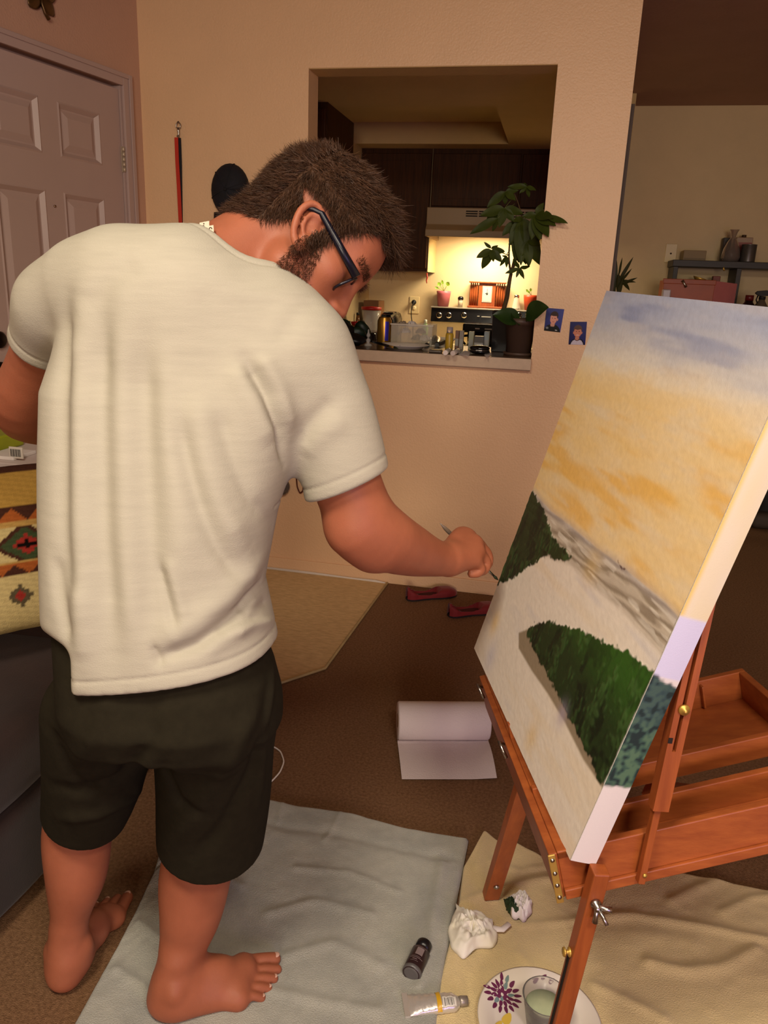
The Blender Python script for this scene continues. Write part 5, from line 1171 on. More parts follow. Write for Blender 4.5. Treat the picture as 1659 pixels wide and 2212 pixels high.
# clear plug-in night light and a brown cord loop
nl = thing('night_light', 'clear plastic night light on the wall under the painter\'s arm', 'night light', PY(612, 1052, YW-.03))
G = []
c_ = PY(608, 1050, YW-.004)
MB().lathe([(.040, 0), (.042, .004), (.040, .018), (.030, .032), (.012, .040), (0, .041)], 28, (0, -1, 0), c_).build('shade', mat('clear_shade', (236, 226, 220), rough=.05, trans=.9, ior=1.35, var=0), nl)
MB().box((c_[0]-.025, YW-.012, c_[2]-.030), (c_[0]+.025, YW-.002, c_[2]-.022)).build('bulb_base', mat('greenish_base', (110, 116, 100), rough=.5), nl)
MB().ball(c_+np.array([0, -.014, 0]), (.010, .010, .014)).build('bulb', mat('frosted_bulb', (190, 180, 176), rough=.4), nl)
lp = [PY(640, 1010, YW-.008), PY(640, 1030, YW-.008), PY(642, 1052, YW-.008), PY(648, 1066, YW-.009), PY(655, 1060, YW-.010), PY(655, 1045, YW-.010), PY(648, 1025, YW-.009), PY(644, 1005, YW-.008)]
tag(MB().tube(smooth_curve(lp, 40, 1), .0032, 8).build('cord_loop', mat('brown_cord', (84, 30, 16), rough=.6)), 'dark brown cord loop hanging on the wall right of the night light', 'cord')
# two school portrait photos
def photo(name, label, corners, paint_fn):
    """corners: tl, tr, br, bl on the wall"""
    n_, m_ = 64, 44; tl, tr, br_, bl_ = [np.array(c) for c in corners]
    s = np.linspace(0, 1, m_)[None, :, None]; t = np.linspace(0, 1, n_)[:, None, None]
    P = (1-t)*((1-s)*tl+s*tr)+t*((1-s)*bl_+s*br_); bow = np.array([0, -.002, 0])*np.sin(np.pi*t)
    X, Y_ = np.meshgrid(np.linspace(0, 1, m_), np.linspace(0, 1, n_)); c = paint_fn(X, Y_)
    ii = np.arange(n_*m_).reshape(n_, m_); F_ = np.stack([ii[:-1, :-1], ii[1:, :-1], ii[1:, 1:], ii[:-1, 1:]], -1).reshape(-1, 4)
    th = thing(name, label, 'photo', tl, None)
    raw_mesh('print', (P+bow+np.array([0, -.0012, 0])).reshape(-1, 3), F_, mat('photo_print', (200, 200, 200), rough=.45, spec=.15, attr='paint'), th, attr=np.concatenate([c.reshape(-1, 3), np.ones((n_*m_, 1))], 1))
    MB().hexa([tl, tr, br_, bl_]+[p+np.array([0, -.001, 0]) for p in (tl, tr, br_, bl_)]).build('backing', mat('photo_paper', (220, 214, 206), rough=.6), th)
def el(X, Y_, cx, cy, rx, ry): return ((X-cx)/rx)**2+((Y_-cy)/ry)**2 < 1
def por1(X, Y_):
    c = np.ones(X.shape+(3,))*L3((58, 64, 130)); c *= (0.75+0.5*X)[..., None]
    def S(m, k): c[m] = L3(k)
    S(el(X, Y_, .48, 1.02, .50, .34), (34, 34, 32)); S(el(X, Y_, .17, .86, .08, .05), (128, 130, 132)); S(el(X, Y_, .47, .70, .13, .12), (206, 150, 130))
    S(el(X, Y_, .50, .30, .235, .18), (58, 38, 34)); S(el(X, Y_, .48, .45, .20, .22), (222, 156, 136)); S(el(X, Y_, .50, .25, .22, .08), (58, 38, 34)); S(el(X, Y_, .72, .47, .03, .06), (214, 150, 130))
    for x in (.41, .56): S(el(X, Y_, x, .42, .03, .018), (80, 50, 48))
    S(el(X, Y_, .48, .575, .06, .014), (176, 90, 84)); S(el(X, Y_, .73, .93, .07, .018), (214, 210, 206)); S((Y_ > .70) & (np.abs(X-.47) < .05+(.9-Y_)*.3) & (Y_ < .82) & (Y_ > .78), (30, 30, 30)); return c
def por2(X, Y_):
    c = np.ones(X.shape+(3,))*L3((40, 42, 100)); c *= (0.8+0.35*X)[..., None]
    def S(m, k): c[m] = L3(k)
    S(el(X, Y_, .5, 1.02, .46, .30), (30, 28, 44)); S(el(X, Y_, .5, 1.02, .37, .26), (204, 196, 210)); S(el(X, Y_, .49, .76, .16, .07), (30, 28, 44)); S(el(X, Y_, .48, .72, .13, .09), (196, 132, 108))
    S(el(X, Y_, .49, .33, .255, .19), (92, 66, 56)); S(el(X, Y_, .49, .46, .225, .22), (204, 132, 106)); S(el(X, Y_, .49, .26, .22, .09), (92, 66, 56))
    for x in (.24, .74): S(el(X, Y_, x, .48, .03, .06), (196, 126, 104))
    for x in (.41, .58): S(el(X, Y_, x, .42, .035, .018), (74, 44, 40))
    S(el(X, Y_, .5, .58, .09, .02), (222, 190, 180)); S(el(X, Y_, .47, .92, .014, .010), (120, 110, 120)); return c
YP = YW-.002
photo('photo_print', 'upper small portrait photo of a person in a black top on the wall', [PY(1181, 665, YP), PY(1219, 668, YP), PY(1210, 718, YP), PY(1175, 714, YP)], por1)
photo('photo_print', 'lower right portrait photo of a person in a white baseball shirt on the wall', [PY(1232, 695, YP), PY(1268, 695, YP), PY(1264, 745, YP), PY(1228, 744, YP)], por2)
# ------------------------------------------------------------------ kitchen beyond the pass-through
cabw = mat('dark_cabinet_wood', (74, 40, 15), rough=0.5, c2=(48, 26, 9), vscale=5, stretch=(16, 16, 1.0), bump=0.08, bscale=60, bstretch=(14, 14, 1), spec=0.15)
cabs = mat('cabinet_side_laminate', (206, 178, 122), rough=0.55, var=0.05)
lam = mat('counter_laminate', (196, 172, 146), rough=0.35, var=0.06, vscale=40)
lamt = mat('counter_top_brown', (96, 74, 54), rough=0.25, c2=(74, 56, 42), vscale=60)
black_gl = mat('black_gloss', (14, 13, 14), rough=0.15, spec=0.6, var=0.02); black_mt = mat('black_matte', (20, 18, 18), rough=0.6, var=0.05)
chrome = mat('chrome', (214, 210, 204), rough=0.15, metal=1.0, var=0.02)
ZS = 1.036                                   # bar top
sill = struct('trim_6', MB().box((OXL-0.002, YW-0.04, 0.992), (OXR+0.003, YW, ZS)).box((OXL, YW, 0.985), (OXR, YW+WT, ZS)).box((OXL, YW+WT, 0.985), (OXR+0.10, 3.70, ZS)), lam, bevel=0.002)
MB().box((OXL+0.002, YW-0.036, ZS), (OXR, YW+WT, ZS+0.0015)).box((OXL+0.004, YW+WT, ZS), (OXR+0.098, 3.695, ZS+0.0015)).build('bar_surface', lamt, sill)
ZT = ZS+0.0016
# left side wall stub with door trim; far counter
struct('wall_kitchen_left', MB().box((-1.43, 4.88, 0), (-1.33, YB, ZK)), wall_k)
struct('trim_7', MB().box((-1.45, 4.83, 0), (-1.318, 4.885, ZK)), mat('cream_trim', (206, 186, 150), rough=0.5))
struct('wall_kitchen_side', MB().box((-3.0, YW+WT, 0), (-2.9, YB, ZC)), wall_k)
ctop = thing('kitchen_counter', 'tan laminate kitchen counter under the wall cabinet', 'counter', (-1.1, 5.25, 0))
MB().box((-1.326, 4.93, 0.87), (-0.864, YB, 0.91)).build('worktop', lam, ctop, bevel=0.003); MB().box((-1.326, 5.53, 0.91), (-0.862, YB, 1.00)).build('upstand', lam, ctop, bevel=0.002)
MB().box((-1.326, 4.97, 0.0), (-0.865, YB, 0.87)).build('base_unit', cabw, ctop)
MB().box((-1.32, 4.955, 0.12), (-0.875, 4.97, 0.85)).build('cabinet_door', cabw, ctop, bevel=0.003)
def cabinet(name, label, lo, hi, ndoor, sidem=None, gap=0.006):
    t = thing(name, label, 'cabinet', ((lo[0]+hi[0])/2, lo[1], lo[2]))
    MB().box(lo, hi).build('carcass', cabw, t)
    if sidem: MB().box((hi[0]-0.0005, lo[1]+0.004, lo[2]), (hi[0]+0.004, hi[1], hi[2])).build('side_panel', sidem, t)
    w = (hi[0]-lo[0])/ndoor
    for k in range(ndoor):
        x0, x1 = lo[0]+k*w+gap, lo[0]+(k+1)*w-gap
        d = MB().box((x0, lo[1]-0.018, lo[2]+0.02), (x1, lo[1], hi[2]-0.03)).build('cabinet_door', cabw, t, bevel=0.004)
        MB().box((x0+0.045, lo[1]-0.0195, lo[2]+0.065), (x1-0.045, lo[1]-0.018, hi[2]-0.075)).build('door_panel', cabw, d, bevel=0.001)
    return t
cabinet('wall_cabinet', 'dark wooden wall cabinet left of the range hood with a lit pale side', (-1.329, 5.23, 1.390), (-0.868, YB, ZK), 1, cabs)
cabinet('hood_cabinet', 'dark wooden wall cabinet above the range hood', (-0.866, 5.23, 1.772), (0.25, YB, ZK), 2)
cabinet('pantry_cabinet', 'tall dark wooden cabinet at the far left of the kitchen opening', (-1.95, 3.95, 1.30), (-1.18, 4.45, ZK), 1)
# fork-like red pull hanging under the wall cabinet
tag(MB().tube([PY(922, 590, 5.26), PY(923, 600, 5.26), PY(921, 606, 5.26), PY(922, 612, 5.26)], [.004, .005, .004, .003], 8).build('red_hook', mat('red_plastic', (190, 48, 36), rough=.5)), 'small red hook hanging under the corner of the wall cabinet', 'hook')
# range hood
hood_m = mat('hood_enamel', (150, 120, 84), rough=0.4, var=0.03)
hd_ = thing('range_hood', 'cream range hood with slotted vents and the lamp on underneath', 'range hood', (-0.48, 5.3, 1.6))
hx0, hx1 = -0.862, -0.10
MB().prism([(hx0, 5.08, 1.772), (hx0, 5.08, 1.672), (hx0, 5.05, 1.640), (hx0, 5.05, 1.600), (hx0, 5.065, 1.600), (hx0, 5.10, 1.672), (hx0, YB, 1.672), (hx0, YB, 1.772)], (hx1-hx0, 0, 0)).build('hood_shell', hood_m, hd_, bevel=0.003)
for x in (hx0, hx1-0.012): MB().prism([(x, 5.05, 1.600), (x, YB, 1.600), (x, YB, 1.680), (x, 5.10, 1.680)], (0.012, 0, 0)).build('hood_side', hood_m, hd_)
vm = mat('vent_dark', (30, 20, 14), rough=0.8)
for gx in (1006, 1034, 1062, 1106, 1134):
    x0 = PY(gx, 470, 5.078)[0]
    for k in range(3): MB().box((x0, 5.0775, 1.722+0.0135*k), (x0+0.072, 5.0795, 1.729+0.0135*k)).build('vent_slot', vm, hd_)
bl_ = MB().box((-0.66, 5.20, 1.640), (-0.34, 5.36, 1.652)).build('lamp_lens', mat('hood_lamp_lens', (255, 230, 180), rough=.5, emit=(255, 226, 165), estr=6.0), hd_)
# stove with back panel
st = thing('stove', 'black stove with chrome-ringed knobs on its back panel', 'stove', (-0.48, 5.2, 0))
MB().box((-0.858, 4.92, 0.02), (-0.098, 5.50, 0.905)).build('oven_body', black_mt, st, bevel=0.004)
MB().box((-0.860, 4.90, 0.905), (-0.096, 5.50, 0.920)).build('cooktop', mat('cream_enamel', (206, 186, 146), rough=.3), st, bevel=0.004)
MB().box((-0.858, 5.505, 0.905), (-0.098, YB-0.002, 1.070)).build('splash_panel', mat('cream_enamel', (206, 186, 146)), st)
MB().hexa([(-0.862, 5.455, 1.066), (-0.094, 5.455, 1.066), (-0.094, YB-0.002, 1.066), (-0.862, YB-0.002, 1.066), (-0.862, 5.470, 1.160), (-0.094, 5.470, 1.160), (-0.094, YB-0.002, 1.160), (-0.862, YB-0.002, 1.160)]).build('control_panel', black_gl, st, bevel=0.004)
MB().box((-0.866, 5.455, 1.160), (-0.090, YB-0.002, 1.168)).build('panel_top', mat('stainless_strip', (196, 186, 170), rough=.3, metal=.7), st, bevel=0.002)
for px_ in (948.5, 969.5, 1002.5, 1121, 1141):
    c = PY(px_, 681, 5.462); k_ = MB().lathe([(.0155, 0), (.0205, .002), (.0205, .006), (.015, .008)], 24, (0, -1, 0.12), c, capb=False, capt=False).build('knob_ring', chrome, st)
    MB().lathe([(.0155, .002), (.0145, .020), (.012, .022), (0, .022)], 20, (0, -1, 0.12), c).build('knob', black_gl, k_)
    MB().lathe([(.0155, .001), (.0155, .004), (0, .005)], 20, (0, -1, 0.12), c).build('knob_base', black_gl, k_)
for x0, x1, y in ((1040, 1060, 684), (1031, 1036, 683)):
    a, b = PY(x0, y, 5.456), PY(x1, y, 5.456); MB().box((a[0], 5.450, a[2]-.003), (b[0], 5.462, a[2]+.003)).build('display_mark', mat('display_grey', (150, 146, 140), rough=.3), st)
ZB = 1.169; YSV = 5.50
def pot(name, label, px_, ytop, ybot, wtop, wbot, m, Y, z, rim=False, soil=True, grp=None):
    c = PY(px_, ybot, Y); c[2] = z; sc = np.linalg.norm(c-CAM)/FPX; h = (ybot-ytop)*sc*1.0; rt_, rb2 = wtop*sc/2, wbot*sc/2
    t = thing(name, label, 'plant pot', c, grp)
    pr_ = [(0, 0), (rb2, 0), (rb2+(rt_-rb2)*.82, h*.82)]+([(rt_*1.04, h*.82), (rt_*1.06, h)] if rim else [(rt_, h)])+[(rt_*.93, h), (rt_*.9, h*.88), (0, h*.88)]
    MB().lathe(pr_, 28, (0, 0, 1), c, capb=False, capt=False).build('pot_body', m, t)
    if soil: MB().lathe([(rt_*.9, h*.86), (rt_*.6, h*.90), (0, h*.89)], 20, (0, 0, 1), c, capb=False, capt=False).build('soil', mat('soil', (44, 30, 20), rough=1), t)
    return t, c, h
leaf_y = mat('pale_green_leaf', (120, 150, 36), rough=.5, var=.1, sss=.05)
def leaf_blade(host, base, tip, width, m, up=(0, 0, 1), fold=.25, droop=.0, nm='leaf', n=9, shape=0.85):
    base = np.array(base, float); tip = np.array(tip, float); ax_ = tip-base; Ln = np.linalg.norm(ax_); a = ax_/Ln; s = np.cross(a, np.array(up, float))
    s = unit(s) if np.linalg.norm(s) > 1e-6 else np.array([1.0, 0, 0]); nrm = np.cross(s, a); G = []
    for i in range(n):
        t = i/(n-1); w = width*0.5*(math.sin(math.pi*min(1.0, t**shape))**0.85)+0.0004; ctr = base+ax_*t+nrm*(droop*Ln*(t-t*t)*1.0)
        G.append([ctr+s*w*b+nrm*(-abs(b)*w*fold*-1+0.002*math.sin(9*t)*abs(b)) for b in (-1, -.55, 0, .55, 1)])
    return MB().grid(G).build(nm, m, host, normals=False)
pk, c, h = pot('pink_pot', 'pink plastic pot with a two-leaved seedling on the stove', 957, 632, 663, 30, 22, mat('pink_plastic', (176, 92, 98), rough=.45), YSV, ZB)
for (x, y, w) in [((947), 612, .03), (969, 611, .03), (941, 621, .016), (955, 607, .016)]:
    tip = PY(x, y, YSV-.01); b_ = c+np.array([0, 0, h]); MB().tube([b_, (b_+tip)/2+np.array([0, -.005, 0]), tip-(tip-b_)*.30], .0016, 6).build('stem', leaf_y, pk); leaf_blade(pk, tip-(tip-b_)*.35, tip+(tip-b_)*.12, w, leaf_y, (0, -1, .4))
rp, c, h = pot('orange_pot', 'orange plastic pot with a small seedling at the right of the stove', 1145, 637, 667, 31, 23, mat('orange_plastic', (186, 66, 30), rough=.45), YSV, ZB)
for (x, y, w) in [(1136, 625, .014), (1146, 622, .016), (1141, 629, .012)]:
    tip = PY(x, y, YSV-.01); b_ = c+np.array([0, 0, h]); MB().tube([b_, (b_+tip)/2, tip], .0014, 6).build('stem', leaf_y, rp); leaf_blade(rp, tip-(tip-b_)*.5, tip, w, leaf_y, (0, -1, .4))
def small_lathe(name, label, cat, px_, ybot, Y, z, prof, parts_m, grp=None, n=24):
    """prof entries: (part name, material, [(r px, h px), ...]) in photo pixels"""
    c = PY(px_, ybot, Y); c[2] = z; sc = np.linalg.norm(c-CAM)/FPX; t = thing(name, label, cat, c, grp)
    for nm, m, pr_ in prof: MB().lathe([(r*sc, h_*sc) for r, h_ in pr_], n, (0, 0, 1), c).build(nm, m, t)
    return t, c, sc
glass_m = mat('clear_glass', (240, 238, 230), rough=.05, alpha=.28, spec=.8, var=0)
small_lathe('spice_shaker', 'small shaker with a dark cap beside the clock on the stove', 'shaker', 994, 662, YSV, ZB, [('jar', mat('spice_white', (214, 190, 160), rough=.4), [(5, 0), (5.2, 14), (4.8, 15)]), ('cap', black_gl, [(5.8, 14.6), (6, 19), (4, 21.5), (0, 22)])], None)
small_lathe('glass_shaker', 'clear glass sugar shaker with a chrome top on the stove', 'shaker', 1114.5, 666, YSV, ZB, [('jar', glass_m, [(8.5, 0), (9, 2), (5.2, 22), (4.6, 24)]), ('cap', chrome, [(5.2, 23.5), (5.2, 28), (4, 29.5), (0, 30)]), ('contents', mat('sugar', (190, 176, 150), rough=.9), [(7, .8), (6.6, 4), (0, 4.2)])], None)
# wooden clock with columns
ck = (156, 78, 34); ckw = mat('clock_wood', ck, rough=.35, c2=(126, 56, 24), vscale=6, stretch=(10, 10, 2))
clk = thing('mantel_clock', 'reddish wooden mantel clock with slim columns on the stove back panel', 'clock', PY(1051, 664, YSV))
cl_, cr_, cb_, ct_ = PY(1011, 664, YSV)[0], PY(1090, 664, YSV)[0], ZB, PY(1050, 608, YSV)[2]; cmx = (cl_+cr_)/2; hw_ = (cr_-cl_)/2
MB().box((cl_-.002, YSV-.035, cb_), (cr_+.004, YSV+.03, cb_+.014)).build('base', ckw, clk, bevel=.003); MB().box((cl_, YSV-.035, ct_-.012), (cr_, YSV+.03, ct_)).build('top', ckw, clk, bevel=.003)
MB().box((cmx-hw_*.46, YSV-.02, cb_+.014), (cmx+hw_*.46, YSV+.02, ct_-.012)).build('case', ckw, clk, bevel=.002)
fc_ = MB().box((cmx-hw_*.25, YSV-.0225, cb_+.040), (cmx+hw_*.27, YSV-.020, ct_-.030)).build('face', mat('clock_face', (190, 182, 166), rough=.4), clk)
fx0, fx1, fz0, fz1 = cmx-hw_*.25, cmx+hw_*.27, cb_+.040, ct_-.030; brd = mat('clock_print', (70, 64, 58), rough=.5)
for lo, hi in (((fx0+.004, fz0+.004), (fx1-.004, fz0+.0052)), ((fx0+.004, fz1-.0052), (fx1-.004, fz1-.004)), ((fx0+.004, fz0+.004), (fx0+.0052, fz1-.004)), ((fx1-.0052, fz0+.004), (fx1-.004, fz1-.004))): MB().box((lo[0], YSV-.0232, lo[1]), (hi[0], YSV-.0225, hi[1])).build('border_line', brd, fc_)
fcx, fcz = (fx0+fx1)/2, (fz0+fz1)/2+.004
MB().box((fcx-.001, YSV-.0236, fcz-.012), (fcx+.001, YSV-.0228, fcz+.034)).build('minute_hand', black_gl, fc_); MB().box((fcx-.014, YSV-.0236, fcz-.0012), (fcx+.004, YSV-.0228, fcz+.0012)).build('hour_hand', black_gl, fc_); MB().lathe([(.007, 0), (.006, .002), (0, .003)], 14, (0, -1, 0), (fcx, YSV-.0228, fcz)).build('hub', black_gl, fc_)
for s in (-1, 1):
    for k in range(4):
        x = cmx+s*hw_*(.56+.115*k); hcol = ct_-cb_-.026; MB().lathe([(.0085, 0), (.0088, hcol*.5), (.0042, hcol*.97), (.005, hcol)], 12, (0, 0, 1), (x, YSV-.015+.006*k, cb_+.014)).build('column', ckw, clk)
# wall outlet with plug and cord
op = PY(895, 659, YB); outlet_m = mat('ivory_plastic', (214, 190, 142), rough=.4)
ol = thing('wall_outlet', 'ivory wall outlet with a black plug on the kitchen wall', 'outlet', op)
MB().box((op[0]-.036, YB-.006, op[2]-.058), (op[0]+.036, YB, op[2]+.058)).build('cover_plate', outlet_m, ol, bevel=.003)
for dz in (-.020, .020):
    s_ = MB().lathe([(.0165, 0), (.016, .003), (0, .003)], 20, (0, -1, 0), (op[0], YB-.006, op[2]+dz)).build('socket', outlet_m, ol)
    if dz < 0:
        for dx in (-.006, .006): MB().box((op[0]+dx-.001, YB-.0098, op[2]+dz-.001), (op[0]+dx+.001, YB-.0088, op[2]+dz+.008)).build('slot', black_mt, s_)
MB().lathe([(.0035, -.010), (.0035, .0)], 8, (0, -1, 0), (op[0], YB-.006, op[2])).build('screw', steel_m, ol)
pl = thing('power_cord', 'black plug and cord hanging from the kitchen wall outlet', 'cord', op+np.array([0, -.02, .02]))
MB().lathe([(.016, 0), (.017, .012), (.010, .026), (0, .028)], 16, (0, -1, 0), op+np.array([0, -.0096, .020])).build('plug', black_mt, pl)
MB().tube(smooth_curve([op+np.array([0, -.035, .018]), op+np.array([-.012, -.045, -.02]), op+np.array([-.012, -.035, -.08]), op+np.array([.004, -.03, -.15]), op+np.array([.01, -.05, -.25])], 24), .0032, 8).build('cord', black_mt, pl)
# counter goods
toa = thing('toaster', 'black toaster on the kitchen counter below the outlet', 'toaster', (-1.11, 5.20, .91))
tl, trr = PY(820, 690, 5.1)[0], PY(856, 690, 5.1)[0]
G = []
for y in (5.04, 5.10, 5.30, 5.34):
    ins = .012 if y in (5.04, 5.34) else 0; G.append([(x, y, z) for x, z in [(tl+ins, .915), (tl+ins, 1.08), (tl+.012+ins, 1.115-ins), (tl+.03, 1.125-ins), (trr-.03, 1.125-ins), (trr-.012-ins, 1.115-ins), (trr-ins, 1.08), (trr-ins, .915)]])
MB().grid(G).add([G[0][k] for k in range(8)], [tuple(range(8))]).build('toaster_body', black_gl, toa, bevel=.004)
MB().box((tl+.02, 5.08, 1.1245), (trr-.02, 5.11, 1.1285)).build('bread_slot', chrome, toa); MB().box((tl+.02, 5.20, 1.1245), (trr-.02, 5.23, 1.1285)).build('bread_slot', chrome, toa)
MB().box((trr-.001, 5.16, .98), (trr+.012, 5.19, 1.0)).build('lever', black_mt, toa, bevel=.002)
small_lathe('blender_jar', 'clear blender jar with a red band behind the painter\'s nose', 'blender', 800, 738, 4.95, .911, [('motor_base', black_gl, [(20, 0), (19, 8), (14, 26), (13, 29)]), ('jar', glass_m, [(12, 29), (14, 33), (20.5, 74), (19, 74), (12.5, 34)]), ('handle_band', mat('red_band', (190, 40, 36), rough=.4), [(21, 75), (21, 81), (0, 82)])], None)
small_lathe('peanut_jar', 'squat jar with a red lid left of the blender', 'jar', 767.5, 735, 4.85, .911, [('jar', mat('peanut_brown', (140, 96, 56), rough=.25, var=.2, vscale=60), [(11, 0), (12, 3), (12, 40), (9.5, 46)]), ('lid', mat('red_lid', (186, 36, 32), rough=.4), [(10, 45), (10, 52), (0, 52.5)])], None)
small_lathe('brown_bottle', 'thin brown bottle behind the red-lidded jar', 'bottle', 771.5, 735, 5.15, .911, [('bottle', mat('amber_glass', (100, 60, 28), rough=.15), [(4.5, 0), (4.5, 45), (3, 58)]), ('cap', black_mt, [(3.2, 58), (3.2, 63), (0, 63)])], None)
bxw = MB().box((PY(789, 640, 5.3)[0], 5.26, .911), (PY(821, 640, 5.3)[0], 5.44, PY(800, 649, 5.3)[2])).build('bread_box', mat('tan_box', (128, 84, 48), rough=.6)); tag(bxw, 'plain tan box standing behind the blender jar', 'box')
small_lathe('green_bottle', 'small white and green squeeze bottle left of the stove', 'bottle', 917, 738, 5.15, .911, [('bottle', mat('bottle_white', (206, 206, 186), rough=.4), [(5.5, 0), (6, 3), (6, 26)]), ('label', mat('bottle_green', (120, 170, 60), rough=.4), [(6.2, 26), (6.2, 44), (5, 47)]), ('cap', mat('bottle_cap', (210, 214, 200), rough=.4), [(3.4, 47), (3, 56), (0, 57)])], None)
# coffee maker on the stove
cfx = PY(1038, 700, 4.99)[0]; cof = thing('coffee_maker', 'black coffee maker with a glass carafe standing on the stove', 'coffee maker', (cfx, 5.05, .92))
MB().box((cfx-.10, 4.97, .921), (cfx+.10, 5.19, .950)).build('base', black_gl, cof, bevel=.006); MB().box((cfx-.09, 5.10, .95), (cfx+.10, 5.19, 1.075)).build('tower', black_gl, cof, bevel=.006); MB().box((cfx-.11, 4.975, 1.030), (cfx+.10, 5.19, 1.085)).build('brew_head', black_gl, cof, bevel=.01)
MB().lathe([(.055, .951), (.068, .958), (.070, .985), (.050, 1.012), (.046, 1.022)], 28, (0, 0, 1), (cfx-.01, 5.035, 0)).build('carafe', mat('smoky_glass', (60, 52, 46), rough=.06, trans=.6, ior=1.3), cof)
MB().tube([(cfx-.07, 5.02, 1.010), (cfx-.105, 5.0, 1.005), (cfx-.112, 4.99, .98), (cfx-.09, 5.0, .955)], .008, 8).build('handle', black_gl, cof)
for dx, w in ((-.03, .028), (.03, .05)): MB().box((cfx+dx, 4.9735, 1.052), (cfx+dx+w, 4.976, 1.060)).build('chrome_trim', chrome, cof)
# ---- things on the pass-through bar
def onbar(x, y): p = PZ(x, y, ZT); return p
plb = onbar(886, 748); plb[1] = 3.335
pb = thing('paint_plate', 'white plate with a plum flower and yellow paint on the pass-through bar', 'plate', plb); p_r = .108
MB().lathe([(r*p_r/pr, z) for r, z in plate_prof], 48, (0, 0, 1), (plb[0], plb[1], ZT+.001), capb=False, capt=False).build('plate_body', plate_m, pb)
pcb = np.array([plb[0], plb[1], ZT+.001])
for k in range(7): a = k*.5-.2; petal(pb, pcb, -.040+.024*math.cos(a), .045+.024*math.sin(a), a, .022, .009, plum, lambda r: .0019 if r < .075 else .0019+(r-.075)*.45)
petal(pb, pcb, .02, -.01, 2.9, .05, .018, yel_m, lambda r: .0021, 'paint_dab')
br2a, br2b = np.array([*PY(790, 734, 3.42)[:2], PY(790, 734, 3.42)[2]]), PZ(857, 752, ZT+.014); bd2 = unit(br2b-br2a); L2 = np.linalg.norm(br2b-br2a)
bb2 = thing('black_paintbrush', 'black handled paintbrush resting on the plate on the bar', 'paintbrush', br2a)
MB().lathe([(.002, 0), (.0055, L2*.3), (.0058, L2*.55), (.0045, L2*.78)], 12, bd2, br2a).build('handle', black_gl, bb2); MB().lathe([(.0046, L2*.78), (.0052, L2*.93)], 12, bd2, br2a).build('ferrule', brass_m, bb2); MB().lathe([(.005, L2*.93), (.0035, L2*1.0), (.001, L2*1.04)], 10, bd2, br2a).build('bristles', bristle_m, bb2)
can_m = mat('gold_can', (186, 140, 58), rough=.3, metal=.75, var=.05)
tcan, cc2, sc2 = small_lathe('drink_can', 'gold drink can with a painted blue reflection on the bar', 'can', 829, 742, 3.58, ZT, [('can_body', can_m, [(11.5, 0), (14.6, 3), (14.8, 4), (14.8, 46), (12, 52), (12, 53.5), (11, 52.5), (0, 52)])], None, 32)
MB().grid([[cc2+np.array([15.0*sc2*math.cos(a), 15.0*sc2*math.sin(a), z*sc2]) for a in np.linspace(-1.25, -.72, 8)] for z in np.linspace(6, 45, 5)]).build('blue_reflection', mat('can_reflection_blue', (60, 56, 190), rough=.25, metal=.3), tcan)  # bluish screen reflection painted on the can as a coloured strip
MB().box(cc2+np.array([-.008, -.012, 52.2*sc2]), cc2+np.array([.008, .010, 53*sc2+.001])).build('pull_tab', chrome, tcan)
# clear storage bin with paper scraps
bx0, bx1 = PY(846, 735, 3.56)[0], PY(934, 735, 3.56)[0]; tbh = PY(890, 700, 3.56)[2]-ZT
bin_ = thing('storage_bin', 'clear plastic bin of white scraps behind the plate on the bar', 'bin', ((bx0+bx1)/2, 3.6, ZT)); frost = mat('frosted_plastic', (228, 218, 198), rough=.3, alpha=.28, var=0)
for lo, hi in (((bx0, 3.54, ZT), (bx1, 3.543, ZT+tbh)), ((bx0, 3.68, ZT), (bx1, 3.683, ZT+tbh)), ((bx0, 3.543, ZT), (bx0+.003, 3.68, ZT+tbh)), ((bx1-.003, 3.543, ZT), (bx1, 3.68, ZT+tbh)), ((bx0+.003, 3.543, ZT), (bx1-.003, 3.68, ZT+.003))): MB().box(lo, hi).build('bin_wall', frost, bin_)
MB().box((bx0-.004, 3.536, ZT+tbh-.006), (bx1+.004, 3.5395, ZT+tbh)).build('rim', mat('bin_rim', (214, 204, 184), rough=.3), bin_)
rb = np.random.RandomState(8)
for k in range(6):
    cx_ = bx0+.03+(bx1-bx0-.06)*rb.rand(); zc_ = ZT+.02+.03*(k%3)
    tag(crumple('paper_scrap', '', [np.array([cx_+.028*math.cos(t)*(0.7+.5*rb.rand()), 3.61+.04*math.sin(t)*(0.7+.5*rb.rand())]) for t in np.linspace(0, 6.28, 7)[:-1]], .035, 80+k, mat('scrap_grey', (150, 134, 116), rough=.7, var=.3, vscale=40) if k % 2 else tiss_w, z0=zc_), 'crumpled scrap inside the clear bin', 'scrap', 'scraps in the clear bin')
pad = [PZ(x, y, ZT)+0 for x, y in ((896, 745), (930, 728), (985, 732), (965, 750))]
tag(MB().prism(pad, (0, 0, .005)).build('paper_pad', mat('paper_pad', (222, 210, 190), rough=.7)), 'white paper pad lying behind the plate on the bar', 'paper pad')
bh = thing('curved_tool', 'black curved plastic tool lying on the paper pad', 'tool', PZ(930, 748, ZT))
MB().tube(smooth_curve([PZ(921, 747, ZT+.006), PZ(929, 735, ZT+.014), PZ(940, 729, ZT+.026), PZ(947, 734, ZT+.024), PZ(944, 745, ZT+.012)], 20, 1), [.010+.006*math.sin(math.pi*i/19) for i in range(20)], 12).build('grip', black_gl, bh)
MB().box(PZ(944, 747, ZT+.006), PZ(962, 742, ZT+.006)+np.array([0, 0, .018])).build('clip', black_mt, bh, bevel=.003)
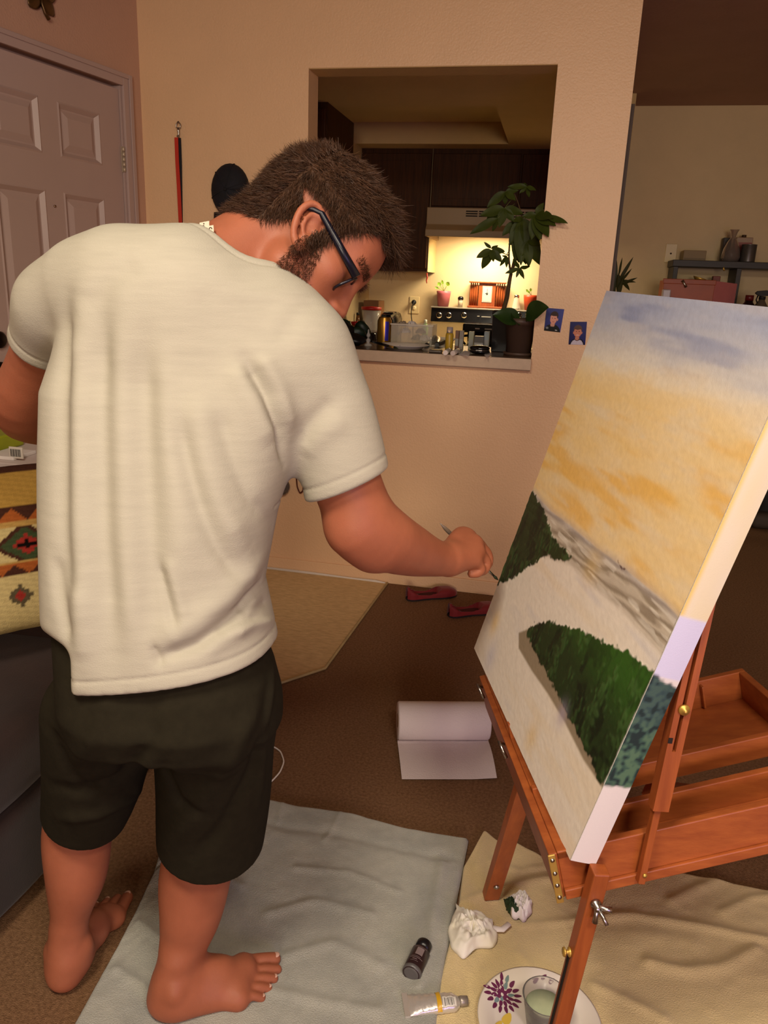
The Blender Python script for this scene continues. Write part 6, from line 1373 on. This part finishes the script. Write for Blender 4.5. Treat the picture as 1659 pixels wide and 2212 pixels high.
small_lathe('yellow_bottle', 'yellow craft paint bottle with a clear cap on the bar', 'bottle', 969.5, 753, 3.42, ZT, [('bottle', mat('mustard_paint', (186, 150, 44), rough=.35), [(8, 0), (8.5, 2), (8.5, 30), (7, 34)]), ('cap', mat('clear_cap', (214, 200, 196), rough=.15, trans=.5, ior=1.3), [(6.5, 34), (6.3, 46), (0, 46.5)])], None)
def carton(name, label, x0, x1, ytop, ybot, Y, m, topm=None, grp='small cartons on the bar'):
    a, b = PY(x0, ybot, Y), PY(x1, ybot, Y); h = PY(x0, ytop, Y)[2]-ZT; t = thing(name, label, 'carton', a, None)
    MB().box((a[0], Y, ZT), (b[0], Y+(b[0]-a[0])*.9+.01, ZT+h)).build('carton_body', m, t, bevel=.001)
    MB().box((a[0]+.001, Y-.0008, ZT+h*.15), (b[0]-.001, Y, ZT+h*.55)).build('label_panel', topm or mat('carton_label', (150, 146, 140), rough=.5), t)
carton('small_carton', 'brown carton right of the yellow bottle', 982, 990, 714, 748, 3.50, mat('carton_brown', (120, 84, 66), rough=.5))
carton('small_carton', 'grey carton with a red top next to the brown one', 991, 999.5, 714, 750, 3.46, mat('carton_grey', (136, 124, 112), rough=.5))
carton('small_carton', 'pale green carton in front of the coffee maker', 1011, 1022, 716, 748, 3.50, mat('carton_sage', (150, 150, 124), rough=.4))
carton('small_carton', 'dark grey carton in the middle of the coffee maker', 1023, 1043, 726, 752, 3.44, mat('carton_dark', (70, 64, 58), rough=.3))
carton('small_carton', 'pale blue carton nearest the black pot', 1044, 1055, 716, 750, 3.50, mat('carton_blue', (140, 150, 152), rough=.4))
def lying_tube(label, p, q, r, m):
    d = unit(q-p); t = thing('silver_tube', label, 'paint tube', p); L_ = np.linalg.norm(q-p)
    MB().lathe([(r, 0), (r, L_*.8), (r*.5, L_*.9), (r*.5, L_)], 18, d, p).build('tube_body', m, t); MB().lathe([(r*.98, -.0015), (r*.98, 0)], 18, d, p).build('tube_end', mat('tube_end', (206, 190, 186), rough=.3, metal=.6), t)
lying_tube('silver tube with its round end to the front, left of the pair on the bar', PZ(962, 762, ZT+.0105), PZ(972, 755, ZT+.0105), .0098, foil_m)
lying_tube('silver tube pointing right, right of the pair on the bar', PZ(978, 763, ZT+.0105), PZ(992, 756, ZT+.0105), .0098, foil_m)
tin = thing('flat_tin', 'flat dark metal tin beside the plate on the bar', 'tin', PZ(940, 762, ZT)); ta, tb2 = PZ(926, 763, ZT), PZ(955, 763, ZT)
MB().box((ta[0], ta[1], ZT), (tb2[0], ta[1]+.05, ZT+.014)).build('tin_body', mat('dark_tin', (72, 62, 54), rough=.3, metal=.8), tin, bevel=.003); MB().box((ta[0], ta[1]-.001, ZT+.008), (tb2[0], ta[1], ZT+.010)).build('lid_edge', steel_m, tin)
for nm, lab, pts in [('paper_note', 'white paper slip under the black case, left side', ((991, 766), (1004, 758), (1018, 760), (1012, 770))), ('paper_note', 'small white paper scrap at the right of the black case', ((1046, 767), (1057, 760), (1062, 766), (1052, 773)))]:
    tag(MB().prism([PZ(x, y, ZT+.0003) for x, y in pts], (0, 0, .0012)).build(nm, paper_m), lab, 'paper')
gcx = PZ(1034, 766, ZT); gc_ = thing('glasses_case', 'round black case in front of the plant pots on the bar', 'case', gcx); sc3 = np.linalg.norm(gcx-CAM)/FPX
MB().ball(gcx+np.array([0, .03, .0105]), (22*sc3, .035, .011), 24).build('case_bottom', black_gl, gc_); MB().ball(gcx+np.array([0, .03, .024]), (21.5*sc3, .034, .013), 24).build('case_lid', black_gl, gc_); MB().lathe([(21.8*sc3, -.0012), (22.6*sc3, 0), (21.8*sc3, .0012)], 28, (0, 0, 1), gcx+np.array([0, .03, .017])).build('zip', steel_m, gc_)
MB().box(gcx+np.array([-.012, -.012, .014]), gcx+np.array([.014, -.006, .020])).build('clasp', steel_m, gc_, bevel=.001)
# dark green cloth bag and grey wrapper behind the painter's shoulder
gbag = thing('green_bag', 'crumpled dark green and black bag at the left end of the bar', 'bag', PZ(760, 745, ZT)); dkg = mat('dark_green_nylon', (20, 46, 30), rough=.45, c2=(12, 22, 16), vscale=20); dkb = mat('black_nylon', (14, 14, 16), rough=.4)
for k, (x, y, Y, r, m) in enumerate([(745, 725, 3.42, (.06, .05, .045), dkb), (765, 722, 3.44, (.05, .05, .04), dkg), (780, 715, 3.50, (.035, .04, .045), dkg), (738, 712, 3.46, (.05, .05, .05), dkg), (760, 742, 3.36, (.07, .04, .022), dkb), (725, 735, 3.40, (.07, .05, .05), dkb)]):
    c = PY(x, y, Y); c[2] = max(c[2], ZT+r[2]); V = []; mb = MB(); mb.ball(c, r, 24); rgk = np.random.RandomState(k)
    mb.v = [tuple(np.array(p)+unit(np.array(p)-c)*(.006*math.sin(60*p[0]+40*p[2]+k)+.005*math.sin(90*p[1]+70*p[2]))) for p in mb.v]; mb.v = [(p[0], p[1], max(p[2], ZT+.0005)) for p in mb.v]; mb.build('bag_fold', m, gbag)
MB().tube(smooth_curve([PY(735, 700, 3.40), PY(750, 712, 3.36), PY(762, 730, 3.34), PY(775, 740, 3.34)], 16), .010, 10).build('bag_strap', dkb, gbag)
gw = crumple('grey_wrapper', '', [PY(x, 690, 3.55)[:2]+np.array([0, dy]) for x, dy in ((708, 0), (722, .05), (742, .02), (740, -.04), (720, -.06))], .16, 91, mat('grey_wrapper', (166, 152, 150), rough=.5, var=.1, vscale=40), z0=ZT+.02); tag(gw, 'crumpled grey wrapper behind the painter\'s chin on the bar', 'wrapper')
bxk = MB().box((PY(716, 700, 3.6)[0], 3.58, ZT), (PY(748, 700, 3.6)[0], 3.68, PY(735, 694, 3.6)[2])).build('brown_box', mat('brown_card', (92, 70, 50), rough=.7)); tag(bxk, 'small brown box under the grey wrapper on the bar', 'box')
small_lathe('crystal_figurine', 'small clear crystal figurine beside the paintbrush on the bar', 'figurine', 795, 752, 3.36, ZT, [('figurine_base', glass_m, [(8, 0), (8, 3), (3, 6), (5, 12), (2, 17)]), ('figurine_head', glass_m, [(2, 17), (4.5, 22), (2, 28), (1.5, 33), (0, 35)])], None)
# ---- potted plants at the right end of the bar
leaf_d = mat('pachira_leaf', (66, 76, 24), rough=.5, spec=.2, c2=(50, 60, 18), vscale=12); leaf_d2 = mat('dark_leaf', (42, 66, 22), rough=.35, spec=.4, c2=(28, 48, 16), vscale=14); bark = mat('green_brown_bark', (84, 62, 36), rough=.8, var=.2, vscale=30); stalk = mat('stalk_green', (92, 96, 40), rough=.6)
mtc = PZ(1078, 768, ZT); mtc[1] = 3.46; mt_ = thing('money_tree', 'tall braided houseplant with fanned leaves in a square black pot', 'plant', (PY(1078, 768, 3.46)[0], 3.46, ZT))
mc = np.array([PY(1078, 760, 3.46)[0], 3.46, ZT]); hp = PY(1078, 672, 3.44)[2]-ZT
hexp = lambda r0, r1, z0, z1: [(mc[0]-r0, mc[1]-r0, z0), (mc[0]+r0, mc[1]-r0, z0), (mc[0]+r0, mc[1]+r0, z0), (mc[0]-r0, mc[1]+r0, z0), (mc[0]-r1, mc[1]-r1, z1), (mc[0]+r1, mc[1]-r1, z1), (mc[0]+r1, mc[1]+r1, z1), (mc[0]-r1, mc[1]+r1, z1)]
MB().hexa(hexp(.033, .038, ZT, ZT+hp)).build('square_pot', black_gl, mt_, bevel=.003); MB().box((mc[0]-.040, mc[1]-.040, ZT+hp-.014), (mc[0]+.040, mc[1]+.040, ZT+hp)).build('pot_rim', black_gl, mt_, bevel=.003)
MB().box((mc[0]-.034, mc[1]-.034, ZT+hp), (mc[0]+.034, mc[1]+.034, ZT+hp+.003)).build('soil', mat('soil', (44, 30, 20)), mt_)
PT = lambda x, y, Y=3.46: PY(x, y, Y)
base = mc+np.array([.004, 0, hp])
MB().tube(smooth_curve([base, PT(1096, 640), PT(1100, 610), PT(1104, 590)], 16), np.linspace(.0105, .0075, 16), 10).build('trunk', bark, mt_)
for pts, r0, r1 in [([PT(1104, 592), PT(1099, 565), PT(1100, 530), PT(1104, 505)], .005, .0025), ([PT(1104, 592), PT(1108, 570), PT(1116, 545), PT(1124, 500), PT(1128, 470)], .0055, .0025), ([PT(1105, 592), PT(1113, 570), PT(1120, 545), PT(1126, 520)], .003, .002), ([PT(1128, 470), PT(1120, 440), PT(1110, 415)], .003, .0018), ([PT(1102, 540), PT(1095, 548), PT(1096, 552)], .0018, .0012)]:
    MB().tube(smooth_curve(pts, 12), np.linspace(r0, r1, 12), 8).build('stem', bark, mt_)
def fan(cx_, cy_, tips, Y, w, root=None, m=None, dY=None):
    c = PT(cx_, cy_, Y)
    if root is not None: MB().tube(smooth_curve([PT(*root), (PT(*root)+c)/2+np.array([0, 0, .004]), c], 8), .0013, 6).build('leaf_stalk', stalk, mt_)
    for i, (x, y) in enumerate(tips):
        dy = (dY[i] if dY else .025*math.sin(i*2.1)); tip = PT(x, y, Y+dy); leaf_blade(mt_, c, tip, w*np.linalg.norm(tip-c)**.7*1.0, m or leaf_d, (0.1, -1, .35), fold=.18, droop=.12, shape=.8)
fan(1062, 540, [(1029, 557), (1041, 581), (1066, 566), (1084, 567), (1091, 544)], 3.42, .21, (1098, 552)); fan(1061, 537, [(1045, 523), (1076, 531)], 3.44, .13, (1098, 552))
fan(1095, 554, [(1084, 553), (1080, 575), (1094, 579)], 3.43, .12, (1101, 545))
fan(1122, 580, [(1091, 591), (1145, 576), (1132, 603), (1115, 600), (1108, 560)], 3.42, .13, (1110, 575))
fan(1128, 470, [(1100, 530), (1112, 565), (1125, 574), (1142, 577), (1160, 548), (1108, 480), (1166, 573)], 3.40, .20, (1126, 500))
fan(1122, 520, [(1098, 528), (1120, 568), (1136, 572), (1150, 560)], 3.46, .20, (1124, 500))
fan(1140, 520, [(1143, 576), (1165, 572), (1168, 530), (1125, 555)], 3.38, .19, (1126, 505))
fan(1158, 464, [(1128, 468), (1196, 472), (1201, 489), (1185, 513), (1166, 520), (1148, 518), (1175, 438)], 3.235, .22, (1128, 475), dY=[0, -.07, -.065, -.06, -.03, 0, -.01])
leaf_blade(mt_, PT(1180, 468, 3.19), PT(1227, 483, 3.15), .026, leaf_d, (0.1, -1, .35), fold=.15, droop=.15)
fan(1090, 450, [(1037, 466), (1050, 477), (1078, 492), (1110, 480), (1130, 462)], 3.42, .22, (1112, 425)); fan(1075, 472, [(1015, 506), (1064, 500)], 3.40, .16, (1112, 440))
fan(1092, 414, [(1052, 448), (1091, 441), (1114, 434), (1120, 412)], 3.44, .20, (1110, 420)); fan(1138, 403, [(1122, 418), (1143, 426), (1158, 412), (1096, 404), (1131, 396)], 3.44, .15, (1112, 416))
fan(1112, 478, [(1085, 510), (1105, 520), (1132, 512), (1140, 490)], 3.45, .20, (1120, 450))
bp_, c, h = pot('brown_pot', 'round brown plastic pot on a saucer with a broad-leaved plant', 1119, 702, 772, 62, 50, mat('brown_pot_plastic', (84, 64, 52), rough=.5, var=.05), 3.32, ZT+.010, rim=True)
MB().lathe([(.045, -.010), (.060, -.010), (.064, .002), (.060, .003), (.054, -.004), (0, -.004)], 36, (0, 0, 1), c, capb=False, capt=False).build('saucer', mat('brown_pot_plastic', (84, 64, 52)), bp_)
MB().lathe([(c[0]*0+.047, h*.80), (.0478, h*.80+.002), (.047, h*.80+.004)], 32, (0, 0, 1), c, capb=False, capt=False).build('rim_line', mat('brown_pot_dark', (58, 44, 36), rough=.6), bp_)
for base_, mid_, tip_, w in [((1136, 705), (1138, 680), (1186, 664), .085), ((1120, 705), (1121, 690), (1064, 680), .075), ((1118, 705), (1116, 690), (1104, 690), .07)]:
    a, b2, e = PY(*base_, 3.31), PY(*mid_, 3.195 if tip_[0] > 1150 else 3.28), PY(*tip_, 3.13 if tip_[0] > 1150 else 3.25); MB().tube(smooth_curve([a, (a+b2)/2, b2], 8), .0024, 8).build('leaf_stalk', stalk, bp_); leaf_blade(bp_, b2+(e-b2)*(-.05), e, w, leaf_d2, (0, -1, .5), fold=.2, droop=.22, n=12, shape=.75)
# ------------------------------------------------------------------ dining area at the far right
shelf_m = mat('dark_shelf_wood', (50, 42, 34), rough=.5, c2=(36, 30, 26), vscale=8, stretch=(1, 8, 8)); YD = 5.30
sh = thing('desk_hutch', 'dark wooden shelf unit against the far dining wall', 'shelf', (1.0, 5.4, 0)); sx0 = PY(1456, 575, YD)[0]; zt = PY(1500, 562, YD)[2]; z2 = 1.155
MB().box((sx0-.01, YD, zt-.040), (2.2, YB-.002, zt)).build('top_shelf', shelf_m, sh, bevel=.003)
for x in (sx0, PY(1590, 600, YD)[0], 1.75): MB().box((x, YD+.01, z2), (x+.028, YB-.004, zt-.040)).build('upright', shelf_m, sh, bevel=.002)
MB().box((sx0-.02, 4.84, z2-.03), (2.25, YB-.002, z2)).build('desk_top', shelf_m, sh, bevel=.003)
for x in (sx0, 2.2): MB().box((x, 4.88, 0), (x+.03, YB-.01, z2-.03)).build('side_panel', shelf_m, sh, bevel=.002)
ivory = mat('ivory_plastic', (214, 190, 142)); sp = PY(1449, 547, YB); sw = thing('switch_plate', 'beige blank wall plate left of the dark shelf', 'wall plate', sp)
MB().box((sp[0]-.036, YB-.006, sp[2]-.058), (sp[0]+.036, YB, sp[2]+.058)).build('cover_plate', ivory, sw, bevel=.003); MB().lathe([(.006, 0), (.005, .004), (0, .004)], 12, (0, -1, 0), (sp[0], YB-.006, sp[2]-.002)).build('jack', mat('jack_dark', (60, 40, 24), rough=.5), sw)
def dbox(name, label, cat, x0, x1, y0, y1, Y, D, z, m, extra=None):
    a, b = PY(x0, y1, Y), PY(x1, y1, Y); h = PY(x0, y0, Y)[2]-z; t = thing(name, label, cat, (a[0], Y, z)); MB().box((a[0], Y, z+.0005), (b[0], Y+D, z+h)).build('box_body', m, t, bevel=.003)
    if extra: MB().box((a[0]+.004, Y-.001, z+h*extra[1]), (b[0]-.004, Y, z+h*extra[2])).build('label_panel', extra[0], t)
    return t
dbox('flat_box', 'flat grey beige box lying on top of the dark shelf', 'box', 1475, 1524, 540, 561, 5.38, .12, zt, mat('grey_beige', (140, 118, 84), rough=.6), (mat('grey_beige2', (120, 100, 72), rough=.6), .1, .25))
dbox('dark_box', 'dark box standing behind the plastic bag on the shelf', 'box', 1557, 1572, 513, 561, 5.45, .06, zt, mat('dark_box', (38, 26, 22), rough=.5), (mat('dark_box_print', (70, 48, 40), rough=.5), .6, .8))
rt_ = dbox('red_tin', 'rectangular red and cream tin on the shelf', 'tin', 1584, 1620, 512, 561, 5.44, .07, zt, mat('cream_tin', (150, 118, 86), rough=.35), (mat('red_tin_label', (130, 42, 26), rough=.4), .05, .80))
_p = PY(1608, 511, 5.46); MB().lathe([(.014, 0), (.014, .014), (0, .014)], 14, (0, 0, 1), (_p[0], 5.47, PY(1608, 512, 5.44)[2])).build('tin_cap', mat('tin_cap', (70, 46, 30), rough=.4), rt_)
def dl(name, label, cat, px_, ybot, Y, z, prof, n=24): return small_lathe(name, label, cat, px_, ybot, Y, z, prof, None, None, n)
dl('metal_can', 'grey metal can on the right of the shelf top', 'can', 1614, 563, 5.36, zt, [('can_body', mat('grey_metal', (96, 92, 86), rough=.35, metal=.6), [(13, 0), (13.2, 1), (13.2, 30), (13.8, 31), (12.8, 31.5), (0, 30.5)])])
pbg = thing('plastic_bag', 'clear tied plastic bag of dark contents on the shelf', 'bag', PY(1577, 561, 5.37)); c = PY(1577, 561, 5.37); s_ = np.linalg.norm(c-CAM)/FPX; c[2] = zt
MB().lathe([(14*s_, 0), (17*s_, 8*s_), (15*s_, 22*s_), (9*s_, 36*s_), (4*s_, 44*s_), (6*s_, 52*s_), (9*s_, 57*s_)], 18, (0, 0, 1), c, capt=False).build('bag_skin', mat('clear_bag', (190, 170, 156), rough=.2, trans=.75, ior=1.1, var=0), pbg); MB().ball(c+np.array([0, 0, 11*s_]), (11*s_, .03, 10*s_), 14).build('contents', mat('bag_contents', (54, 38, 30), rough=.8), pbg)
dl('blue_jar', 'grey jar with a blue label on the desk under the shelf', 'jar', 1483, 650, 5.36, z2, [('jar', mat('jar_grey', (120, 104, 92), rough=.3), [(12, 0), (12.5, 66), (10, 70)]), ('label', mat('jar_blue', (52, 52, 84), rough=.4), [(12.8, 34), (12.8, 48)]), ('lid', mat('jar_lid', (100, 90, 84), rough=.3), [(12, 70), (12, 76), (0, 76)])])
gd = thing('gold_dish', 'shiny gold dish catching the light in the hutch', 'dish', PY(1510, 604, 5.35)); _c = PY(1510, 605, 5.35); MB().lathe([(.018, -.02), (.012, -.012), (.030, 0), (.042, .014), (.040, .014), (.028, .003), (0, .002)], 24, (0.25, 0, 1), _c, capb=False, capt=False).build('dish_bowl', brass_m, gd); MB().tube([(_c[0], 5.35, z2), _c+np.array([0, 0, -.015])], .008, 10).build('dish_stand', brass_m, gd)
dbox('small_red_box', 'small red box left of the white tub in the hutch', 'box', 1533, 1549, 596, 650, 5.34, .05, z2, mat('dull_red', (122, 52, 40), rough=.5))
dl('white_tub', 'round white tub in the hutch behind the pink box', 'tub', 1568, 650, 5.34, z2, [('tub', mat('tub_white', (150, 132, 104), rough=.4), [(14, 0), (16, 2), (16.5, 44)]), ('lid', mat('tub_lid', (170, 152, 120), rough=.4), [(17, 44), (17, 50), (0, 50.5)])])
hk = tag(MB().tube([PY(1564, 574, 5.305), PY(1563, 580, 5.302), PY(1565, 585, 5.300)], [.004, .005, .006], 8).build('brass_hook', brass_m), 'small brass hook under the hutch shelf edge', 'hook')
# pink and orange box on the desk
pbx = thing('pink_box', 'open wooden orange box with a pink side and metal latch on the desk', 'box', PY(1500, 650, 4.95)); YP2 = 4.95
F0, F1 = PY(1434, 612, YP2), PY(1545, 612, YP2); ztb = PY(1480, 603, YP2)[2]; zlow = z2+.001
or_m = mat('orange_brown_wood', (164, 72, 18), rough=.45, c2=(138, 56, 16), vscale=8); pk_m = mat('pink_lacquer', (206, 122, 122), rough=.4)
MB().box((F0[0], YP2, zlow), (F1[0], YP2+.012, ztb)).build('front_panel', or_m, pbx, bevel=.002); MB().box((F0[0]-.006, YP2-.006, ztb-.028), (F1[0]+.004, YP2+.014, ztb)).build('lid_rim', or_m, pbx, bevel=.003)
s0p = np.array([F1[0], YP2+.004, 0]); s1p = np.array([F1[0]+.16, YP2+.20, 0])
MB().hexa([s0p+np.array([0, 0, zlow]), s1p+np.array([0, 0, zlow]), s1p+np.array([-.008, .008, zlow]), s0p+np.array([-.008, .008, zlow]), s0p+np.array([0, 0, ztb-.004]), s1p+np.array([0, 0, ztb-.012]), s1p+np.array([-.008, .008, ztb-.012]), s0p+np.array([-.008, .008, ztb-.004])]).build('pink_side', pk_m, pbx, bevel=.001)
MB().box((F0[0], YP2+.012, zlow), (F0[0]+.01, YP2+.2, ztb-.01)).build('left_panel', or_m, pbx); MB().box((F0[0]+.01, YP2+.19, zlow), (s1p[0]-.01, YP2+.2, ztb-.02)).build('back_panel', or_m, pbx)
lt = PY(1474, 606, YP2-.008); MB().tube([lt, PY(1479, 614, YP2-.012), PY(1482, 620, YP2-.010)], [.010, .006, .009], 8).build('latch', steel_m, pbx)
tag(MB().box((PY(1430, 635, 4.9)[0], 4.88, z2), (PY(1448, 635, 4.9)[0], 4.93, PY(1440, 625, 4.9)[2])).build('clear_packet', mat('clear_packet', (180, 168, 170), rough=.3), bevel=.006), 'small pale packet at the left end of the pink box', 'packet')
dl('dark_jug', 'dark bottle with a red cap on the desk right of the pink box', 'bottle', 1616, 662, 5.0, z2, [('bottle', mat('dark_syrup', (34, 16, 14), rough=.2), [(18, 0), (19, 3), (19, 28), (8, 40), (7, 44)]), ('cap', mat('dark_red_cap', (96, 26, 24), rough=.4), [(7.5, 44), (7.5, 54), (0, 54)])])
spb, c, s_ = dl('spray_bottle', 'spray bottle with a black trigger head at the right edge', 'spray bottle', 1643, 664, 4.98, z2, [('bottle', mat('spray_grey', (104, 92, 74), rough=.25, trans=.3), [(15, 0), (16, 3), (15, 30), (6, 44), (5, 48)]), ('collar', black_mt, [(6, 47), (6, 53), (0, 53)])])
MB().prism([c+np.array([dx*s_, -.012, dz*s_]) for dx, dz in ((-14, 58), (-10, 62), (6, 64), (12, 60), (10, 54), (-4, 53), (-10, 55))], (0, .024, 0)).build('spray_head', black_mt, spb, bevel=.002); MB().tube([c+np.array([-8*s_, 0, 54*s_]), c+np.array([-10*s_, 0, 46*s_]), c+np.array([-7*s_, 0, 40*s_])], .004, 8).build('trigger', black_mt, spb)
# corner plant behind the pillar
dr = thing('corner_plant', 'slender long-leaved plant behind the end of the wall', 'plant', (.30, 4.9, 0)); ld_m = mat('long_leaf', (62, 64, 26), rough=.45, c2=(46, 48, 20), vscale=10); dx0 = PY(1326, 600, 4.9)[0]
MB().lathe([(0, 0), (.10, 0), (.13, .24), (.12, .24), (.11, .21), (0, .21)], 28, (0, 0, 1), (dx0, 4.9, 0), capb=False, capt=False).build('pot', mat('terracotta', (140, 84, 54), rough=.8), dr); MB().tube([(dx0, 4.9, .2), (dx0+.01, 4.9, .7), (dx0, 4.9, 1.18)], [.02, .016, .012], 10).build('trunk', bark, dr)
for (x, y), (tx, ty), w in [((1327, 630), (1329, 545), .03), ((1334, 612), (1368, 555), .02), ((1336, 596), (1344, 556), .012), ((1338, 612), (1365, 580), .014), ((1334, 618), (1377, 600), .018), ((1338, 606), (1374, 610), .016), ((1344, 605), (1360, 628), .022), ((1336, 640), (1336, 588), .030), ((1327, 640), (1318, 560), .03), ((1330, 650), (1346, 600), .026)]:
    leaf_blade(dr, PY(x, y, 4.9), PY(tx, ty, 4.86), w, ld_m, (0.1, -1, .3), fold=.3, droop=.10)
# dark bag on the floor at the right edge
dg = thing('dark_bag', 'dark slouched bag with shoes on the carpet at the right edge', 'bag', (1.3, 4.2, 0)); bgm = mat('dark_bag_cloth', (34, 24, 20), rough=.7, c2=(24, 17, 15), vscale=10)
cb = PZ(1668, 1140, 0); soft_box('bag_body', cb+np.array([-.11, 0, .0]), cb+np.array([.35, .3, .30]), dg, bgm, .08, 9, .012, 18); soft_box('bag_pocket', cb+np.array([-.14, -.08, .0]), cb+np.array([.06, .04, .10]), dg, mat('grey_shoe', (72, 60, 50), rough=.7), .04, 10, .006, 14)
